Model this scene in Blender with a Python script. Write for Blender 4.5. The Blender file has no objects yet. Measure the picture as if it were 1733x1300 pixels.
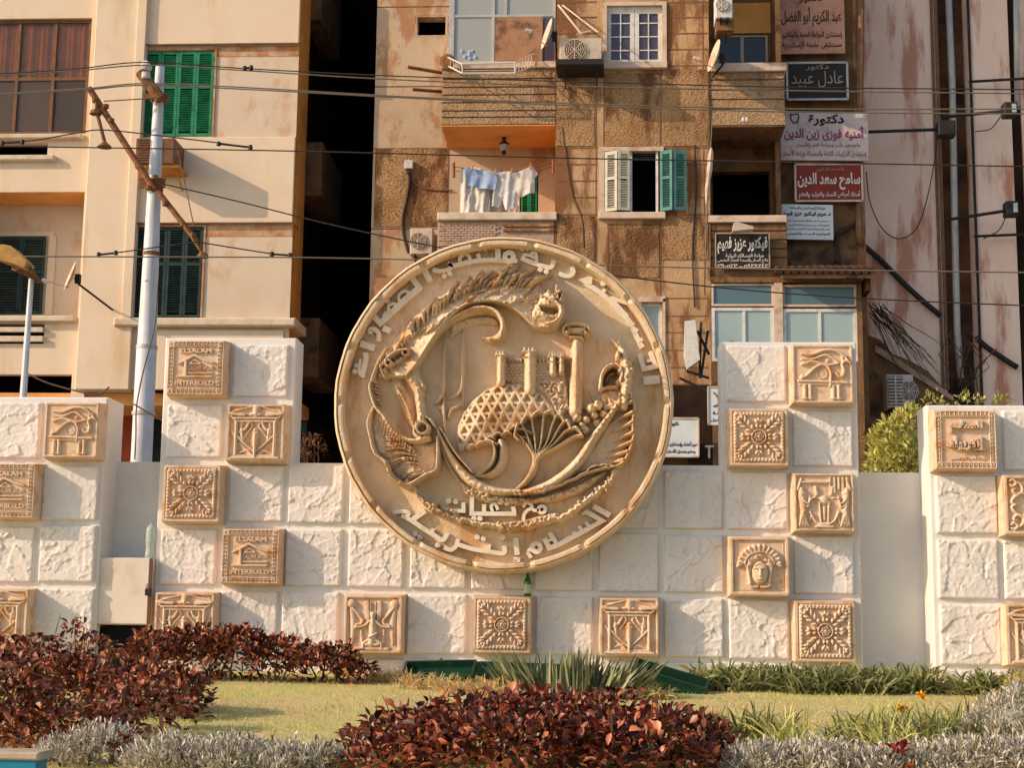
import bpy, math, random
import numpy as np
from mathutils import Matrix, Vector

random.seed(7)
rng = np.random.default_rng(11)
C = bpy.context.scene.collection
SC = bpy.context.scene

# ------------------------------------------------------------------ camera
IW, IH, F = 1733.0, 1300.0, 2600.0
YAW, PITCH, ROLL = 0.06, math.atan(410.0 / F), 0.0125
CAM = Vector((0, 0, 1.6))
fw = Vector((-math.sin(YAW) * math.cos(PITCH), math.cos(YAW) * math.cos(PITCH), math.sin(PITCH)))
r0 = fw.cross(Vector((0, 0, 1))).normalized()
u0 = r0.cross(fw)
rt = r0 * math.cos(ROLL) + u0 * math.sin(ROLL)
up = u0 * math.cos(ROLL) - r0 * math.sin(ROLL)
cd = bpy.data.cameras.new('camera')
cd.sensor_width = 36.0
cd.lens = 36.0 * F / IW
cd.clip_start = 0.1
cd.clip_end = 3000
cam = bpy.data.objects.new('camera', cd)
C.objects.link(cam)
cam.matrix_world = Matrix(((rt.x, up.x, -fw.x, CAM.x), (rt.y, up.y, -fw.y, CAM.y), (rt.z, up.z, -fw.z, CAM.z), (0, 0, 0, 1)))
SC.camera = cam
RT, UP, FW, CM = (np.array(v) for v in (rt, up, fw, CAM))

# ------------------------------------------------------------------ light
SUN = Vector((0.64, 0.26, -0.33)).normalized()
SUN_EL = math.asin(-SUN.z)
SUN_ROT = math.atan2(-SUN.x, -SUN.y)
w = bpy.data.worlds.new('World')
SC.world = w
w.use_nodes = True
nt = w.node_tree
sky = nt.nodes.new('ShaderNodeTexSky')
sky.sky_type = 'NISHITA'
sky.sun_disc = False
sky.sun_elevation = SUN_EL
sky.sun_rotation = SUN_ROT
sky.air_density = 1.0
sky.dust_density = 1.6
sky.ozone_density = 1.0
nt.links.new(sky.outputs[0], nt.nodes['Background'].inputs[0])
nt.nodes['Background'].inputs[1].default_value = 0.15
sl = bpy.data.lights.new('sun', 'SUN')
sl.energy = 3.4
sl.angle = math.radians(0.5)
sl.color = (1.0, 0.765, 0.56)
so = bpy.data.objects.new('sun', sl)
C.objects.link(so)
so.rotation_euler = SUN.to_track_quat('-Z', 'Y').to_euler()
so.location = (-20, -10, 30)
SC.view_settings.view_transform = 'Standard'
SC.view_settings.look = 'None'
SC.view_settings.gamma = 1
SC.view_settings.exposure = 0.22
try:
    SC.cycles.max_bounces = 6
    SC.cycles.diffuse_bounces = 3
except Exception:
    pass

# ------------------------------------------------------------------ helpers
def px(x, y, Y):
    d = FW * F + RT * (np.asarray(x, float)[..., None] - IW / 2) - UP * (np.asarray(y, float)[..., None] - IH / 2)
    t = (Y - CM[1]) / d[..., 1]
    return CM[0] + d[..., 0] * t, CM[2] + d[..., 2] * t

def pt(x, y, Y):
    a, b = px(x, y, Y)
    return (float(a), Y, float(b))

def R(x0, y0, x1, y1, Y):
    xm, ym = (x0 + x1) / 2, (y0 + y1) / 2
    return (float(px(x0, ym, Y)[0]), float(px(x1, ym, Y)[0]), float(px(xm, y1, Y)[1]), float(px(xm, y0, Y)[1]))

def s2l(c):
    return tuple(((v / 255) / 12.92 if v <= 10 else (((v / 255) + 0.055) / 1.055) ** 2.4) for v in c)

class MB:
    def __init__(s):
        s.v, s.f, s.n = [], [], 0
    def add(s, v, f):
        v = np.asarray(v, float).reshape(-1, 3)
        s.v.append(v)
        for a in f:
            s.f.append([int(i) + s.n for i in a])
        s.n += len(v)
        return s
    def box(s, x0, x1, y0, y1, z0, z1, ch=0):
        if ch <= 0:
            v = [(x0, y0, z0), (x1, y0, z0), (x1, y1, z0), (x0, y1, z0), (x0, y0, z1), (x1, y0, z1), (x1, y1, z1), (x0, y1, z1)]
            return s.add(v, [(0, 3, 2, 1), (4, 5, 6, 7), (0, 1, 5, 4), (1, 2, 6, 5), (2, 3, 7, 6), (3, 0, 4, 7)])
        c = ch
        v = [(x0, y0 + c, z0), (x1, y0 + c, z0), (x1, y1, z0), (x0, y1, z0), (x0, y0 + c, z1), (x1, y0 + c, z1), (x1, y1, z1), (x0, y1, z1),
             (x0 + c, y0, z0 + c), (x1 - c, y0, z0 + c), (x1 - c, y0, z1 - c), (x0 + c, y0, z1 - c)]
        return s.add(v, [(0, 3, 2, 1), (4, 5, 6, 7), (1, 2, 6, 5), (2, 3, 7, 6), (3, 0, 4, 7), (8, 9, 10, 11), (0, 1, 9, 8), (1, 5, 10, 9), (5, 4, 11, 10), (4, 0, 8, 11)])
    def rbox(s, c, ax, hx, hy, hz):
        # box with rotated axes; ax = 3 unit vectors
        c = np.array(c, float); A = [np.array(a, float) for a in ax]
        v = []
        for k in (-1, 1):
            for i, j in ((-1, -1), (1, -1), (1, 1), (-1, 1)):
                v.append(c + A[0] * hx * i + A[1] * hy * j + A[2] * hz * k)
        return s.add(v, [(0, 3, 2, 1), (4, 5, 6, 7), (0, 1, 5, 4), (1, 2, 6, 5), (2, 3, 7, 6), (3, 0, 4, 7)])
    def tube(s, pts, r, n=8, cap=True):
        P = np.array(pts, float)
        m = len(P)
        rr = np.full(m, r, float) if np.isscalar(r) else np.array(r, float)
        T = np.gradient(P, axis=0)
        T /= np.linalg.norm(T, axis=1)[:, None] + 1e-12
        a = np.array((0, 0, 1.0)) if abs(T[0][2]) < 0.9 else np.array((1.0, 0, 0))
        U = np.cross(T[0], a); U /= np.linalg.norm(U)
        vs = []
        for i in range(m):
            U = U - T[i] * np.dot(U, T[i]); U /= np.linalg.norm(U)
            V = np.cross(T[i], U)
            an = np.arange(n) * 2 * math.pi / n
            vs.append(P[i] + rr[i] * (np.cos(an)[:, None] * U + np.sin(an)[:, None] * V))
        f = []
        for i in range(m - 1):
            for k in range(n):
                k2 = (k + 1) % n
                f.append((i * n + k, i * n + k2, (i + 1) * n + k2, (i + 1) * n + k))
        if cap:
            f.append(tuple(range(n))[::-1]); f.append(tuple((m - 1) * n + k for k in range(n)))
        return s.add(np.concatenate(vs), f)
    def prism(s, poly, y0, y1):
        # poly of (x,z) extruded between y0 (front) and y1
        n = len(poly)
        v = [(p[0], y0, p[1]) for p in poly] + [(p[0], y1, p[1]) for p in poly]
        f = [tuple(range(n)), tuple(range(2 * n - 1, n - 1, -1))] + [(i, i + n, (i + 1) % n + n, (i + 1) % n) for i in range(n)]
        return s.add(v, f)
    def lathe(s, c, prof, n=16, axis='z'):
        vs, f = [], []
        for (r, h) in prof:
            for k in range(n):
                a = 2 * math.pi * k / n
                if axis == 'z':
                    vs.append((c[0] + r * math.cos(a), c[1] + r * math.sin(a), c[2] + h))
                else:
                    vs.append((c[0] + r * math.cos(a), c[1] + h, c[2] + r * math.sin(a)))
        for i in range(len(prof) - 1):
            for k in range(n):
                k2 = (k + 1) % n
                f.append((i * n + k, i * n + k2, (i + 1) * n + k2, (i + 1) * n + k))
        f.append(tuple(range(n))[::-1]); f.append(tuple((len(prof) - 1) * n + k for k in range(n)))
        return s.add(vs, f)
    def build(s, name, m, parent=None, smooth=False, local=False):
        V = np.concatenate(s.v) if s.v else np.zeros((0, 3))
        return mesh_obj(name, V, s.f, m, parent, smooth, local)

def mesh_obj(name, V, faces, m, parent=None, smooth=False, local=False):
    V = np.asarray(V, float)
    if parent is not None and not local:
        L = np.array(parent.location)
        p = parent.parent
        while p is not None:
            L = L + np.array(p.location); p = p.parent
        V = V - L
    me = bpy.data.meshes.new(name)
    if isinstance(faces, np.ndarray):
        nf, k = faces.shape
        me.vertices.add(len(V)); me.vertices.foreach_set('co', V.astype(np.float32).ravel())
        me.loops.add(nf * k); me.loops.foreach_set('vertex_index', faces.astype(np.int32).ravel())
        me.polygons.add(nf)
        me.polygons.foreach_set('loop_start', np.arange(0, nf * k, k, dtype=np.int32))
        me.update(calc_edges=True)
        me.validate()
    else:
        me.from_pydata([tuple(v) for v in V], [], faces)
    me.materials.append(m)
    if smooth:
        me.polygons.foreach_set('use_smooth', np.ones(len(me.polygons), dtype=bool))
    me.update()
    o = bpy.data.objects.new(name, me)
    C.objects.link(o)
    if parent is not None:
        o.parent = parent
    return o

def tag(o, label=None, cat=None, group=None, kind=None):
    if label: o['label'] = label
    if cat: o['category'] = cat
    if group: o['group'] = group
    if kind: o['kind'] = kind
    return o

def thing(name, label, cat, loc, group=None):
    o = bpy.data.objects.new(name, None)
    o.empty_display_size = 0.2
    o.location = loc
    C.objects.link(o)
    return tag(o, label, cat, group)

def dup(root, loc, label, group=None, scale=None):
    r = root.copy(); C.objects.link(r); r.location = loc
    if scale: r.scale = scale
    r['label'] = label
    if group: r['group'] = group
    def rec(a, b):
        for ch in list(a.children):
            c = ch.copy(); C.objects.link(c); c.parent = b
            rec(ch, c)
    rec(root, r)
    return r

def cr(pts, n=8):
    P = np.array(pts, float)
    if len(P) < 3: return P
    P = np.vstack([2 * P[0] - P[1], P, 2 * P[-1] - P[-2]])
    out = []
    for i in range(1, len(P) - 2):
        for k in range(n):
            t = k / n
            a, b, c, d = P[i - 1], P[i], P[i + 1], P[i + 2]
            out.append(0.5 * (2 * b + (c - a) * t + (2 * a - 5 * b + 4 * c - d) * t * t + (3 * b - a - 3 * c + d) * t ** 3))
    out.append(P[-2])
    return np.array(out)

def vnoise(X, Y, seed=0):
    xi, yi = np.floor(X).astype(int), np.floor(Y).astype(int)
    fx, fy = X - xi, Y - yi
    fx = fx * fx * (3 - 2 * fx); fy = fy * fy * (3 - 2 * fy)
    def h(a, b):
        n = (a * 374761393 + b * 668265263 + seed * 974634777) & 0x7fffffff
        n = ((n ^ (n >> 13)) * 1274126177) & 0x7fffffff
        return ((n ^ (n >> 16)) & 0xffff) / 65535.0
    return (h(xi, yi) * (1 - fx) + h(xi + 1, yi) * fx) * (1 - fy) + (h(xi, yi + 1) * (1 - fx) + h(xi + 1, yi + 1) * fx) * fy

def fbm(X, Y, oct=4, seed=0):
    s, a, t = 0, 1, 0
    for i in range(oct):
        s = s + a * vnoise(X * 2 ** i, Y * 2 ** i, seed + i); t += a; a *= 0.5
    return s / t

def seg_dist(X, Y, a, b):
    dx, dy = b[0] - a[0], b[1] - a[1]
    L = dx * dx + dy * dy + 1e-9
    t = np.clip(((X - a[0]) * dx + (Y - a[1]) * dy) / L, 0, 1)
    return np.hypot(X - a[0] - t * dx, Y - a[1] - t * dy), t

class Cv:
    """height canvas: shapes drawn with a height, turned into a relief mesh"""
    def __init__(s, x0, y0, x1, y1, step):
        s.xs = np.arange(x0, x1 + step, step); s.ys = np.arange(y0, y1 + step, step)
        s.X, s.Y = np.meshgrid(s.xs, s.ys)
        s.H = np.zeros_like(s.X)
    def stroke(s, pts, wd, h, prof='round', sm=True, mode='max'):
        P = cr(pts, 6) if sm and len(pts) > 2 else np.array(pts, float)
        n = len(P)
        W = np.interp(np.linspace(0, 1, n), np.linspace(0, 1, len(np.atleast_1d(wd))), np.atleast_1d(wd))
        Hh = np.interp(np.linspace(0, 1, n), np.linspace(0, 1, len(np.atleast_1d(h))), np.atleast_1d(h))
        m = W.max() + 1
        i0, i1 = np.searchsorted(s.xs, [P[:, 0].min() - m, P[:, 0].max() + m]); j0, j1 = np.searchsorted(s.ys, [P[:, 1].min() - m, P[:, 1].max() + m])
        if i1 <= i0 or j1 <= j0: return s
        X, Y = s.X[j0:j1, i0:i1], s.Y[j0:j1, i0:i1]
        bq = np.full(X.shape, 9.0); bh = np.zeros(X.shape)
        for i in range(n - 1):
            d, t = seg_dist(X, Y, P[i], P[i + 1])
            q = d / (W[i] + (W[i + 1] - W[i]) * t)
            k = q < bq
            bq[k] = q[k]; bh[k] = (Hh[i] + (Hh[i + 1] - Hh[i]) * t)[k]
        if prof == 'round': g = np.sqrt(np.clip(1 - bq ** 2, 0, 1))
        elif prof == 'ridge': g = np.clip(1 - bq, 0, 1)
        else: g = np.clip((1.0 - bq) * 6, 0, 1)
        v = bh * g
        T = s.H[j0:j1, i0:i1]
        if mode == 'max': np.maximum(T, v, out=T)
        elif mode == 'add': T += v
        elif mode == 'sub': T -= v; np.maximum(T, 0, out=T)
        elif mode == 'over': T += np.where(T > 0.002, v, 0)
        return s
    def mask(s, pts):
        P = np.array(pts, float); n = len(P)
        ins = np.zeros(s.X.shape, bool); dm = np.full(s.X.shape, 1e9)
        for i in range(n):
            a, b = P[i], P[(i + 1) % n]
            if a[1] != b[1]:
                c = ((a[1] > s.Y) != (b[1] > s.Y)) & (s.X < (b[0] - a[0]) * (s.Y - a[1]) / (b[1] - a[1]) + a[0])
                ins ^= c
            d, _ = seg_dist(s.X, s.Y, a, b)
            dm = np.minimum(dm, d)
        return ins, dm
    def poly(s, pts, h, edge=3.0, bulge=0.0, bw=40.0, sm=False, mode='max', noise=0, ns=0.2):
        P = cr(list(pts) + [pts[0]], 5)[:-1] if sm else pts
        ins, dm = s.mask(P)
        v = np.where(ins, h * np.clip(dm / edge, 0, 1) ** 0.6 + bulge * np.sin(np.clip(dm / bw, 0, 1) * math.pi / 2), 0)
        if noise: v += np.where(ins, noise * (fbm(s.X * ns, s.Y * ns, 4, 5) - 0.5) * np.clip(dm / edge, 0, 1), 0)
        if mode == 'max': s.H = np.maximum(s.H, v)
        elif mode == 'add': s.H = s.H + v
        else: s.H = np.maximum(s.H - v, 0)
        return s
    def disc(s, cx, cy, r, h, hole=0, prof='round'):
        d = np.hypot(s.X - cx, s.Y - cy)
        if hole: g = np.sqrt(np.clip(1 - ((d - (r + hole) / 2) / ((r - hole) / 2)) ** 2, 0, 1))
        elif prof == 'round': g = np.sqrt(np.clip(1 - (d / r) ** 2, 0, 1))
        else: g = np.clip((1 - d / r) * 6, 0, 1)
        s.H = np.maximum(s.H, h * g); return s
    def noise(s, amp, sc, seed=1):
        s.H = np.where(s.H > 0.004, np.maximum(s.H + amp * (fbm(s.X * sc, s.Y * sc, 4, seed) - 0.5), 0.004), s.H); return s
    def mesh(s, fn, thr=0.003, keep_all=False):
        """fn(X,Y,H)->(N,3)"""
        ny, nx = s.H.shape
        k = s.H > thr
        q = k[:-1, :-1] | k[1:, :-1] | k[:-1, 1:] | k[1:, 1:]
        if keep_all: q[:] = True
        j, i = np.nonzero(q)
        idx = lambda a, b: a * nx + b
        Fq = np.stack([idx(j, i), idx(j + 1, i), idx(j + 1, i + 1), idx(j, i + 1)], 1)
        used = np.unique(Fq)
        remap = np.zeros(nx * ny, int); remap[used] = np.arange(len(used))
        V = fn(s.X.ravel()[used], s.Y.ravel()[used], s.H.ravel()[used])
        return V, remap[Fq]

# ------------------------------------------------------------------ materials
def mat(name, c1, c2=None, rough=0.9, scale=3.0, bump=0.0, bscale=40.0, stain=None, samt=0.5, sscale=1.2, streak=1.0, metal=0.0, island=None, bdist=0.02, spec=0.25, slo=0.5, shi=0.68, trans=0.0, fine=0.0, fsc=120, flo=.42, fhi=.62):
    m = bpy.data.materials.new(name)
    m.use_nodes = True
    n, l = m.node_tree.nodes, m.node_tree.links
    b = n['Principled BSDF']
    b.inputs['Roughness'].default_value = rough
    b.inputs['Metallic'].default_value = metal
    b.inputs['Specular IOR Level'].default_value = spec
    geo = n.new('ShaderNodeNewGeometry')
    def noise(sc, det=4, vec=None):
        t = n.new('ShaderNodeTexNoise'); t.inputs['Scale'].default_value = sc; t.inputs['Detail'].default_value = det
        t.inputs['Roughness'].default_value = 0.62
        l.new(vec if vec is not None else geo.outputs['Position'], t.inputs['Vector']); return t
    def ramp(src, a, bb):
        r = n.new('ShaderNodeMapRange'); r.inputs[1].default_value = a; r.inputs[2].default_value = bb; r.interpolation_type = 'SMOOTHSTEP'
        l.new(src, r.inputs[0]); return r.outputs[0]
    def mix(fac, a, bb):
        x = n.new('ShaderNodeMix'); x.data_type = 'RGBA'
        if isinstance(fac, float): x.inputs[0].default_value = fac
        else: l.new(fac, x.inputs[0])
        for sock, val in ((x.inputs[6], a), (x.inputs[7], bb)):
            if isinstance(val, tuple): sock.default_value = (*val[:3], 1)
            else: l.new(val, sock)
        return x.outputs[2]
    col = tuple(c1)
    if c2 is not None:
        col = mix(ramp(noise(scale, 5).outputs['Fac'], 0.35, 0.68), tuple(c1), tuple(c2))
    if island is not None:
        mx = n.new('ShaderNodeMapRange'); mx.inputs[1].default_value = 0.0; mx.inputs[2].default_value = 1.0
        r = n.new('ShaderNodeValToRGB')
        el = r.color_ramp.elements
        el[0].position = 0; el[0].color = (*island[0], 1); el[1].position = 1; el[1].color = (*island[-1], 1)
        for k, cc in enumerate(island[1:-1]):
            e = el.new((k + 1) / (len(island) - 1)); e.color = (*cc, 1)
        l.new(geo.outputs['Random Per Island'], r.inputs[0]); col = r.outputs[0]
    if fine:
        col = mix(ramp(noise(fsc, 3).outputs['Fac'], flo, fhi), col, tuple(v * (1 - fine) for v in c1))
    if stain is not None:
        mp = n.new('ShaderNodeMapping'); mp.inputs['Scale'].default_value = (1, 1, 1 / streak)
        l.new(geo.outputs['Position'], mp.inputs[0])
        f = ramp(noise(sscale, 8, mp.outputs[0]).outputs['Fac'], slo, shi)
        ml = n.new('ShaderNodeMath'); ml.operation = 'MULTIPLY'; ml.inputs[1].default_value = samt; l.new(f, ml.inputs[0])
        col = mix(ml.outputs[0], col, tuple(stain))
    if isinstance(col, tuple): b.inputs['Base Color'].default_value = (*col, 1)
    else: l.new(col, b.inputs['Base Color'])
    if bump:
        bp = n.new('ShaderNodeBump'); bp.inputs['Strength'].default_value = bump; bp.inputs['Distance'].default_value = bdist
        l.new(noise(bscale, 6).outputs['Fac'], bp.inputs['Height']); l.new(bp.outputs[0], b.inputs['Normal'])
    if trans:
        tr = n.new('ShaderNodeBsdfTranslucent'); ms = n.new('ShaderNodeMixShader'); ms.inputs[0].default_value = trans
        if isinstance(col, tuple): tr.inputs[0].default_value = (*col, 1)
        else: l.new(col, tr.inputs[0])
        l.new(b.outputs[0], ms.inputs[1]); l.new(tr.outputs[0], ms.inputs[2]); l.new(ms.outputs[0], n['Material Output'].inputs[0])
    return m

def glassy(name, tint, fac=.1, rough=.05):
    m = bpy.data.materials.new(name); m.use_nodes = True
    n, l = m.node_tree.nodes, m.node_tree.links
    t = n.new('ShaderNodeBsdfTransparent'); t.inputs[0].default_value = (*tint, 1)
    n['Principled BSDF'].inputs['Base Color'].default_value = (*tint, 1); n['Principled BSDF'].inputs['Roughness'].default_value = rough
    x = n.new('ShaderNodeMixShader'); x.inputs[0].default_value = fac
    l.new(t.outputs[0], x.inputs[1]); l.new(n['Principled BSDF'].outputs[0], x.inputs[2]); l.new(x.outputs[0], n['Material Output'].inputs[0])
    return m

def glassmat(name, col, rough=0.08, trans=0.0):
    m = mat(name, col, rough=rough, spec=0.6)
    if trans: m.node_tree.nodes['Principled BSDF'].inputs['Transmission Weight'].default_value = trans
    return m

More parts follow.
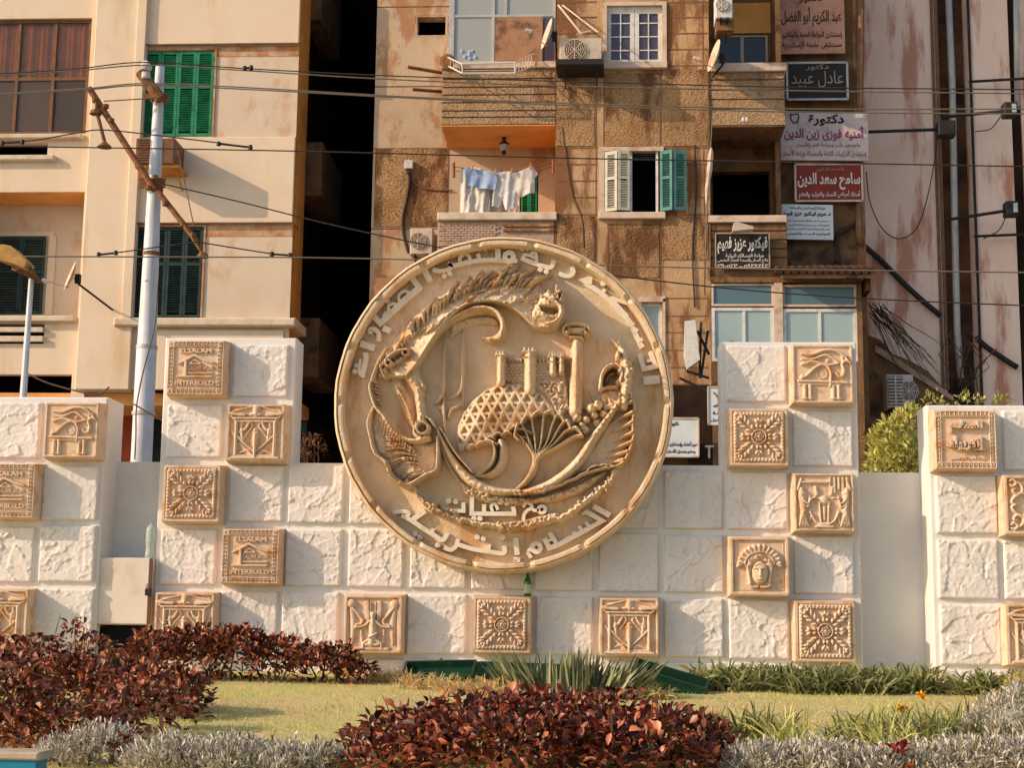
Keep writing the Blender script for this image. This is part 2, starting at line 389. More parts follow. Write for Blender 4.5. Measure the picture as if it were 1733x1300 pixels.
OR = (0.46, 0.19, 0.06)
M = dict(
    white=mat('white_plaster', (0.80, 0.755, 0.69), (0.75, 0.70, 0.64), bump=0.3, bscale=22, stain=(0.46, 0.36, 0.26), samt=0.45, sscale=2.4, streak=7, slo=.53, shi=.78, fine=.05),
    rough=mat('rough_plaster', (0.81, 0.745, 0.68), (0.75, 0.69, 0.62), bump=0.4, bscale=60, bdist=0.01, fine=.05, stain=(0.5, .40, .29), samt=.4, sscale=2.6, streak=3, slo=.53, shi=.76),
    sand=mat('cast_sandstone', (0.77, 0.575, 0.41), (0.69, 0.46, 0.29), scale=5, bump=0.4, bscale=70, bdist=0.008, stain=(0.58, 0.29, 0.10), samt=0.7, sscale=6.5, slo=.49, shi=.66, fine=.10),
    disc=mat('cast_disc_stone', (0.83, 0.63, 0.42), (0.73, 0.515, 0.30), scale=5, bump=0.7, bscale=45, bdist=0.016, stain=(0.58, 0.30, 0.12), samt=0.75, sscale=3.0, streak=3, slo=.51, shi=.66, fine=.14, fsc=70),
    letter=mat('pale_letter_stone', (0.84, 0.74, 0.59), (0.78, 0.66, 0.50), scale=5, bump=0.3, bscale=70, bdist=0.005, stain=(0.58, 0.36, 0.18), samt=0.4, sscale=8, fine=.05),
    cream=mat('cream_stucco', (0.82, 0.65, 0.46), (0.76, 0.57, 0.38), scale=1.1, bump=0.15, bscale=50, stain=(0.58, 0.34, 0.15), samt=0.5, sscale=1.5, streak=6, slo=.55, shi=.72, fine=.05),
    cream_stain=mat('stained_cream_stucco', (0.72, 0.58, 0.43), (0.66, 0.50, 0.34), scale=1.3, bump=0.2, bscale=45, stain=(0.56, 0.31, 0.14), samt=0.55, sscale=1.9, streak=1.6, slo=.52, shi=.66, fine=.06),
    ochre=mat('shade_toned_ochre', (0.60, 0.29, 0.065), (0.50, 0.22, 0.045), scale=1.5, bump=0.1, stain=(.3, .13, .03), samt=.5, sscale=2),  # orange tone of the shaded bay side is put into the colour
    soffit=mat('shade_orange_soffit', (0.86, 0.42, 0.13), (0.80, 0.35, 0.09), scale=1.2, bump=0.05, stain=(.5, .2, .05), samt=.4, sscale=1.5),  # warm orange of the shaded undersides is put into the colour
    tan=mat('tan_stucco', (0.62, 0.39, 0.205), (0.46, 0.265, 0.125), scale=1.4, bump=0.5, bscale=30, bdist=.03, stain=(0.22, 0.085, 0.03), samt=0.9, sscale=2.2, streak=3.5, slo=.45, shi=.57, fine=.4, fsc=44, flo=.5, fhi=.64),
    tan_light=mat('pale_tan_render', (0.57, 0.42, 0.275), (0.50, 0.345, 0.205), scale=1.0, bump=0.3, bscale=30, stain=(0.38, 0.16, 0.055), samt=0.75, sscale=2.3, streak=1.8, slo=.5, shi=.62, fine=.25, fsc=30, flo=.52, fhi=.66),
    pebble=mat('pebbledash_render', (0.72, 0.43, 0.21), (0.54, 0.285, 0.12), scale=1.2, bump=1.0, bscale=24, bdist=0.15, stain=(0.18, 0.07, 0.025), samt=0.85, sscale=2.0, streak=2.5, slo=.47, shi=.62, fine=.75, fsc=34, flo=.52, fhi=.66),
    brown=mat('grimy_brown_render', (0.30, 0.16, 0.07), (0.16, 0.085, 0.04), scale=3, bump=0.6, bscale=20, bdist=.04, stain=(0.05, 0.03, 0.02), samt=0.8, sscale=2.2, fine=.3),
    pebble_clean=mat('cleaner_pebbledash', (0.70, 0.46, 0.26), (0.58, 0.34, 0.17), scale=2, bump=1.0, bscale=24, bdist=0.15, stain=(0.24, 0.10, 0.04), samt=0.7, sscale=2.4, streak=2, slo=.53, shi=.7, fine=.6, fsc=34, flo=.52, fhi=.66),
    pink=mat('pink_stucco', (0.96, 0.71, 0.55), (0.90, 0.60, 0.45), scale=1.2, bump=0.15, bscale=25, stain=(0.50, 0.18, 0.10), samt=0.8, sscale=1.9, streak=5, slo=.51, shi=.64, fine=.06),
    joint=mat('dark_joint', (0.16, 0.085, 0.045), (0.24, .13, .07), scale=6),
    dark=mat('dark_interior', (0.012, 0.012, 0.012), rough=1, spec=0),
    dim=mat('shade_dark_wall', (0.05, 0.03, 0.018), (0.025, 0.018, 0.014), scale=1.5, spec=0),  # near-black colour carries the shade of the alley
    sill=mat('stone_sill', (0.68, 0.53, 0.40), (0.60, 0.43, 0.31), scale=4, bump=.2, stain=(.4, .2, .1), samt=.5, sscale=4),
    palesill=mat('pale_sill', (0.72, 0.60, 0.45), (0.64, 0.50, 0.34), scale=4, bump=.1, stain=(.45, .24, .1), samt=.5, sscale=3),
    green=mat('green_shutter_paint', (0.015, 0.20, 0.085), (0.03, 0.27, 0.13), scale=6, rough=.55, stain=(.01, .07, .04), samt=.6, sscale=8),
    teal=mat('dark_teal_paint', (0.025, 0.055, 0.05), (0.015, 0.03, 0.03), scale=5, rough=.6),
    tealgreen=mat('teal_shutter_paint', (0.10, 0.26, 0.22), (0.06, 0.19, 0.17), scale=5, rough=.6),
    ivory=mat('ivory_shutter_paint', (0.66, 0.62, 0.48), (0.58, 0.53, 0.40), scale=5, rough=.7, stain=(.35, .25, .15), samt=.5, sscale=8),
    paint_white=mat('white_window_paint', (0.74, 0.70, 0.64), (0.66, 0.62, 0.55), scale=6, rough=.6, stain=(.45, .3, .2), samt=.35, sscale=6),
    alu=mat('grey_aluminium', (0.52, 0.50, 0.46), (0.42, 0.40, 0.37), scale=5, rough=.5, metal=.2),
    wood=mat('brown_window_wood', (0.22, 0.10, 0.045), (0.15, 0.07, 0.03), scale=8, rough=.6),
    board=mat('brown_board', (0.42, 0.22, 0.12), (0.33, 0.17, 0.09), scale=3, stain=(.10, .05, .03), samt=.8, sscale=3),
    curtain=mat('russet_curtain', (0.42, 0.10, 0.045), (0.26, 0.06, 0.03), scale=4, bump=.5, bscale=8),
    glass_dark=glassmat('dark_pane', (0.02, 0.024, 0.03)),
    glass_brown=glassmat('brown_pane', (0.075, 0.045, 0.022), .15),
    glass_pale=glassmat('pale_blue_pane', (0.36, 0.46, 0.44), .25),
    glass_blue=glassmat('smeared_blue_pane', (0.10, 0.17, 0.19), .2),
    glass_room=glassmat('grey_pane', (0.36, 0.37, 0.33), .2),
    glass_purple=glassmat('dusky_pane', (0.075, 0.06, 0.085), .15),
    metal_white=mat('white_pole_paint', (0.70, 0.70, 0.70), (0.60, 0.60, 0.61), scale=4, rough=.45, stain=(.45, .33, .25), samt=.4, sscale=5, streak=6),
    rust=mat('rusty_iron', (0.30, 0.13, 0.05), (0.17, 0.07, 0.03), scale=14, rough=.85, bump=.3, bscale=80, bdist=.005),
    iron=mat('black_iron', (0.02, 0.018, 0.018), (0.04, 0.03, 0.025), scale=20, rough=.6),
    cable=mat('cable_rubber', (0.045, 0.032, 0.024), rough=.7),
    cable_pale=mat('weathered_cable', (0.17, 0.14, 0.10), rough=.6),
    cable_brown=mat('brown_copper_cable', (0.16, 0.085, 0.05), rough=.6),
    ac=mat('yellowed_ac_casing', (0.62, 0.53, 0.42), (0.54, 0.43, 0.32), scale=5, rough=.6, stain=(.35, .2, .1), samt=.5, sscale=6),
    acwhite=mat('white_ac_casing', (0.66, 0.62, 0.57), (0.60, 0.55, 0.50), scale=4, rough=.6, stain=(.4, .28, .18), samt=.4, sscale=6),
    peel=mat('peeling_rust_band', (0.62, 0.42, 0.26), (0.50, 0.24, 0.10), scale=4, bump=.2, stain=(.45, .17, .06), samt=.8, sscale=3, slo=.45, shi=.6),
    glass_clear=glassy('curtained_pane', (0.80, 0.72, 0.66), .07),
    brick=mat('worn_brick', (0.52, 0.36, 0.26), (0.42, 0.26, 0.17), scale=9, bump=.7, bscale=20, bdist=.03),
    cloth_white=mat('white_cloth', (0.80, 0.76, 0.73), rough=1, trans=.25),
    cloth_cream=mat('cream_cloth', (0.76, 0.70, 0.62), rough=1, trans=.25),
    cloth_blue=mat('blue_cloth', (0.36, 0.46, 0.66), (0.46, 0.55, 0.72), scale=5, rough=1, trans=.2),
    cloth_grey=mat('grey_pink_cloth', (0.60, 0.50, 0.47), rough=1, trans=.2),
    lampglass=mat('amber_lamp_cover', (0.50, 0.29, 0.08), (0.38, .20, .05), scale=8, rough=.4),
    bottle=mat('green_bottle_glass', (0.008, 0.14, 0.02), rough=.12, spec=.6),
    bottle_label=mat('pale_bottle_label', (0.5, 0.52, 0.36), rough=.7),
    pet=glassy('clear_plastic', (0.80, 0.86, 0.80), .45, .15),
    tray=mat('green_planter_paint', (0.004, 0.035, 0.017), (0.008, 0.055, 0.026), scale=8, rough=.5, stain=(.04, .04, .025), samt=.6, sscale=9),
    cabinet=mat('cream_cabinet_paint', (0.77, 0.68, 0.565), (0.73, 0.63, 0.51), scale=2, rough=.6, stain=(.5, .35, .2), samt=.3, sscale=4),
    soil=mat('dark_soil', (0.06, 0.04, 0.025), (0.03, 0.02, 0.014), scale=8, bump=.8, bscale=30),
    street=mat('dusty_pavement', (0.31, 0.29, 0.26), (0.25, 0.235, 0.21), scale=2, bump=.4, bscale=60),
    lawn=mat('lawn_ground', (0.62, 0.56, 0.20), (0.80, 0.62, 0.32), scale=1.1, bump=.6, bscale=50, fine=.25),
    kerb=mat('stone_kerb', (0.50, 0.40, 0.29), (0.4, .3, .2), scale=6),
    pool=mat('turquoise_tile', (0.02, 0.22, 0.34), rough=.3),
    vine=mat('dead_vine', (0.07, 0.04, 0.025), (0.12, 0.07, 0.04), scale=10),
    stem=mat('plant_stem', (0.12, 0.08, 0.04), rough=.8),
    redleaf=mat('copper_leaf', (0.1, 0.03, 0.02), rough=.42, spec=.45, trans=.12, island=[(0.016, 0.007, 0.005), (0.07, 0.014, 0.008), (0.21, 0.034, 0.016), (0.03, 0.012, 0.007), (0.42, 0.085, 0.035), (0.66, 0.25, 0.12), (.05, .014, .008)]),
    silver=mat('silver_leaf', (0.5, 0.5, 0.45), rough=.9, trans=.15, island=[(0.14, 0.12, 0.08), (0.50, 0.46, 0.38), (0.74, 0.70, 0.60), (0.46, 0.38, 0.16), (0.80, 0.76, 0.68), (.26, .17, .13)]),
    strap=mat('strap_leaf', (0.1, 0.15, 0.05), rough=.5, spec=.4, trans=.25, island=[(0.07, 0.10, 0.028), (0.16, 0.19, 0.05), (0.28, 0.29, 0.10), (0.42, 0.38, 0.16), (.12, .15, .04)]),
    aloe=mat('aloe_leaf', (0.15, 0.17, 0.10), rough=.5, spec=.4, island=[(0.08, 0.10, 0.04), (0.20, 0.21, 0.09), (0.30, 0.29, 0.13), (.13, .14, .06)]),
    shrub=mat('lime_shrub_leaf', (0.2, 0.2, 0.05), rough=.5, spec=.4, trans=.3, island=[(0.12, 0.14, 0.025), (0.46, 0.45, 0.09), (0.72, 0.64, 0.17), (0.85, 0.76, 0.28), (.24, .26, .06)]),
    grassb=mat('grass_blade', (0.2, 0.2, 0.05), rough=.7, trans=.4, island=[(0.44, 0.48, 0.10), (0.66, 0.64, 0.20), (0.80, 0.72, 0.30), (0.70, 0.68, 0.24), (.54, .56, .14)]),
    drygrass=mat('dry_grass', (0.4, 0.25, 0.1), rough=.8, trans=.35, island=[(0.66, 0.40, 0.15), (0.80, 0.56, 0.26), (.60, .50, .20), (.84, .64, .38)]),
    drystem=mat('dry_brown_leaf', (0.2, 0.1, 0.05), rough=.8, trans=.2, island=[(0.16, 0.06, 0.03), (0.28, 0.12, 0.06), (.36, .20, .10)]),
    redflower=mat('red_flower', (0.32, 0.02, 0.012), (0.4, .05, .02), scale=30, rough=.6),
    yellowflower=mat('yellow_flower', (0.75, 0.38, 0.02), rough=.7),
    ink_black=mat('black_ink', (0.012, 0.012, 0.014)),
    ink_purple=mat('purple_ink', (0.30, 0.06, 0.16)),
    ink_faded=mat('faded_brown_ink', (0.30, 0.17, 0.12)),
    ink_blue=mat('blue_ink', (0.06, 0.08, 0.22)),
    ink_white=mat('white_letters', (0.72, 0.66, 0.58)),
    ink_brown=mat('dark_brown_letters', (0.10, 0.045, 0.03)),
    ink_gold=mat('dull_gold_letters', (0.40, 0.30, 0.19)),
    sign_red=mat('dark_red_panel', (0.26, 0.035, 0.022), (.2, .028, .018), scale=3, rough=.5),
    sign_black=mat('black_panel', (0.02, 0.017, 0.014), (.035, .025, .02), scale=4, rough=.5),
    sign_white=mat('greyish_white_panel', (0.66, 0.55, 0.52), (.6, .46, .42), scale=2, rough=.6, stain=(.35, .2, .15), samt=.4, sscale=4),
    sign_white2=mat('clean_white_panel', (0.70, 0.72, 0.70), (.62, .63, .61), scale=2, rough=.6),
    sign_pink=mat('faded_pink_panel', (0.58, 0.30, 0.20), (.50, .23, .15), scale=3, rough=.7, stain=(.28, .12, .08), samt=.6, sscale=3),
    tile_roof=mat('clay_tile', (0.10, 0.04, 0.025), (.05, .025, .02), scale=9, rough=.8),
)
# ------------------------------------------------------------------ writing
_base = {}
def _reg(ch, code, n): _base[ch] = (code, n)
for ch, code, n in (('ء', 0xFE80, 1), ('آ', 0xFE81, 2), ('أ', 0xFE83, 2), ('ؤ', 0xFE85, 2), ('إ', 0xFE87, 2), ('ئ', 0xFE89, 4), ('ا', 0xFE8D, 2), ('ب', 0xFE8F, 4), ('ة', 0xFE93, 2), ('ت', 0xFE95, 4), ('ث', 0xFE99, 4), ('ج', 0xFE9D, 4), ('ح', 0xFEA1, 4), ('خ', 0xFEA5, 4), ('د', 0xFEA9, 2), ('ذ', 0xFEAB, 2), ('ر', 0xFEAD, 2), ('ز', 0xFEAF, 2), ('س', 0xFEB1, 4), ('ش', 0xFEB5, 4), ('ص', 0xFEB9, 4), ('ض', 0xFEBD, 4), ('ط', 0xFEC1, 4), ('ظ', 0xFEC5, 4), ('ع', 0xFEC9, 4), ('غ', 0xFECD, 4), ('ف', 0xFED1, 4), ('ق', 0xFED5, 4), ('ك', 0xFED9, 4), ('ل', 0xFEDD, 4), ('م', 0xFEE1, 4), ('ن', 0xFEE5, 4), ('ه', 0xFEE9, 4), ('و', 0xFEED, 2), ('ى', 0xFEEF, 2), ('ي', 0xFEF1, 4), ('\u0001', 0xFEFB, 2), ('\u0002', 0xFEF7, 2)):
    _reg(ch, code, n)
def shape_ar(s):
    s = s.replace('لا', '\u0001').replace('لأ', '\u0002')
    out = []
    for i, ch in enumerate(s):
        if ch not in _base: out.append(ch); continue
        code, n = _base[ch]
        pv = i > 0 and s[i - 1] in _base and _base[s[i - 1]][1] == 4
        nx = i + 1 < len(s) and s[i + 1] in _base and _base[s[i + 1]][1] >= 2 and n == 4
        form = 3 if (pv and nx) else 2 if nx else 1 if (pv and n >= 2) else 0
        if ch == 'ى' and form > 1: form = 1
        out.append(chr(code + form))
    # visual order, digits kept left to right
    r, buf = [], []
    for ch in reversed(out):
        if ch.isdigit(): buf.insert(0, ch)
        else:
            r += buf; buf = []; r.append(ch)
    return ''.join(r + buf)
def text_geo(s, bold=0.0, ext=0.0):
    ar = any('\u0600' <= c <= '\u06ff' for c in s)
    cu = bpy.data.curves.new('lettering', 'FONT')
    cu.body = shape_ar(s) if ar else s
    cu.size = 1; cu.offset = bold; cu.extrude = ext; cu.resolution_u = 2
    o = bpy.data.objects.new('lettering', cu); C.objects.link(o)
    bpy.context.view_layer.update()
    me = bpy.data.meshes.new_from_object(o.evaluated_get(bpy.context.evaluated_depsgraph_get()))
    V = np.array([v.co[:] for v in me.vertices]).reshape(-1, 3)
    Fc = [tuple(p.vertices) for p in me.polygons]
    bpy.data.objects.remove(o); bpy.data.curves.remove(cu); bpy.data.meshes.remove(me)
    return V, Fc
def put_text(mb, s, x0, x1, z0, z1, Y, bold=0.012, thick=0.004, shear=0.0, rot=0.0):
    V, Fc = text_geo(s, bold, 0.5)
    if not len(V): return
    a, b = V.min(0), V.max(0)
    u = (V[:, 0] - a[0]) / (b[0] - a[0]); v = (V[:, 1] - a[1]) / (b[1] - a[1])
    X = x0 + u * (x1 - x0) + shear * v * (z1 - z0); Z = z0 + v * (z1 - z0) + rot * (u - 0.5) * (x1 - x0)
    mb.add(np.stack([X, Y - thick / 2 - V[:, 2] * thick, Z], 1), Fc)

# ------------------------------------------------------------------ ground
def lawn_z(Y): return 1.08 + (Y - 17.0) * 0.039
def sheet(name, x0, x1, y0, y1, zf, m, nx=2, ny=2, kind='structure', amp=0.0):
    xs, ys = np.linspace(x0, x1, nx), np.linspace(y0, y1, ny)
    X, Y = np.meshgrid(xs, ys)
    Z = zf(X, Y) + (amp * (fbm(X * 2 + 50, Y * 2, 3) - 0.5) if amp else 0)
    i, j = np.meshgrid(np.arange(nx - 1), np.arange(ny - 1))
    a = (j * nx + i).ravel()
    o = mesh_obj(name, np.stack([X.ravel(), Y.ravel(), Z.ravel()], 1), np.stack([a, a + 1, a + nx + 1, a + nx], 1), m)
    return tag(o, kind=kind)
sheet('ground', -300, 300, -200, 400, lambda X, Y: X * 0, M['street'], 4, 4)
sheet('lawn', -14, 14, 8.2, 17.6, lambda X, Y: lawn_z(Y), M['lawn'], 90, 60, amp=0.05)
mb = MB(); mb.box(-14, 14, 8.2, 17.6, -0.05, 0.66); tag(mb.build('garden_bed', M['soil']), kind='structure')

# ------------------------------------------------------------------ monument wall
YW = 17.0
wall = thing('monument_wall', 'long white panelled monument wall with stepped towers and pillars behind the garden', 'wall', (0, YW, 1.0))
GZ = 0.9
def zt(x, y, Y): return float(px(x, y, Y)[1])
def xt(x, y, Y): return float(px(x, y, Y)[0])
low_top = zt(860, 786, YW)
def rim_box(x0, x1, y0, y1, z1, name, bev=0.02):
    b = MB(); b.box(x0, x1, y0, y1, GZ, z1, bev); return b.build(name, M['white'], wall)
X_tl0, X_tl1 = xt(270, 800, YW), xt(498, 680, YW)
X_tr0, X_tr1 = xt(1220, 690, YW), xt(1451, 690, YW)
YP = 16.80
YPR = 16.92
YRL, YRC = 17.28, 17.37
X_pl = xt(176, 800, YP); X_pr = xt(1571, 800, YPR)
b = MB(); b.box(X_tl1 - .02, X_tr0 + .02, YW, YW + 0.42, GZ, low_top); b.build('low_wall', M['white'], wall)
b = MB(); b.box(X_pl - .3, X_tl0 + .1, YRL, YRL + .25, GZ, zt(230, 782, YRL)); b.build('recess_wall', M['white'], wall)
b = MB(); b.box(X_tr1 - .1, X_pr + .3, YRC, YRC + .25, GZ, zt(1510, 800, YRC)); b.build('recess_wall', M['white'], wall)
b = MB(); b.box(X_tl0, X_tl1, YW - 0.004, YW + 0.43, GZ, zt(390, 572, YW), 0.012); b.build('tower', M['white'], wall)
b = MB(); b.box(X_tr0, X_tr1, YW - 0.004, YW + 0.43, GZ, zt(1335, 579, YW), 0.012); b.build('tower', M['white'], wall)
b = MB(); b.box(X_pl - 3.2, X_pl, YP, YRL + 0.1, GZ, zt(100, 672, YP), 0.02); b.build('pillar', M['white'], wall)
b = MB(); b.box(X_pr, X_pr + 3.2, YPR, YRC + 0.05, GZ, zt(1660, 686, YPR), 0.02); b.build('pillar', M['white'], wall)

def crumple(U, V, seed, ar=1.0):
    """trowelled plaster: mostly flat flakes with thin raised, wandering edges"""
    g = np.random.default_rng(seed)
    n = int(g.integers(22, 38))
    U2 = U + 0.16 * (fbm(U * 4, V * 4, 4, seed) - 0.5); V2 = V + 0.16 * (fbm(U * 4 + 9, V * 4, 4, seed + 7) - 0.5)
    P = g.random((n, 2)) * 1.2 - .1; S = g.normal(0, 1, (n, 2)); B = g.normal(0, 1, n); an = g.random() * 3.14
    st = 1 + g.random() * 1.4
    dx, dy = np.cos(an), np.sin(an)
    D = []
    for k in range(n):
        a, bb = U2 - P[k, 0], V2 - P[k, 1]
        D.append(np.hypot((a * dx + bb * dy) * st, -a * dy + bb * dx) * (1 + .5 * ((k * 7) % 5) / 5))
    D = np.array(D); o = np.sort(D, 0); k = D.argmin(0)
    h = 0.018 * ((U2 - P[k, 0]) * S[k, 0] + (V2 - P[k, 1]) * S[k, 1]) + 0.0028 * B[k]
    h += 0.011 * np.exp(-((o[1] - o[0]) / 0.018)) * np.clip(B[k] + .6, 0, 1.2) * (fbm(U * 5 + 3, V * 5, 2, seed + 11) * 1.6)
    r = fbm(U * 9, V * 9, 3, seed + 3)
    h += 0.012 * (1 - np.abs(2 * r - 1)) ** 6 * fbm(U * 3, V * 3, 2, seed + 4) + 0.005 * (r - .5) + 0.004 * (fbm(U * 26, V * 26, 2, seed + 5) - 0.5)
    return h
_np = [0]
def rough(x0, y0, x1, y1, Y=YW, clip_low=True):
    a, c, z0, z1 = R(x0, y0, x1, y1, Y - 0.04)
    z0 = max(z0, 0.95)
    n = 56
    U, V = np.meshgrid(np.linspace(0, 1, n), np.linspace(0, 1, n))
    _np[0] += 1
    sd = _np[0] * 17
    e = np.minimum(np.minimum(U, 1 - U), np.minimum(V, 1 - V))
    e = e + 0.012 * (fbm(U * 6, V * 6, 3, sd) - 0.5)
    H = (0.042 + crumple(U, V * (z1 - z0) / (c - a), sd)) * np.clip(e / 0.025, 0, 1) ** 0.5
    H = np.where(np.minimum(np.minimum(U, 1 - U), np.minimum(V, 1 - V)) < 1e-6, -0.01, np.maximum(H, 0.012))
    i, j = np.meshgrid(np.arange(n - 1), np.arange(n - 1)); q = (j * n + i).ravel()
    mesh_obj('rough_panel', np.stack([(a + U * (c - a)).ravel(), (Y - H).ravel(), (z0 + V * (z1 - z0)).ravel()], 1), np.stack([q, q + 1, q + n + 1, q + n], 1), M['rough'], wall, smooth=True)
for r in ((393, 583, 488, 672), (281, 684, 376, 775), (386, 787, 480, 884), (487, 787, 582, 886), (590, 788, 686, 888), (693, 788, 790, 890), (797, 789, 895, 891),
          (270, 895, 366, 991), (482, 895, 578, 993), (588, 895, 683, 995), (693, 897, 790, 997), (797, 898, 897, 999), (905, 900, 1004, 1001), (1013, 902, 1115, 1003), (1124, 905, 1225, 1004), (1343, 907, 1446, 1007),
          (370, 1000, 470, 1097), (475, 1002, 573, 1099), (688, 1006, 790, 1108), (906, 1010, 1004, 1110), (1123, 1013, 1225, 1114), (1233, 1015, 1336, 1117),
          (904, 791, 1003, 893), (1012, 793, 1114, 895), (1123, 797, 1224, 896), (1232, 798, 1334, 897), (1228, 584, 1331, 681), (1341, 695, 1444, 790),
          (582, 1116, 682, 1180), (690, 1117, 792, 1180), (798, 1118, 898, 1182), (906, 1119, 1005, 1184), (1013, 1120, 1114, 1186), (1123, 1122, 1225, 1188), (1233, 1124, 1336, 1190), (1345, 1130, 1447, 1190), (475, 1107, 573, 1170), (368, 1105, 468, 1170)):
    rough(*r)
for r in ((-40, 681, 68, 776), (70, 788, 166, 881), (-60, 891, 58, 986), (65, 889, 161, 986), (55, 996, 158, 1092), (-60, 1100, 150, 1180),
          (1697, 694, 1800, 797), (1584, 804, 1689, 904), (1587, 913, 1691, 1015), (1699, 914, 1800, 1016), (1591, 1023, 1696, 1127), (1594, 1136, 1698, 1200), (1706, 1137, 1800, 1200), (1806, 804, 1900, 904)):
    rough(*r, Y=YP if r[0] < 800 else YPR)

# ------------------------------------------------------------------ relief plaques
S = 0.65
DEP = 0.22
def T(mapped, base=DEP):
    return lambda X, Y, H: np.stack([(X / 100 - 0.5) * S, -base + 0.001 - H, -(Y / 100 - 0.5) * S], 1)
def tile_body(root):
    b = MB(); f, k = S / 2, S / 2 + 0.022
    v = [(-k, 0, -k), (k, 0, -k), (k, 0, k), (-k, 0, k), (-f, -DEP, -f), (f, -DEP, -f), (f, -DEP, f), (-f, -DEP, f)]
    b.add(v, [(4, 5, 6, 7), (0, 1, 5, 4), (1, 2, 6, 5), (2, 3, 7, 6), (3, 0, 4, 7)])
    b.build('block', M['sand'], root, local=True)
def cv(): return Cv(0, 0, 100, 100, 0.9)
def add_relief(root, c, name='relief', amp=0.004):
    c.noise(amp, 0.25, 3)
    V, Fq = c.mesh(T(0)); mesh_obj(name, V, Fq, M['sand'], root, smooth=True, local=True)
def plain_border(root, wd=3.2, h=0.03, off=2.2):
    c = cv(); q = [(off, off), (100 - off, off), (100 - off, 100 - off), (off, 100 - off), (off, off)]
    c.stroke(q, wd, h, 'flat', sm=False); add_relief(root, c, 'border')
def bead_border(root):
    c = cv(); c.stroke([(2, 2), (98, 2), (98, 98), (2, 98), (2, 2)], 3, 0.02, 'flat', sm=False)
    for i in range(27):
        t = 9 + 82 * i / 26
        for p in ((t, 9.5), (t, 90.5), (9.5, t), (90.5, t)): c.stroke([(p[0] - 1, p[1] + 1.4), (p[0] + 1, p[1] - 1.4)], 2.6, 0.035 + .008 * (i % 2))
    add_relief(root, c, 'border')
def key_border(root):
    c = cv(); c.stroke([(1.5, 1.5), (98.5, 1.5), (98.5, 98.5), (1.5, 98.5), (1.5, 1.5)], 1.4, 0.02, 'flat', sm=False)
    def side(f):
        s0 = 4.0
        while s0 < 92:
            c.stroke([f(a, t) for a, t in ((s0, 4), (s0, 10.2), (s0 + 5, 10.2), (s0 + 5, 6.6), (s0 + 2.6, 6.6))], 0.95, 0.022, 'flat', sm=False); s0 += 7.2
    side(lambda a, t: (a, t)); side(lambda a, t: (a, 100 - t)); side(lambda a, t: (t, a)); side(lambda a, t: (100 - t, a))
    add_relief(root, c, 'border', .002)
def tile_text(root, items):
    for s, u0, u1, v0, v1, bd, th in items:
        b = MB(); put_text(b, s, (u0 / 100 - .5) * S, (u1 / 100 - .5) * S, (.5 - v1 / 100) * S, (.5 - v0 / 100) * S, -DEP, bd, th); b.build('lettering', M['sand'], root, local=True)

def k_eye(root):
    plain_border(root, 2.2, .016, 2)
    c = cv()
    c.stroke([(15, 16), (33, 17), (52, 10), (70, 10), (84, 18), (96, 32)], [1.5, 3, 3.2, 3, 2.5, 2], .045)
    c.stroke([(16, 25), (34, 25), (54, 18), (66, 23), (77, 32)], [2, 3, 3, 2.5, 2], .04)
    c.stroke([(16, 34), (33, 29), (50, 33), (62, 35), (77, 32)], [2.6, 3, 2.8, 2.5, 2], .04)
    c.disc(59, 27, 5, .022); c.disc(59, 27, 2.2, .032)
    c.stroke([(15, 57), (24, 53), (36, 41), (47, 35), (57, 37), (63, 47), (63, 60), (62, 72)], [3.2, 3, 2.6, 2.6, 2.8, 2.8, 2.5, 2], .042); c.disc(16, 55, 4, .04)
    c.disc(49, 50, 9.5, .022, hole=7.5); c.disc(49, 50, 8, .012)
    c.stroke([(72, 49), (78, 55), (84, 52), (85, 42), (82, 34), (88, 28), (93, 30)], [2, 3.4, 3.6, 3.4, 3, 3, 2], .045)
    c.stroke([(84, 28), (83, 20)], 1.6, .035); c.stroke([(88, 26), (90, 19)], 1.6, .035)
    c.stroke([(10, 63), (50, 64), (91, 66)], [2.6, 3, 2.4], .04); c.stroke([(12, 68), (80, 69)], 2, .022)
    for u in (20, 29, 67, 76): c.stroke([(u, 71), (u, 93)], 3.6, .035); c.stroke([(u - 4, 93), (u + 4, 93)], 1.6, .035)
    add_relief(root, c, 'eye_relief')
def k_house(root):
    key_border(root)
    c = cv()
    c.stroke([(20, 43), (30, 38), (48, 27), (66, 36), (82, 41)], [2, 2.4, 2.6, 2.6, 2.2], .04, 'flat', sm=False)
    c.stroke([(33, 40), (33, 65)], 2.8, .04, 'flat', sm=False); c.stroke([(38, 44), (38, 60)], 1.2, .03, 'flat', sm=False)
    c.stroke([(40, 43), (49, 35.5), (60, 43), (40, 43)], 1.3, .03, 'flat', sm=False)
    c.stroke([(38, 60.5), (80, 60.5)], 1.7, .035, 'flat', sm=False); c.stroke([(19, 67), (80, 67)], 2.0, .04, 'flat', sm=False)
    add_relief(root, c, 'house_relief', .002)
    tile_text(root, [('ELSALAM', 22, 78, 14.5, 23, .03, .03), ('INTERBUILD', 15, 84, 75, 83, .03, .03), ('السلام إنتربيلد', 39, 81, 47, 57, .02, .024)])
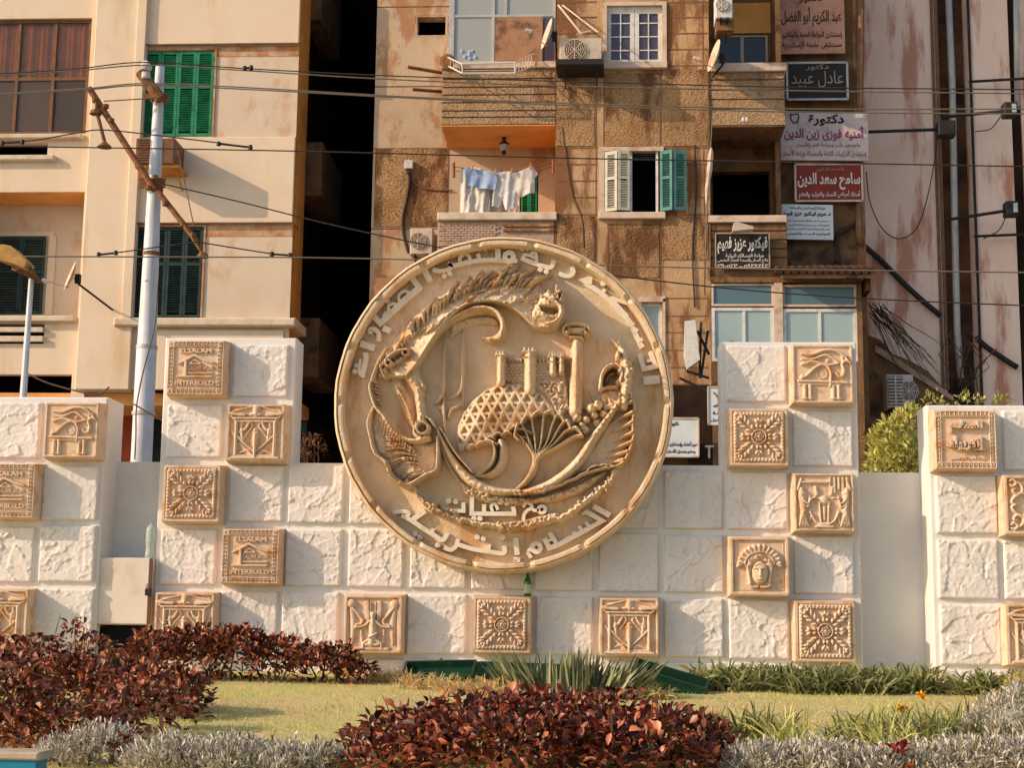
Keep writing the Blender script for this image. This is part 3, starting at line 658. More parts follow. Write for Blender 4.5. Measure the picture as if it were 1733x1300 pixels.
def k_flower(root):
    bead_border(root)
    c = cv()
    def leaf(a, r0, r1, wd):
        ca, sa = math.cos(a), math.sin(a)
        c.poly([(50 + ca * (r0 + (r1 - r0) * t) - sg * sa * wd * w_, 50 + sa * (r0 + (r1 - r0) * t) + sg * ca * wd * w_) for sg, seq in ((1, (0, .25, .5, .75, .95)), (-1, (.95, .75, .5, .25, 0))) for t, w_ in [(q, (.35, .8, 1, .85, .3)[(0, .25, .5, .75, .95).index(q)]) for q in seq]], .022, 3)
        n = 4 if wd > 8 else 2
        for i in range(n):
            t = r0 + (r1 - r0) * (i + .3) / n; L = wd * (.8, 1.1, 1.1, .8)[i]
            for sg in (-1, 1):
                q = lambda f, l: (50 + ca * (t + L * f) - sg * sa * L * l, 50 + sa * (t + L * f) + sg * ca * L * l)
                c.stroke([q(0, .1), q(.45, .5), q(.85, .78)], [1.8, 3.1, 2.4], [.03, .06, .05])
        c.stroke([(50 + ca * (r1 - 5), 50 + sa * (r1 - 5)), (50 + ca * (r1 + 1), 50 + sa * (r1 + 1))], [3.6, 3], .05)
        c.stroke([(50 + ca * r0, 50 + sa * r0), (50 + ca * (r1 - 3), 50 + sa * (r1 - 3))], [1.5, 1.0], .03, mode='sub')
    for k in range(4):
        leaf(math.pi / 4 + k * math.pi / 2, 14, 48, 9.5); leaf(k * math.pi / 2, 13, 30, 6.2)
    c.disc(50, 50, 13.5, .05, hole=10.5)
    for k in range(6): c.disc(50 + 6 * math.cos(k), 50 + 6 * math.sin(k), 3.4, .05, hole=.6)
    c.disc(50, 50, 3.6, .06)
    add_relief(root, c, 'flower_relief')
def k_temple(root):
    plain_border(root, 2.4, .035, 1.8)
    c = cv()
    c.poly([(6, 6), (94, 6), (94, 16), (50, 22), (6, 16)], .012, 2); c.stroke([(5, 15), (28, 8), (45, 4), (60, 4), (75, 9), (95, 14)], 2, .045)
    for sg in (-1, 1):
        x = lambda u: 50 + sg * u
        c.stroke([(x(46), 17), (x(20), 19)], 3.0, .06, 'flat', sm=False); c.stroke([(x(44), 21), (x(36), 27)], 2.4, .05)
        c.stroke([(x(34), 32), (x(34), 90)], 3.4, .05); c.stroke([(x(25), 32), (x(26), 62)], 2.2, .03)
        c.stroke([(x(12), 34), (x(18), 44), (x(28), 50)], [2.5, 3, 2], .04); c.stroke([(x(8), 34), (x(6), 40), (x(24), 64)], 1.8, .03)
        c.disc(x(24), 46, 4.5, .045); c.stroke([(x(24), 49), (x(22), 64)], [3.5, 2], .04)
        c.stroke([(x(30), 58), (x(16), 72), (x(2), 84)], [2.6, 2.2, 1.8], .045); c.stroke([(x(27), 70), (x(8), 90)], 3.8, .02)
        c.stroke([(x(42), 48), (x(36), 60), (x(36), 84)], [2, 1.5, 1.5], .028); c.stroke([(x(30), 88), (x(14), 82), (x(6), 90)], [1.5, 3, 1.5], .03)
    c.stroke([(12, 25), (88, 25)], 2.0, .05, 'flat', sm=False); c.stroke([(15, 30), (85, 30)], 2.6, .035, 'flat', sm=False)
    c.stroke([(50, 6), (50, 18)], [8, 5], .05); c.stroke([(42, 18), (58, 18)], 3, .05); c.disc(50, 17, 3, .06)
    c.disc(50, 46, 4.6, .06); c.stroke([(50, 52), (50, 78), (50, 94)], [5.5, 3.6, 2.2], .06); c.stroke([(45, 51), (55, 51)], 2, .06)
    c.stroke([(14, 91.5), (86, 91.5)], 2.2, .04, 'flat', sm=False); c.stroke([(8, 95.5), (92, 95.5)], 2.2, .05, 'flat', sm=False)
    add_relief(root, c, 'temple_relief')
def k_king(root):
    plain_border(root, 3.0, .03, 2.6)
    c = cv()
    for sg in (-1, 1):
        x = lambda u: 50 + sg * u
        c.disc(x(38), 15, 8.5, .05); c.stroke([(x(36), 22), (x(18), 44)], [2, 3], .04); c.stroke([(x(38), 24), (x(34), 50), (x(36), 84)], [4, 6, 3], .03)
        c.stroke([(x(30), 26), (x(22), 34)], 1.6, .03); c.stroke([(x(44), 26), (x(45), 88)], 2, .025)
        c.stroke([(x(11), 13), (x(10), 40)], 4.2, .03, 'flat', sm=False); c.stroke([(x(4.5), 13), (x(5), 32)], 1, .03, 'flat', sm=False)
        c.stroke([(x(18), 44), (x(20), 50), (x(28), 52), (x(30), 57)], [3, 2.6, 2.6, 2], .045); c.stroke([(x(6), 46), (x(16), 54), (x(30), 56)], [3.6, 2.6, 2], .055)
        c.stroke([(x(16), 92), (x(15), 84), (x(6), 78)], [3, 3.4, 3], .05); c.stroke([(x(20), 60), (x(18), 84)], 2, .03)
    c.stroke([(50, 34), (50, 40)], [5.5, 4], .07); c.disc(50, 34, 6, .07); c.stroke([(50, 42), (50, 52)], [4.5, 5], .07)
    c.stroke([(50, 54), (50, 70), (48, 84)], [8, 6.5, 8], .06); c.stroke([(40, 86), (60, 86)], 4, .055); c.stroke([(44, 74), (58, 66)], 2, .075)
    c.stroke([(18, 93), (78, 93)], 3, .04, 'flat', sm=False)
    add_relief(root, c, 'king_relief')
def k_women(root):
    plain_border(root, 2.2, .03, 2)
    c = cv()
    for sg in (-1, 1):
        x = lambda u: 50 + sg * u
        c.disc(x(36), 34, 6, .05); c.stroke([(x(38), 28), (x(38), 38)], [5, 5.5], .05); c.stroke([(x(37), 42), (x(36), 58), (x(34), 66)], [6.5, 5, 5], .05)
        c.poly([(x(30), 64), (x(41), 64), (x(44), 92), (x(25), 92)], .045, 4)
        for k in range(4): c.stroke([(x(36), 66), (x(27 + k * 5), 91)], .9, .055)
        c.stroke([(x(36), 45), (x(28), 52), (x(22), 44), (x(15), 42)], [3, 2.6, 2.2, 1.8], .06); c.stroke([(x(36), 52), (x(28), 58), (x(24), 40)], [2.4, 2, 1.6], .05)
        c.stroke([(x(24), 66), (x(16), 82), (x(5), 88)], [1.8, 2, 2.6], .045); c.stroke([(x(21), 72), (x(26), 86)], 2, .03)
        c.stroke([(x(44), 28), (x(38), 10)], [3, 2.4], .04); c.stroke([(x(14), 24), (x(12), 36)], 3.6, .035)
        c.stroke([(x(8), 52), (x(6), 84)], [2.2, 2], .035)
    c.stroke([(14, 15), (60, 15)], 2.4, .035, 'flat', sm=False); c.stroke([(60, 6), (60, 26)], 1.5, .03, 'flat', sm=False)
    for u in (68, 75, 82, 89): c.stroke([(u, 8), (u, 26 + (u % 3) * 3)], 2.3, .03, 'flat', sm=False)
    c.disc(50, 46, 9, .045); c.stroke([(41, 50), (59, 50)], 2, .04); c.stroke([(50, 58), (50, 80)], [3.2, 2], .03)
    c.stroke([(36, 92), (64, 92)], 3, .05); c.stroke([(43, 88), (57, 88)], 4, .05); c.stroke([(8, 97), (92, 97)], 1.5, .04, 'flat', sm=False)
    add_relief(root, c, 'women_relief')
def k_face(root):
    plain_border(root, 3.2, .03, 2.8)
    c = cv()
    c.stroke([(9, 9), (91, 9), (91, 91), (9, 91), (9, 9)], .8, .012, 'flat', sm=False)
    c.poly([(15, 50), (14, 40), (20, 27), (32, 17), (46, 14), (50, 17), (54, 14), (68, 17), (80, 27), (87, 40), (86, 52), (76, 50), (70, 60), (68, 80), (60, 86), (42, 86), (33, 80), (31, 60), (25, 50)], .035, 5)
    for k in range(13):
        a = math.pi * (1.04 + .92 * k / 12); x, y = 50 + 33 * math.cos(a), 49 + 31 * math.sin(a)
        c.stroke([(x - 5 * math.cos(a), y - 5 * math.sin(a)), (x + 2 * math.cos(a), y + 2 * math.sin(a))], [2.6, 3.6], [.05, .065]); c.disc(x - 1.5 * math.cos(a), y - 1.5 * math.sin(a), 1.3, .0)
    c.stroke([(50 + 25 * math.cos(t), 49 + 23 * math.sin(t)) for t in np.linspace(math.pi * 1.02, math.pi * 1.98, 16)], 1.5, .065)
    g = np.random.default_rng(3)
    for k in range(30):
        a = math.pi * (1.02 + .96 * g.random()); r1 = 16 + 6 * g.random()
        c.disc(50 + r1 * math.cos(a), 52 + r1 * .9 * math.sin(a), 2.4 + 1.6 * g.random(), .055 + .02 * g.random(), hole=.5)
    for sg in (-1, 1):
        for k in range(9): c.disc(50 + sg * (20.5 - .55 * k), 50 + k * 3.7, 3.0, .062)
        c.stroke([(50 + sg * 29, 47), (50 + sg * 36, 50)], [3, 3.8], .055); c.stroke([(50 + sg * 3, 86), (50 + sg * 12, 86), (50 + sg * 19, 81)], [2.6, 3.2, 2.2], .055)
    fx, fy, fa, fb = 50.5, 62, 13.5, 20
    ins = ((c.X - fx) / fa) ** 2 + ((c.Y - fy) / fb) ** 2
    c.H = np.where(ins < 1, .04 + .05 * np.sqrt(np.clip(1 - ins, 0, 1)), np.where(ins < 1.18, .02, c.H))
    c.stroke([(fx - 10, 50), (fx, 45.5), (fx + 10, 50)], [2, 2.6, 2], .082)
    c.stroke([(fx, 55), (fx, 66.5)], [1.3, 2.6], .022, mode='over')
    for sg in (-1, 1):
        c.stroke([(fx + sg * 2.6, 57.5), (fx + sg * 9.5, 58)], 2.2, .014, mode='sub'); c.stroke([(fx + sg * 3.4, 59.4), (fx + sg * 6, 58.4), (fx + sg * 9, 59.6)], [.9, 1.5, .9], .012, mode='over'); c.stroke([(fx + sg * 2, 54.6), (fx + sg * 6, 53.4), (fx + sg * 10.5, 55)], 1.0, .014, mode='over')
    c.stroke([(fx - 4.6, 73), (fx, 72), (fx + 4.6, 73)], [.9, 1.6, .9], .014, mode='over'); c.stroke([(fx - 4, 75.6), (fx + 4, 75.6)], [1.0, 1.4, 1.0], .010, mode='over'); c.stroke([(fx - 4.4, 74.2), (fx + 4.4, 74.2)], .6, .012, mode='sub')
    add_relief(root, c, 'face_relief', .003)
def k_scroll(root):
    plain_border(root, 3.4, .035, 3)
    c = cv()
    for sx in (-1, 1):
        for sy in (-1, 1):
            f = lambda p: [(50 + sx * a, 50 + sy * b_) for a, b_ in p]
            c.stroke(f([(40, 40), (34, 42), (30, 36), (36, 31), (40, 34)]), [2, 3, 3, 3, 2], .05)
            c.stroke(f([(34, 40), (22, 34), (20, 22), (30, 18), (36, 24), (31, 27)]), [2, 3, 3, 3, 2.6, 2], .05)
            c.stroke(f([(24, 18), (34, 12), (38, 4), (31, 0)]), [2, 3, 3, 2], .05)
            c.stroke(f([(20, 20), (10, 14), (4, 22), (10, 30), (14, 26)]), [2, 3, 3, 2.6, 2], .05)
    c.disc(50, 50, 10, .05, hole=5); add_relief(root, c, 'scroll_relief')
def k_arabic(root):
    key_border(root)
    tile_text(root, [('السلام', 23, 77, 17, 38, .045, .05), ('إنتربيلد', 18, 82, 44, 71, .045, .05), ('للإنشاء والتعمير', 24, 86, 79, 86, .01, .012)])
KINDS = dict(eye=(k_eye, 'eye_plaque', 'plaques with the painted eye'), house=(k_house, 'house_plaque', 'plaques with the house emblem'), flower=(k_flower, 'flower_plaque', 'plaques with the leaf rosette'),
             temple=(k_temple, 'temple_plaque', 'plaques with the temple front'), king=(k_king, 'king_plaque', None), women=(k_women, 'women_plaque', None), face=(k_face, 'face_plaque', None), scroll=(k_scroll, 'scroll_plaque', None), arabic=(k_arabic, 'inscription_plaque', None))
proto = {}
def plaque(kind, x0, y0, x1, y1, label, Y=YW):
    fn, nm, grp = KINDS[kind]
    a, c, z0, z1 = R(x0, y0, x1, y1, Y - DEP)
    loc = ((a + c) / 2, Y, (z0 + z1) / 2)
    if kind in ('house', 'flower', 'eye', 'temple'): grp = {'house': 'house emblem plaques', 'flower': 'leaf rosette plaques', 'eye': 'eye plaques', 'temple': 'temple front plaques'}[kind]
    if kind not in proto:
        r = thing(nm, label, 'relief plaque', loc, grp); proto[kind] = r
        tile_body(r); fn(r)
    else:
        r = dup(proto[kind], loc, label, grp)
    r.scale = ((c - a) / S, 1, (z1 - z0) / S)
    return r
plaque('house', 284, 577, 379, 668, 'sandy plaque with house emblem at the top of the left tower')
plaque('house', 376, 896, 472, 988, 'sandy house emblem plaque low on the wall beside the left rosette')
plaque('house', -38, 785, 59, 876, 'house emblem plaque on the left pillar, cut off by the photo edge', YP)
plaque('eye', 76, 682, 166, 774, 'eye plaque with carved bench on the left pillar', YP)
plaque('eye', 1341, 584, 1443, 682, 'eye plaque at the top right corner of the right tower')
plaque('flower', 276, 788, 372, 883, 'leaf rosette plaque on the left tower beside the plastic bottle')
plaque('flower', 1235, 692, 1333, 788, 'leaf rosette plaque on the left side of the right tower')
plaque('flower', 801, 1010, 897, 1105, 'leaf rosette plaque under the disc with green bottle standing on it')
plaque('flower', 1346, 1018, 1447, 1120, 'leaf rosette plaque lowest on the right, above the strap leaves')
plaque('temple', 385, 685, 481, 780, 'temple front plaque second from the top of the left tower')
plaque('temple', 263, 1004, 362, 1097, 'temple front plaque beside the white cabinet, half hidden by red leaves')
plaque('temple', -52, 998, 47, 1090, 'temple front plaque at the foot of the left pillar', YP)
plaque('temple', 1016, 1013, 1114, 1110, 'temple front plaque low on the wall right of the disc')
plaque('temple', 1704, 1024, 1808, 1126, 'temple front plaque on the right pillar, cut by the photo edge', YPR)
plaque('king', 583, 1008, 680, 1105, 'plaque with crowned seated figure low on the wall left of the disc')
plaque('women', 1344, 802, 1445, 900, 'plaque with two standing women facing a table')
plaque('face', 1235, 909, 1335, 1008, 'plaque with a woman face under a curled headdress')
plaque('scroll', 1699, 805, 1802, 905, 'plaque with curling scrollwork on the right pillar', YPR)
plaque('arabic', 1582, 695, 1686, 794, 'plaque with two lines of raised Arabic letters on the right pillar', YPR)
# ------------------------------------------------------------------ the great disc
YF = 16.74                        # field of the disc
dcx, dcz = px(850.5, 680.5, 16.55)
dcx, dcz = float(dcx), float(dcz)
DR = float(px(1140, 680, 16.5)[0] - px(562, 680, 16.5)[0]) / 2
disc = thing('carved_disc', 'great round sandstone disc carved with castle, column, shells and raised Arabic lettering', 'relief disc', (dcx, YW, dcz))
def ring(prof, name, n=160):
    b = MB(); b.lathe((dcx, 0, dcz), prof, n, 'y'); return b.build(name, M['disc'], disc)
k = DR / 288.0
# plate: back to field, open rim profile
b = MB(); vs, fs = [], []
n = 180
prof = [(DR - .03, YW - 0.05), (DR, 16.9), (DR, 16.60), (DR - .012, 16.53), (DR - 0.035, 16.512), (DR - 0.042, 16.55), (DR - .05, 16.55), (DR - .056, 16.515), (DR - .085, 16.515), (DR - 0.10, 16.52), (DR - 0.108, 16.55), (DR - .112, YF)]
for i, (r_, y_) in enumerate(prof):
    for q in range(n):
        a = 2 * math.pi * q / n
        rr = r_ + (0.0025 * math.sin(a * 23 + 1) + .0015 * math.sin(a * 61) if 1 < i < 10 else 0)
        yy = y_
        if i in (7, 8, 9) and (q % 10) == 0: yy = y_ + 0.05
        vs.append((dcx + rr * math.cos(a), yy, dcz + rr * math.sin(a)))
for i in range(len(prof) - 1):
    for q in range(n):
        q2 = (q + 1) % n
        fs.append((i * n + q, i * n + q2, (i + 1) * n + q2, (i + 1) * n + q))
b.add(vs, fs); b.build('rim', M['disc'], disc)
# field with soft undulation, slightly lower letter band
nr, na = 60, 160
Rr, Aa = np.meshgrid(np.linspace(0.001, DR - .111, nr), np.linspace(0, 2 * math.pi, na, endpoint=False), indexing='ij')
Xf, Zf = dcx + Rr * np.cos(Aa), dcz + Rr * np.sin(Aa)
band = np.clip((Rr / k - 226) / 4, 0, 1)
Yf = YF - 0.02 + band * 0.02 - 0.03 * (fbm(Xf * 2 + 9, Zf * 2 + 3, 3) - 0.5) * (1 - band) - 0.006 * (fbm(Xf * 9 + 30, Zf * 9 + 3, 3, 2) - .5)
i, j = np.meshgrid(np.arange(nr - 1), np.arange(na), indexing='ij')
j2 = (j + 1) % na
mesh_obj('field', np.stack([Xf.ravel(), Yf.ravel(), Zf.ravel()], 1), np.stack([(i * na + j).ravel(), (i * na + j2).ravel(), ((i + 1) * na + j2).ravel(), ((i + 1) * na + j).ravel()], 1), M['disc'], disc, smooth=True)

YM_ = 16.62
def fdisc(X, Y, H):
    a, z = px(X, Y, YM_)
    return np.stack([a, YF - 0.006 - 1.2 * H, z], 1)
def dpart(c, name, amp=0.02, sc=0.12, seed=2):
    c.noise(amp, sc, seed)
    V, Fq = c.mesh(fdisc, thr=0.006); mesh_obj(name, V, Fq, M['disc'], disc, smooth=True)
ST = 1.3
g = np.random.default_rng(5)
# great feathered crest sweeping over the top
c = Cv(618, 440, 985, 660, ST)
outer = cr([(636, 640), (650, 598), (690, 545), (740, 500), (800, 470), (862, 458), (905, 476), (932, 500), (936, 520)], 6)
inner = cr([(690, 640), (706, 622), (734, 578), (768, 536), (806, 516), (850, 516), (880, 532), (908, 556), (930, 558)], 6)
ins, dm = c.mask(list(outer) + list(inner[::-1]))
do = np.full(c.X.shape, 1e9); di = do.copy()
for q in range(len(outer) - 1): do = np.minimum(do, seg_dist(c.X, c.Y, outer[q], outer[q + 1])[0])
for q in range(len(inner) - 1): di = np.minimum(di, seg_dist(c.X, c.Y, inner[q], inner[q + 1])[0])
rr = do / (do + di + 1e-6)
c.H = np.where(ins, .05 + .20 * np.clip(rr * 1.05, 0, 1) ** 1.2 + .03 * (fbm(c.X * .12, c.Y * .12, 3, 4) - .5), 0)
c.stroke(inner, 2.6, .27, sm=False)
for t in np.linspace(0.02, 1, 46):
    P = cr([(640, 632), (668, 590), (712, 540), (760, 505), (815, 482), (880, 474)], 12); q = P[int(t * (len(P) - 1))]
    an = math.radians(-100 + 55 * t + g.normal(0, 7)); L = 16 + 20 * g.random() + (14 if t > .3 else 0)
    bx, by = q[0] + 12, q[1] + 14
    c.stroke([(bx, by), (bx + math.cos(an) * L * .6 - 3, by + math.sin(an) * L * .6), (bx + math.cos(an) * L * 1.05 + 4, by + math.sin(an) * L * 1.1)], [2.4, 3.2, 1.0], [.14, .21 + .07 * g.random(), .08])
for t in range(70):
    x = 690 + 215 * g.random(); y = 478 + 44 * g.random() + max(0, 790 - x) * .75
    an = math.radians(-38 + g.normal(0, 8)); L = 10 + 12 * g.random()
    c.stroke([(x, y), (x + math.cos(an) * L, y + math.sin(an) * L)], [1.2, 1.8], .05 * g.random() + .01, mode='over')
for t in range(22):
    x = 830 + 60 * g.random(); y = 456 + 40 * g.random(); an = math.radians(-38 + g.normal(0, 6)); L = 22 + 12 * g.random()
    c.stroke([(x - 10, y + 8), (x - 10 + math.cos(an) * L, y + 8 + math.sin(an) * L)], [2, 1.2], [.2, .1], 'round')
c.stroke([(634, 690), (628, 655), (640, 615), (655, 590)], [3, 3.4, 3.4, 3], .16)
dpart(c, 'feathered_crest', .03, .16)
# beaked head
c = Cv(890, 470, 975, 570, ST)
c.poly([(895, 530), (915, 500), (930, 493), (948, 502), (957, 525), (953, 548), (935, 559), (912, 556), (896, 545)], .2, 9, bulge=.12, bw=26, sm=True)
c.stroke([(908, 522), (930, 517), (946, 523), (951, 535), (944, 548), (922, 554)], [3, 5, 6, 6, 6, 4], [.26, .34, .36, .36, .34, .26])
c.poly([(914, 524), (942, 524), (946, 534), (936, 540), (918, 534)], .2, 4, mode='sub', sm=True)
for p in ((918, 508), (930, 501), (941, 505), (950, 516), (925, 514), (938, 512), (944, 492), (948, 500)): c.disc(p[0], p[1], 5, .34)
c.stroke([(945, 510), (942, 488)], [4, 1.5], [.34, .22]); c.stroke([(950, 515), (954, 500)], [4, 2], .32)
dpart(c, 'beaked_head', .05, .3)
# wave curl
c = Cv(708, 500, 868, 615, ST)
c.stroke([(718, 604), (724, 588), (742, 562), (772, 538), (808, 525), (836, 528), (850, 543), (851, 562), (838, 575), (815, 571)], [3, 4, 5, 6, 7, 6, 5.5, 6, 8, 3], [.10, .15, .18, .21, .24, .25, .25, .23, .2, .1])
c.poly([(765, 545), (800, 534), (836, 535), (843, 550), (820, 548), (790, 553), (760, 572)], .06, 3, noise=.05, sm=True)
c.stroke([(830, 577), (845, 577), (850, 568)], [3, 4, 3], .24)
dpart(c, 'wave_curl', .02, .2)
# spires
c = Cv(722, 545, 800, 735, ST)
for (x0, y0, xb, yb) in ((753, 563, 734, 683), (784, 553, 757, 674)):
    c.stroke([(x0, y0), (x0 - 1, y0 + 50), (x0 - 2, yb - 26), (x0 - 8, yb - 8), (xb, yb)], [1.2, 3.2, 3, 3, 2], [.06, .13, .13, .12, .06])
c.stroke([(750, 670), (751, 700), (752, 734)], [1, 4, 1], .10); c.stroke([(782, 655), (782, 692)], [2, 1], .1); c.stroke([(758, 706), (764, 692), (778, 686)], [2, 3, 2], .09); c.stroke([(742, 692), (748, 690), (752, 722)], [2, 5, 1], .08)
dpart(c, 'spire', .006, .2)
# lattice dome
c = Cv(764, 640, 955, 780, ST)
out = [(775, 766), (771, 745), (774, 720), (784, 697), (800, 675), (822, 658), (848, 649), (875, 648), (902, 655), (922, 668), (936, 684), (944, 704), (925, 712), (900, 715), (880, 722), (865, 735), (845, 740), (828, 752), (800, 758)]
c.poly(out, .05, 4, bulge=.11, bw=60)
ins, dm = c.mask(out)
lat = np.zeros_like(c.H)
for an, off in ((0.02, 0), (math.radians(62), 4), (math.radians(-58), 0)):
    d = (c.X - 858) * math.sin(an) + (c.Y - 735) * math.cos(an) + off
    lat = np.maximum(lat, np.clip((4.0 - np.abs((d + 8.5) % 17 - 8.5)) / 1.6, 0, 1) * (1.0 if an != 0.02 else .8))
c.H = np.where(ins, c.H + .055 * np.maximum(lat, np.clip((6 - dm) / 2, 0, 1)) - 0.02, c.H)
for p in ((800, 757), (815, 752), (830, 744), (843, 737), (858, 735), (870, 726)): c.stroke([(p[0] - 9, p[1] + 5), (p[0], p[1] - 3), (p[0] + 8, p[1] + 1)], [2, 4, 2], .2)
dpart(c, 'lattice_dome', .006, .3)
# castle
c = Cv(834, 588, 972, 715, ST)
c.poly([(842, 612), (846, 612), (846, 640), (900, 664), (960, 700), (962, 650), (958, 640), (940, 640), (905, 612)], .06, 3, noise=.05, ns=.25)
c.poly([(842, 614), (956, 610), (960, 648), (842, 645)], .07, 2)
c.poly([(900, 655), (905, 640), (958, 640), (966, 690), (945, 712), (925, 672)], .11, 6, noise=.12, ns=.3)
for row in range(8):
    y = 616 + row * 5
    c.stroke([(842, y), (958, y)], .9, .018, 'flat', sm=False, mode='sub')
    for kx in range(16):
        x = 844 + kx * 8 + (row % 2) * 4; c.stroke([(x, y), (x, y + 5)], .7, .018, 'flat', sm=False, mode='sub')
for kx in range(18): c.stroke([(843 + kx * 6.4, 612), (843 + kx * 6.4, 607)], 1.7, .08, 'flat', sm=False)
for (x, y0, y1, wd) in ((848, 600, 648, 8), (897, 594, 662, 11), (936, 602, 632, 7), (950, 603, 630, 6)):
    c.stroke([(x, y0 + wd * .4), (x, y1)], wd, .19); c.stroke([(x - wd, y0 + 3), (x + wd, y0 + 3)], 3, .2); c.stroke([(x - wd, y0 + 12), (x + wd, y0 + 12)], 1.2, .2)
    for q in (-.75, -.1, .55): c.stroke([(x + q * wd, y0 - 3), (x + q * wd, y0 + 2)], 1.8, .19, 'flat', sm=False)
dpart(c, 'castle', .012, .35)
# tall column
c = Cv(945, 540, 1010, 720, ST)
c.stroke([(976, 582), (975, 640), (974, 696)], [10, 11.5, 12.5], .2)
c.stroke([(954, 562), (959, 555), (976, 552), (993, 556), (998, 563)], [3, 3.4, 3.4, 3.4, 3], .27); c.poly([(958, 555), (994, 556), (993, 566), (959, 566)], .2, 2); c.disc(960, 566, 6, .25); c.disc(992, 567, 6, .25); c.disc(960, 566, 2.2, .28); c.disc(992, 567, 2.2, .28)
c.stroke([(966, 565), (984, 566)], 4, .2); c.stroke([(965, 573), (985, 574)], 3, .22)
c.stroke([(955, 690), (968, 695), (972, 716)], [3, 6, 1], .12); c.stroke([(968, 690), (1000, 690)], 2, .08); c.stroke([(998, 660), (1008, 690), (984, 706)], [2, 2, 2], .05)
dpart(c, 'column', .01, .2)
# broken ionic column
c = Cv(645, 590, 740, 745, ST)
c.stroke([(692, 622), (702, 644), (712, 668)], [16, 14, 8], [.2, .22, .16])
c.stroke([(653, 618), (664, 606), (678, 598), (694, 596)], [4, 5, 5, 4], .28); c.disc(661, 619, 7.5, .30, hole=2); c.disc(690, 602, 7.5, .30, hole=2)
c.stroke([(668, 619), (690, 607)], 5, .22)
for q in range(5): c.stroke([(668 + q * 4.4, 616 - q * 2.6), (671 + q * 4.4, 621 - q * 2.6)], 1.2, .03, mode='over')
c.stroke([(706, 655), (712, 690), (716, 728)], [7, 9, 10], [.16, .18, .16]); c.stroke([(668, 638), (676, 660), (690, 690), (700, 720)], [8, 12, 12, 6], [.06, .07, .07, .06])
c.stroke([(712, 645), (718, 656)], 4, .22); c.stroke([(738, 725), (730, 712), (722, 706)], [1.5, 3, 2], .2)
dpart(c, 'broken_column', .05, .25)
# big left shell leaf with scroll
c = Cv(614, 630, 755, 835, ST)
c.poly([(636, 640), (628, 655), (634, 690), (626, 710), (627, 740), (634, 765), (655, 785), (662, 806), (690, 820), (722, 806), (738, 800), (742, 775), (741, 742), (725, 748), (700, 745), (675, 722), (655, 695), (640, 672)], .07, 8, noise=.05, ns=.08)
c.stroke([(632, 640), (628, 658), (636, 688), (650, 705), (672, 735), (700, 748), (726, 742)], [3, 4, 4, 3.5, 4, 5, 5], [.15, .22, .2, .18, .2, .24, .24])
c.stroke([(631, 690), (624, 715), (628, 742), (636, 768), (655, 784), (664, 806), (690, 822), (722, 806), (740, 797), (743, 770), (742, 742)], [3, 4, 3.5, 3.5, 4, 4, 5, 4.5, 4, 4, 3.5], [.12, .18, .18, .2, .22, .24, .24, .26, .26, .26, .24])
for q in range(22):
    t = q / 21; x0, y0 = 722 - 22 * t, 800 - 40 * t; an = math.radians(150 + 50 * t + g.normal(0, 4)); L = 60 - 10 * t
    c.stroke([(x0, y0), (x0 + math.cos(an) * L * .5, y0 + math.sin(an) * L * .45 - 6), (x0 + math.cos(an) * L, y0 + math.sin(an) * L)], [1.6, 2, 1.2], .05, mode='over')
for q in range(16):
    x = 640 + q * 4.4; y = 700 + q * 4.4; c.stroke([(x, y), (x - 6, y + 26)], [1.6, 1], .03, mode='over')
for q in range(8): c.stroke([(629 + q * 1.1, 648 + q * 6), (640 + q, 649 + q * 6)], 1.5, .2)
c.disc(718, 728, 13, .3, hole=6); c.stroke([(708, 716), (704, 735), (716, 744)], [3, 5, 4], .26)
dpart(c, 'shell_leaf', .03, .2)
# upright leaf blade between broken column and shell
c = Cv(660, 640, 715, 745, ST)
c.poly([(668, 650), (690, 670), (704, 700), (706, 738), (690, 720), (676, 690)], .08, 5, noise=.02); c.stroke([(672, 655), (690, 690), (704, 736)], [2, 3, 2], .12)
dpart(c, 'leaf_blade', .02, .2)
# long ribbon sweeping under the dome
c = Cv(735, 715, 905, 850, ST)
c.stroke([(741, 726), (752, 752), (772, 788), (798, 815), (836, 832), (880, 833)], [3, 6, 8, 10, 9, 6], [.16, .2, .2, .22, .22, .2])
c.stroke([(741, 730), (748, 760), (764, 796), (790, 830)], [2, 3, 4, 4], [.14, .12, .1, .08]); c.stroke([(746, 726), (770, 765), (800, 800)], [1.5, 2, 2], .27)
dpart(c, 'ribbon', .03, .25)
# small curled leaf
c = Cv(795, 745, 862, 815, ST)
c.stroke([(848, 748), (852, 765), (848, 788), (832, 803), (806, 806)], [7, 9, 9, 8, 3], [.2, .24, .24, .2, .1]); c.stroke([(836, 752), (839, 770), (832, 790), (812, 803)], [2, 3, 3, 2], .29)
c.stroke([(812, 752), (828, 748), (842, 754)], [2, 4, 3], .26); c.stroke([(846, 755), (843, 780), (828, 798)], 1.6, .06, mode='sub')
dpart(c, 'curled_leaf', .012, .2)
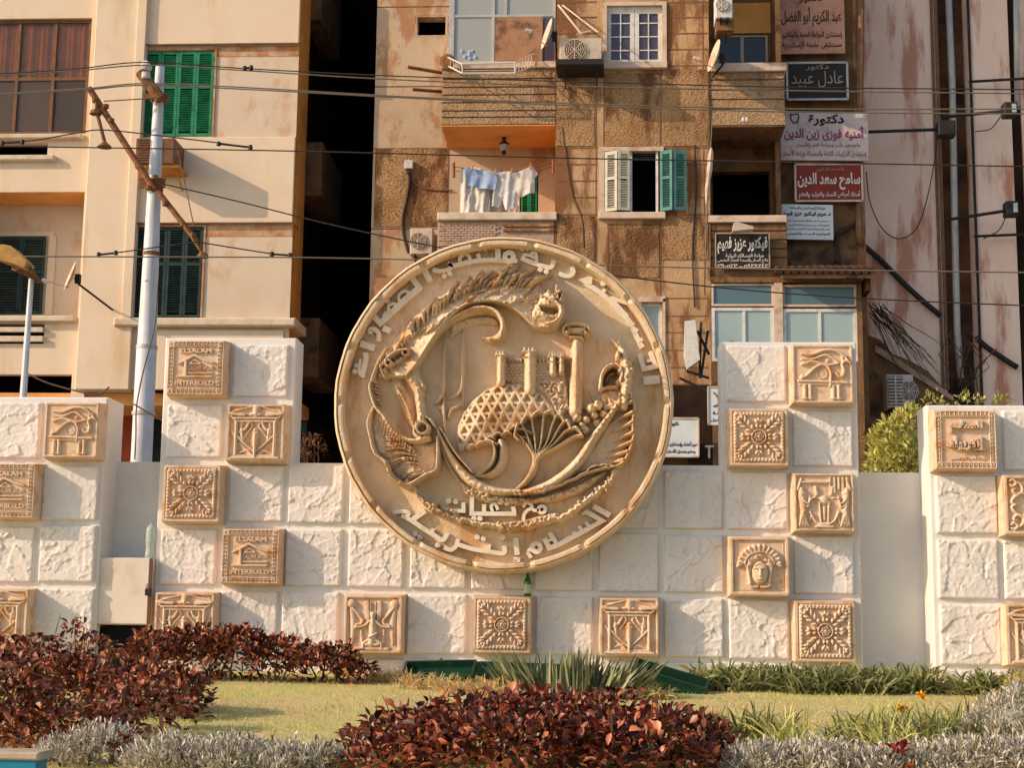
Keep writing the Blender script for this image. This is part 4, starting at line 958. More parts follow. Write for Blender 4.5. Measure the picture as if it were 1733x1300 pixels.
# fluted lotus fan
c = Cv(850, 695, 1015, 845, ST)
stem = (908, 782)
ends = [(872, 738), (883, 721), (900, 711), (921, 705), (941, 708), (955, 717), (966, 729), (986, 740)]
for i, e in enumerate(ends):
    f = (i - 3.2) * 1.4
    c.stroke([(866, 834), (886 + f * .3, 820), (901 + f * .6, 800), (908 + f, 775), (912 + (e[0] - 912) * .42 + f * .3, 752 + abs(i - 3) * 1.2), (912 + (e[0] - 912) * .8, e[1] * .62 + 752 * .38 - 3), e], [4, 4, 3.4, 2.6, 2.4, 2.6, 3], [.14, .2, .22, .22, .23, .25, .28])
for i in range(len(ends) - 1):
    a, e = ends[i], ends[i + 1]
    m_ = ((a[0] + e[0]) / 2, (a[1] + e[1]) / 2)
    c.poly([stem, a, ((a[0] * 2 + m_[0]) / 3 + 0, m_[1] - 7), ((e[0] * 2 + m_[0]) / 3, m_[1] - 7), e], .07, 3); c.stroke([a, (m_[0], m_[1] - 7), e], [3, 4.5, 3], [.26, .31, .26])
c.stroke([(900, 735), (880, 728), (872, 738), (879, 746)], [2.5, 3, 3.5, 3], .25); c.stroke([(897, 760), (893, 745), (884, 742), (886, 750)], [2, 2.4, 2.6, 2.2], .22)
dpart(c, 'lotus_fan', .01, .2)
# rocks
c = Cv(968, 660, 1040, 745, ST)
for p, r_, h in (((978, 708), 8, .2), ((992, 711), 7, .22), ((1000, 692), 10, .2), ((1012, 686), 9, .22), ((1006, 703), 7, .16), ((990, 728), 9, .16), ((985, 720), 6, .2), ((1022, 700), 8, .14), ((1010, 716), 8, .12)): c.disc(p[0], p[1], r_, h)
dpart(c, 'rocks', .09, .3)
# big right leaf with fingers
c = Cv(868, 640, 1085, 845, ST)
c.stroke([(868, 834), (905, 830), (945, 814), (980, 782), (1005, 742), (1030, 708), (1056, 672)], [4, 8, 11, 10, 8, 6, 4], [.12, .22, .26, .26, .24, .24, .22])
c.poly([(1000, 760), (1030, 712), (1060, 670), (1072, 690), (1070, 740), (1060, 775), (1040, 790), (985, 802), (960, 812)], .08, 6)
for (x0, y0, x1, y1) in ((1036, 690, 1066, 668), (1028, 705, 1068, 682), (1030, 720, 1070, 700), (1034, 735, 1071, 716), (1036, 750, 1070, 734), (1030, 765, 1068, 750), (1026, 776, 1062, 766), (1030, 786, 1054, 780)):
    c.stroke([(x0, y0), ((x0 + x1) / 2, (y0 + y1) / 2 - 1), (x1, y1)], [1.6, 3, 5], [.10, .18, .26])
c.stroke([(1062, 664), (1074, 690), (1070, 716), (1072, 740), (1064, 768), (1050, 788), (1020, 794), (980, 806)], [4, 4, 3, 4, 4, 4, 3, 2], .24)
for q in range(9): c.disc(1006 + q * 6, 738 - q * 8.4, 3.4, .28)
dpart(c, 'fingered_leaf', .025, .25)
# crusted ring and stalk at right
c = Cv(1008, 570, 1085, 700, ST)
c.stroke([(1016, 660), (1019, 638), (1030, 624), (1044, 622), (1052, 632), (1050, 650)], [4, 4, 4.5, 4.5, 4, 4], .3); c.stroke([(1026, 648), (1030, 636), (1040, 632)], [2, 2.4, 2], .14)
c.stroke([(1016, 660), (1030, 656), (1044, 655)], [3, 3, 3], .2)
c.stroke([(1046, 578), (1052, 596), (1060, 620), (1060, 650), (1055, 690)], [2.5, 7, 10, 11, 10], [.14, .24, .3, .3, .26]); c.stroke([(1036, 578), (1044, 586), (1050, 592)], [1.5, 3, 3], .22)
for q in range(26): c.disc(1045 + 24 * g.random(), 600 + 88 * g.random(), 3 + 3 * g.random(), .24 + .12 * g.random())
c.poly([(1014, 662), (1050, 652), (1050, 690), (1020, 700)], .08, 4, noise=.05)
dpart(c, 'crusted_stalk', .08, .22)
# foam bank along the bottom
c = Cv(690, 785, 1055, 905, ST)
P = cr([(696, 815), (712, 842), (735, 862), (760, 872), (800, 884), (850, 890), (885, 892), (915, 884), (950, 874), (978, 856), (1006, 836), (1030, 815), (1040, 796)], 8)
P = P + np.cumsum(g.normal(0, .5, P.shape), 0) * .3 + g.normal(0, 1.6, P.shape)
c.stroke(P, [2, 4, 5, 6, 6, 5, 4], .2, sm=False)
c.poly([(770, 806), (800, 822), (850, 838), (905, 842), (960, 826), (1005, 804), (1030, 792), (1026, 806), (985, 836), (940, 850), (880, 858), (820, 852), (785, 840)], .14, 7, noise=.14, ns=.22)
c.poly([(835, 885), (880, 880), (940, 866), (955, 872), (910, 892), (860, 898)], .16, 5, noise=.14, ns=.25)
c.poly([(740, 850), (775, 862), (785, 880), (750, 876)], .12, 5, noise=.15, ns=.25)
Q = cr([(872, 838), (920, 832), (970, 812), (1010, 790), (1042, 790)], 8); c.stroke(Q + g.normal(0, 1, Q.shape), [2, 3, 3, 3, 2], .24, sm=False)
for q in range(40):
    p = P[int(g.random() * (len(P) - 1))]; c.disc(p[0] + g.normal(0, 4), p[1] + g.normal(0, 3), 2 + 3 * g.random(), .18 + .1 * g.random())
dpart(c, 'foam_bank', .06, .3)

# raised letters: strokes with square sides
def letters(name, zoom, strokes, dots=(), rings=(), polys=(), thick=0.075, base=YF):
    ox, oy, sc = zoom
    b = MB()
    def P(q): a, z = px(ox + q[0] / sc, oy + q[1] / sc, base - thick); return (float(a), float(z))
    for li, (pts, wd) in enumerate(strokes):
        pts = np.array(pts, float)
        if len(pts) > 2 and wd < 36: pts = cr(pts, 4)
        n = len(pts); t = np.gradient(pts, axis=0); t /= np.linalg.norm(t, axis=1)[:, None] + 1e-9
        if n == 2 or wd >= 36:
            # mitred corners
            segs = np.diff(pts, axis=0); segs /= np.linalg.norm(segs, axis=1)[:, None] + 1e-9
            t = np.array([segs[max(i - 1, 0)] + segs[min(i, n - 2)] for i in range(n)]); ln = np.linalg.norm(t, axis=1)[:, None]; t /= ln + 1e-9
            f = np.array([1 / max(0.55, float(np.dot(t[i], segs[min(i, n - 2)]))) for i in range(n)])[:, None]
        else: f = 1
        nn = np.stack([-t[:, 1], t[:, 0]], 1) * wd / 2 * f
        L, Rr_ = pts + nn, pts - nn
        vs, fs = [], []
        dz = li * 0.0006
        for q in range(n):
            for s_ in (L[q], Rr_[q]):
                a, z = P(s_); vs.append((a, base - thick - dz, z))
            for s_ in (L[q], Rr_[q]):
                a, z = P(s_); vs.append((a, base + .01, z))
        for q in range(n - 1):
            i0, i1 = q * 4, q * 4 + 4
            fs += [(i0, i0 + 1, i1 + 1, i1), (i0 + 2, i0, i1, i1 + 2), (i0 + 1, i0 + 3, i1 + 3, i1 + 1)]
        fs += [(0, 2, 3, 1), ((n - 1) * 4, (n - 1) * 4 + 1, (n - 1) * 4 + 3, (n - 1) * 4 + 2)]
        b.add(vs, fs)
    for (x, y, r_) in dots:
        a, z = P((x, y)); rr = r_ / sc * k
        b.lathe((a, base, z), [(rr, .01), (rr, -thick + .008), (rr * .85, -thick)], 14, 'y')
    for (x, y, r_, hl) in rings:
        a, z = P((x, y)); ro, ri = r_ / sc * k, hl / sc * k
        b.lathe((a, base, z), [(ri, .01), (ri, -thick - .003), (ro * .95, -thick - .003), (ro, -thick + .008), (ro, .01)], 20, 'y')
    for pl in polys:
        b.prism([P(q) for q in pl], base - thick - .0045, base + .01)
    b.build(name, M['letter'], disc)
Z1, Z2, Z3, Z4, Z5 = (550, 380, 4.3333), (850, 380, 4.3333), (550, 680, 4.3333), (850, 680, 4.3333), (660, 760, 6.189)
letters('lettering', Z1, [([(722, 325), (772, 415)], 46), ([(688, 350), (728, 322)], 24), ([(622, 372), (690, 462), (590, 545), (490, 640), (405, 722), (355, 668)], 42), ([(592, 405), (628, 378)], 24),
    ([(545, 560), (540, 525), (565, 495), (600, 490), (625, 515)], 22), ([(470, 640), (465, 605), (485, 583), (515, 585), (535, 605)], 22), ([(430, 672), (455, 640)], 24), ([(345, 690), (372, 655)], 22),
    ([(335, 800), (330, 770), (365, 770), (395, 800), (392, 855)], 32), ([(258, 872), (362, 905)], 48), ([(298, 940), (300, 985), (272, 1110)], 38), ([(262, 985), (250, 1085), (290, 1120)], 22), ([(425, 758), (478, 782)], 44)],
    [(455, 558, 21), (232, 1035, 20), (218, 1076, 20)])
letters('lettering', Z1, [([(790, 328), (850, 340), (905, 328), (925, 305), (905, 285), (945, 298), (1060, 272), (1180, 258), (1300, 262), (1410, 265)], 30), ([(990, 282), (990, 240), (1020, 215), (1052, 225), (1068, 270)], 26), ([(1135, 265), (1122, 212)], 30), ([(1272, 265), (1262, 140)], 40), ([(1235, 150), (1285, 140)], 22)],
    [(948, 207, 21), (990, 193, 21), (1135, 172, 21), (1172, 170, 21), (875, 373, 20), (914, 356, 20)], [(1350, 235, 52, 14)])
letters('lettering', Z2, [([(140, 245), (200, 270), (290, 300), (355, 312), (378, 262)], 32), ([(150, 245), (165, 222), (205, 228), (235, 245)], 22), ([(205, 215), (245, 212), (250, 275)], 26), ([(508, 308), (522, 345), (495, 375), (450, 372), (415, 355)], 32)],
    [(145, 170, 20), (190, 172, 20), (280, 328, 20), (323, 343, 20)])
letters('lettering', Z2, [([(610, 430), (720, 498), (800, 570), (870, 650), (925, 700), (965, 780), (1018, 890)], 38), ([(728, 510), (752, 472)], 28), ([(790, 530), (905, 660)], 26), ([(805, 535), (865, 560), (935, 580)], 28), ([(905, 655), (918, 690)], 30),
    ([(930, 750), (965, 718)], 26), ([(955, 800), (992, 764)], 26), ([(990, 860), (1030, 838)], 26), ([(1005, 900), (1036, 880)], 30), ([(1008, 950), (1038, 1060), (1125, 1040), (1085, 930)], 36), ([(1060, 1005), (1105, 990)], 22), ([(1036, 1145), (1158, 1135)], 60)],
    [(742, 432, 21)], (), [[(555, 402), (645, 378), (662, 388), (655, 440), (610, 440)]])
letters('lettering', Z3, [([(735, 800), (632, 872)], 38), ([(620, 862), (720, 930), (800, 980), (860, 1015), (900, 962)], 34), ([(772, 975), (796, 930)], 28), ([(500, 815), (560, 805), (610, 815), (600, 850)], 30), ([(560, 835), (640, 875)], 30),
    ([(872, 1070), (920, 1088), (960, 1060), (975, 1005)], 30), ([(965, 1045), (1080, 1080), (1200, 1100), (1308, 1112), (1315, 1055)], 32), ([(1198, 1095), (1204, 1045)], 28)],
    [(660, 972, 20), (695, 995, 20), (1118, 995, 20), (1162, 1005, 20), (825, 1055, 20), (1303, 1000, 20)])
letters('lettering', Z4, [([(96, 1000), (110, 1125)], 38), ([(82, 1148), (128, 1150), (85, 1172), (132, 1168)], 14), ([(260, 1100), (215, 1080), (190, 1105), (212, 1145)], 28), ([(310, 1005), (345, 1075), (420, 1045), (560, 970), (735, 875), (615, 808)], 36), ([(345, 960), (395, 1035)], 32), ([(322, 1025), (372, 1010)], 18),
    ([(532, 975), (520, 955)], 26), ([(585, 945), (562, 912)], 26), ([(640, 920), (612, 885)], 26), ([(668, 768), (790, 835)], 40), ([(590, 828), (628, 800)], 22)], (), [(250, 1072, 48, 14)])
letters('lettering', Z5, [([(615, 648), (768, 650), (768, 560)], 40), ([(858, 480), (855, 678), (1300, 680), (1290, 600)], 44), ([(830, 500), (870, 485)], 26), ([(985, 670), (985, 580)], 42), ([(1075, 660), (1060, 600), (1100, 575), (1130, 640)], 32), ([(1395, 610), (1430, 560), (1480, 590), (1500, 640), (1560, 640)], 34), ([(1480, 620), (1430, 650), (1400, 700), (1400, 770)], 34)],
    [(615, 545, 29), (685, 550, 29), (1150, 560, 29), (1222, 566, 29), (880, 728, 29), (942, 730, 29)], [(1590, 635, 54, 20)], thick=0.13)
# ------------------------------------------------------------------ buildings
def holed(mb, x0, x1, z0, z1, Y, holes, dep=0.25):
    xs = sorted({x0, x1, *[min(max(v, x0), x1) for h in holes for v in h[:2]]}); zs = sorted({z0, z1, *[min(max(v, z0), z1) for h in holes for v in h[2:]]})
    for i in range(len(xs) - 1):
        for j in range(len(zs) - 1):
            cx, cz = (xs[i] + xs[i + 1]) / 2, (zs[j] + zs[j + 1]) / 2
            if any(h[0] < cx < h[1] and h[2] < cz < h[3] for h in holes): continue
            mb.add([(xs[i], Y, zs[j]), (xs[i + 1], Y, zs[j]), (xs[i + 1], Y, zs[j + 1]), (xs[i], Y, zs[j + 1])], [(0, 1, 2, 3)])
    for h in holes:
        a, b_, c, d = max(h[0], x0), min(h[1], x1), max(h[2], z0), min(h[3], z1)
        q = [(a, c), (b_, c), (b_, d), (a, d)]
        for s_ in range(4):
            p, r_ = q[s_], q[(s_ + 1) % 4]
            mb.add([(p[0], Y, p[1]), (r_[0], Y, r_[1]), (r_[0], Y + dep, r_[1]), (p[0], Y + dep, p[1])], [(3, 2, 1, 0)])
def room(mb, r, Y, dep=1.6, g_=0.02):
    a, b_, c, d = r[0] - g_, r[1] + g_, r[2] - g_, r[3] + g_
    v = [(a, Y, c), (b_, Y, c), (b_, Y, d), (a, Y, d), (a, Y + dep, c), (b_, Y + dep, c), (b_, Y + dep, d), (a, Y + dep, d)]
    mb.add(v, [(4, 5, 6, 7), (0, 1, 5, 4), (1, 2, 6, 5), (2, 3, 7, 6), (3, 0, 4, 7)])
def bx(name, r, y0, y1, m, parent, ch=0):
    b = MB(); b.box(r[0], r[1], y0, y1, r[2], r[3], ch); return b.build(name, m, parent)
def window(parent, r, Y, cols, rows, fm, gm, fwid=0.06, bar=0.035, dep=0.06, name='window', glass_off=0.03, arch=False):
    """cols / rows: fractions of the divisions"""
    b = MB(); x0, x1, z0, z1 = r
    b.box(x0, x0 + fwid, Y, Y + dep, z0, z1); b.box(x1 - fwid, x1, Y, Y + dep, z0, z1)
    b.box(x0 + fwid, x1 - fwid, Y, Y + dep, z0, z0 + fwid); b.box(x0 + fwid, x1 - fwid, Y, Y + dep, z1 - fwid, z1)
    for c_ in cols:
        wd = bar if not isinstance(c_, tuple) else c_[1]; u = c_ if not isinstance(c_, tuple) else c_[0]
        x = x0 + (x1 - x0) * u; b.box(x - wd / 2, x + wd / 2, Y + .005, Y + dep - .005, z0 + fwid, z1 - fwid)
    for q in rows:
        z = z0 + (z1 - z0) * q; b.box(x0 + fwid, x1 - fwid, Y + .008, Y + dep - .008, z - bar / 2, z + bar / 2)
    o = b.build(name, fm, parent)
    p = MB(); p.box(x0 + fwid * .5, x1 - fwid * .5, Y + glass_off, Y + glass_off + .008, z0 + fwid * .5, z1 - fwid * .5); p.build('pane', gm, o)
    return o
def shutter(parent, x, Y, z0, ang, wd, h, m, rails=(0.0, 0.55, 1.0), leaves=1, pitch=0.055, name='shutter', tilt=0.0):
    ca, sa = math.cos(ang), math.sin(ang)
    ax, ay, az = (ca, sa, 0), (-sa, ca, 0), (0, 0, 1)
    b = MB(); lw = wd / leaves; st = min(0.055, lw * .2)
    P = lambda u, v: (x + ca * u, Y + sa * u, z0 + v + tilt * u)
    for k_ in range(leaves):
        o = k_ * lw
        for u in (o + st / 2 + .004, o + lw - st / 2 - .004): b.rbox(P(u, h / 2), (ax, ay, az), st / 2, .02, h / 2)
        for q in rails:
            v = st * .6 + q * (h - st * 1.2); b.rbox(P(o + lw / 2, v), (ax, ay, az), lw / 2 - st - .004, .018, st * .6)
        n = int(h / pitch); sx = (0, -math.sin(.6), math.cos(.6))
        a2 = (ay[0] * .82, ay[1] * .82, -.57); a3 = (ay[0] * .57, ay[1] * .57, .82)
        for i in range(n):
            v = (i + .5) * pitch
            if any(abs(v - (st * .6 + q * (h - st * 1.2))) < st * .8 for q in rails): continue
            b.rbox(P(o + lw / 2, v), (ax, a2, a3), lw / 2 - st - .004, .026, .005)
    return b.build(name, m, parent)

# ---- left building
YB = 30.0
lb = thing('apartment_building', 'cream apartment building on the left with a projecting bay and green shutters', 'building', (xt(300, 500, YB), YB, 0))
def B(x0, y0, x1, y1): return R(x0, y0, x1, y1, YB)
TOP = zt(300, -70, YB)
rW, rS, rL, rG, rD = B(-60, 27, 147, 223), B(-60, 238, 77, 261), B(-60, 322, 134, 534), B(-60, 546, 71, 580), B(-60, 632, 117, 680)
a0 = B(-520, 0, 150, 660)
zb = zt(150, 660, YB)
b = MB(); holed(b, a0[0], a0[1] + .1, zb - .3, TOP, YB + .12, [rW, rS, rL, rG, (rD[0], rD[1], zb - .4, rD[3])], .22); b.build('wall', M['cream'], lb)
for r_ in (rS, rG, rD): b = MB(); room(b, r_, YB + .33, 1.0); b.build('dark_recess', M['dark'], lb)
wr = window(lb, (rW[0], rW[1] - .02, rW[2], rW[3]), YB + .2, [.06, .40, .70], [.485], M['wood'], M['glass_clear'], .07, .07)
b = MB(); zmid = rW[2] + (rW[3] - rW[2]) * .49
xs = np.linspace(rW[0], rW[1], 120); z_ = [zmid, rW[3]]
b.add([(x, YB + .27 + .02 * math.sin(x * 22) + .012 * math.sin(x * 57), z) for z in z_ for x in xs], [(i, i + 1, 121 + i, 120 + i) for i in range(119)]); b.build('curtain', M['curtain'], lb)
b = MB(); b.box(rW[0], rW[0] + (rW[1] - rW[0]) * .69, YB + .275, YB + .285, rW[2], zmid); b.build('blind', M['glass_brown'], lb)
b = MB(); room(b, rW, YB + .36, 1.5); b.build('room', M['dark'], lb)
for r_ in (B(-60, 226, 138, 234), B(-60, 262, 91, 271)): bx('ledge', r_, YB - .02, YB + .12, M['palesill'], lb, .02)
for r_ in (B(-60, 553, 71, 561), B(-60, 568, 71, 577)): bx('railing_bar', r_, YB + .02, YB + .12, M['palesill'], lb)
# loggia
b = MB(); bz = (rL[0], rL[1], rL[2], rL[3])
v = [(bz[0], YB + .34, bz[2]), (bz[1] + .01, YB + .34, bz[2]), (bz[1] + .01, YB + .34, bz[3] + .01), (bz[0], YB + .34, bz[3] + .01)]
w_ = [(p[0], YB + 1.1, p[2]) for p in v]
b.add(v + w_, [(4, 5, 6, 7), (0, 1, 5, 4), (1, 2, 6, 5), (3, 0, 4, 7)]); b.build('loggia_wall', M['cream_stain'], lb)
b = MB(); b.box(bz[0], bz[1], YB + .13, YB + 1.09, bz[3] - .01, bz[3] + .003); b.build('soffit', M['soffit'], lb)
YL2 = YB + 1.1
rd = R(-40, 402, 76, 532, YL2)
bx('door_surround', R(-60, 393, 92, 400, YL2), YL2 - .03, YL2 - .002, M['cream'], lb); bx('door_surround', R(80, 400, 92, 533, YL2), YL2 - .03, YL2 - .002, M['cream'], lb)
shutter(lb, rd[0], YL2 - .06, rd[2], 0, rd[1] - rd[0], rd[3] - rd[2], M['teal'], leaves=3)
bx('sill', B(-60, 534, 126, 544), YB - .03, YB + .34, M['palesill'], lb, .02)
# pier
rp = B(147, 0, 236, 656)
bx('pier', (rp[0], rp[1], zb, TOP), YB - .06, YB + 2.3, M['cream'], lb, .015)
rp2 = B(222, 0, 238, 550)
bx('pilaster', (rp2[0], rp2[1], zt(215, 540, YB), TOP), YB - .12, YB - .05, M['cream'], lb, .01)
# bay
bx0, bx1 = xt(237, 150, YB), xt(503, 150, YB)
z75, z232, z378, z542, zbot = (zt(420, v, YB) for v in (75, 232, 378, 542, 660))
w1, w2 = B(238, 84, 360, 230), B(218, 383, 341, 538)
b = MB(); holed(b, bx0, bx1, zbot, TOP, YB + .05, [w1, w2], .2); b.build('bay_wall', M['cream_stain'], lb)
bx('bay_band', (bx0, bx1, z75, TOP), YB - .02, YB + .06, M['cream'], lb, .012)
bx('bay_band', (bx0, bx1, z378, z232), YB - .02, YB + .06, M['cream'], lb, .012)
bx('bay_band', (bx0 + .25, bx1 - .1, zbot, z542 - .2), YB - .0, YB + .06, M['cream'], lb, .012)
for z in (z75, z378): bx('drip_edge', (bx0, bx1 + .03, z - .012, z + .012), YB - .06, YB - .021, M['joint'], lb)
rc = B(196, 540, 489, 554)
bx('cornice', (rc[0], bx1 + .16, rc[2], rc[3]), YB - .16, YB + 1.0, M['palesill'], lb, .03)
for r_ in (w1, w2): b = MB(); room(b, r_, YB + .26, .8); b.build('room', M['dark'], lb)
shutter(lb, w1[0] + .01, YB + .07, w1[2] + .01, 0, w1[1] - w1[0] - .02, w1[3] - w1[2] - .02, M['green'], leaves=4, rails=(0, .58, 1), pitch=.05)
shutter(lb, w2[0] + .01, YB + .07, w2[2] + .01, 0, w2[1] - w2[0] - .02, w2[3] - w2[2] - .02, M['teal'], leaves=4, rails=(0, .6, 1), pitch=.05)
for w_ in (w1, w2):
    b = MB(); b.box(w_[1] + .005, w_[1] + .045, YB + .02, YB + .06, w_[2], w_[3]); b.box(w_[0], w_[1] + .045, YB + .015, YB + .055, w_[3] + .001, w_[3] + .045); b.build('window_surround', M['peel'], lb)
for z, zz in ((z75, .24), (z378, .26)): bx('stain_band', (xt(362, 90, YB), bx1 - .002, z - zz, z - .02), YB + .04, YB + .048, M['peel'], lb)
# bay side, receding
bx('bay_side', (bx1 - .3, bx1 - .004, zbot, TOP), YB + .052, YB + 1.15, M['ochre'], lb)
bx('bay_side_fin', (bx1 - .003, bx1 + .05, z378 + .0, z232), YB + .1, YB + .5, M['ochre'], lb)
# ground floor under the overhang and rear mass
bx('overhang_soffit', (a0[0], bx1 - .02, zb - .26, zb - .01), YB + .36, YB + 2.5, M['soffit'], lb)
gw = YB + 2.45
r_ = R(200, 690, 247, 830, gw); bx('shop_pier', (r_[0], r_[1], 0, zb - .2), gw - .5, gw, mat('red_paint_wall', (0.42, 0.09, 0.04), (.34, .07, .03), bump=.1), lb)
bx('shop_wall', (a0[0], bx1 - .05, 0, zb - .05), gw + .02, gw + .3, M['teal'], lb)
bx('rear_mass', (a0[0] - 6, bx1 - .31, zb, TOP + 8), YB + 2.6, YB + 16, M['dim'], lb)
bx('upper_storeys', (a0[0] - 6, bx1 - .01, TOP + .002, TOP + 8), YB + .1, YB + 2.59, M['cream'], lb)
for i, (x0, y0, x1, y1) in enumerate(((526, -40, 561, 68), (519, 268, 561, 356), (512, 556, 556, 652))):
    r_ = R(x0, y0, x1, y1, YB + 3.0); bx('side_balcony', (bx1 - .3, r_[1], r_[2], r_[3]), YB + 1.8, YB + 4.2, M['brown'], lb, .02)

# ---- middle building
YA, YM2 = 30.7, 29.25
mb_ = thing('apartment_building', 'weathered tan apartment building in the middle with balconies and pebbledash panels', 'building', (xt(1000, 500, YA), YA, 0))
def A(x0, y0, x1, y1): return R(x0, y0, x1, y1, YA)
def D(x0, y0, x1, y1): return R(x0, y0, x1, y1, YM2)
TP = zt(1000, -60, YM2)
sx0, sx1 = xt(632, 250, YA), xt(766, 250, YA)
hole = A(706, 28, 754, 59)
xR = xt(1461, 250, YA)
xl1, xm0, xm1, xb1 = xt(748, 160, YM2), xt(940, 240, YM2), xt(1201, 240, YM2), xt(1329, 200, YM2)
dr = A(880, 290, 911, 366); win_r = A(1213, 57, 1300, 108)
ld = A(1206, 290, 1303, 366); dr0 = A(796, 290, 842, 366)
b = MB(); holed(b, sx0, xm0, 0, TP + 1, YA, [hole, dr, dr0], .3); b.build('strip_wall', M['tan_light'], mb_)
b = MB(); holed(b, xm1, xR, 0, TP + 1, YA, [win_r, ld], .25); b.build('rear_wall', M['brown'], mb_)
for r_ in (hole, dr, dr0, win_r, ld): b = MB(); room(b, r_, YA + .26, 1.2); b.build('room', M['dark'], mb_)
# ragged plaster round the hole
b = MB(); pts = []
for q in range(26):
    a_ = 2 * math.pi * q / 26; e = 1.12 + .12 * g.random()
    pts.append(((hole[0] + hole[1]) / 2 + math.copysign(min(abs(math.cos(a_)) * 1.35, 1), math.cos(a_)) * (hole[1] - hole[0]) / 2 * e, (hole[2] + hole[3]) / 2 + math.copysign(min(abs(math.sin(a_)) * 1.35, 1), math.sin(a_)) * (hole[3] - hole[2]) / 2 * e))
for q in range(26):
    p, r2 = pts[q], pts[(q + 1) % 26]; cx, cz = (hole[0] + hole[1]) / 2, (hole[2] + hole[3]) / 2
    s1 = [cx + (p[0] - cx) * .84, cz + (p[1] - cz) * .84]; s2 = [cx + (r2[0] - cx) * .84, cz + (r2[1] - cz) * .84]
    b.add([(p[0], YA - .004, p[1]), (r2[0], YA - .004, r2[1]), (s2[0], YA + .05, s2[1]), (s1[0], YA + .05, s1[1])], [(0, 1, 2, 3)])
b.build('broken_plaster_edge', M['joint'], mb_)
b = MB()
for y in (10, 145, 250, 386, 520, 655):
    r_ = A(634, y, 764, y + 2); b.box(sx0, sx1, YA - .004, YA + .01, r_[2], r_[3])
b.build('strip_joint', M['joint'], mb_)
bx('pebble_patch', A(634, 252, 758, 384), YA - .012, YA - .0045, M['pebble'], mb_)
bx('strip_edge', (sx1 - .16, sx1 - .13, zt(760, 250, YA), zt(760, 150, YA)), YA - .01, YA + .01, M['tan'], mb_)
# left balcony stack
def grooved(rct, Y, ys, m, name='parapet', dep=.18):
    b = MB(); zz = [rct[3]] + [zt((940 + 748) / 2, y, Y) for y in ys] + [rct[2]]
    for i in range(len(zz) - 1): b.box(rct[0], rct[1], Y, Y + dep, zz[i + 1] + .012, zz[i] - .012, .008)
    o = b.build(name, m, mb_)
    c_ = MB(); c_.box(rct[0] + .01, rct[1] - .01, Y + .03, Y + dep - .01, rct[2], rct[3]); c_.build('parapet_core', M['joint'], o)
    return o
pr = D(748, 116, 940, 211); grooved((xl1, xm0 - .005, pr[2], pr[3]), YM2, (133, 147, 160, 173, 187, 198), M['pebble_clean'])
bx('balcony_sill', (xl1 - .02, xm0 - .005, pr[3], zt(845, 105, YM2)), YM2 - .06, YM2 + .2, M['sill'], mb_, .01)
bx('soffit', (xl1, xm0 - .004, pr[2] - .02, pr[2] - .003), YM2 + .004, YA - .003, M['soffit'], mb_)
bx('balcony_floor', (xl1, xm0 - .004, pr[2], pr[2] + .12), YM2 + .19, YA - .002, M['tan'], mb_)
we = D(764, -30, 940, 105)
xa = we[0]
window(mb_, we, YM2 + .06, [(.40, .06), .52], [.60], M['alu'], M['glass_room'], .05, .05, .07)
bx('board_panel', D(838, 27, 918, 101), YM2 + .03, YM2 + .075, M['board'], mb_)
bx('board_panel', D(919, 28, 938, 101), YM2 + .05, YM2 + .08, M['glass_purple'], mb_)
bx('enclosure_cheek', (we[0] - .05, we[0] - .002, we[2], we[3]), YM2 + .07, YA - .002, M['alu'], mb_)
b = MB(); room(b, we, YM2 + .14, 1.2); b.build('room', M['joint'], mb_)
b = MB()
rr_ = D(776, 78, 800, 100)
for q in range(7): b.lathe((rr_[0] + .06 + .28 * g.random(), YM2 + .12, rr_[2] + .0 + .2 * g.random()), [(.02, -.05), (.09, 0), (.02, .05)], 8, 'y')
b.build('stored_bundle', M['cloth_blue'], mb_)
# lower loggia
sl_ = D(741, 361, 944, 374)
bx('balcony_sill', (sl_[0], xm0 + .04, sl_[2], sl_[3]), YM2 - .1, YM2 + .25, M['palesill'], mb_, .015)
bx('balcony_floor', (xl1, xm0 - .004, sl_[2] - .1, sl_[2]), YM2 + .26, YA - .002, M['tan'], mb_)
bx('brick_parapet', (xl1 - .03, xm0 - .01, zt(840, 560, YM2), sl_[2] - .002), YM2, YM2 + .2, M['brick'], mb_, .01)
b = MB()
for row in range(9):
    for col in range(11):
        x = xl1 + col * .125 + (row % 2) * .06; z = sl_[2] - .06 - row * .05
        if x + .11 < xl1 + 1.2: b.box(x, x + .115, YM2 - .012 - .01 * g.random(), YM2 - .001, z - .042, z)
b.build('brickwork', M['brick'], mb_)
for y in (380, 388): bx('ledge', D(852, y, 938, y + 4), YM2 - .05, YM2 - .002, M['tan'], mb_)
shutter(mb_, dr[0] + .02, YA + .02, dr[2], 0, dr[1] - dr[0] - .04, dr[3] - dr[2], M['green'], leaves=2, name='door_shutter')
bx('door', dr0, YA + .04, YA + .09, mat('russet_door_paint', (.36, .13, .08), (.28, .09, .05)), mb_)
bx('door_frame', A(842, 288, 846, 366), YA - .02, YA - .001, M['alu'], mb_)
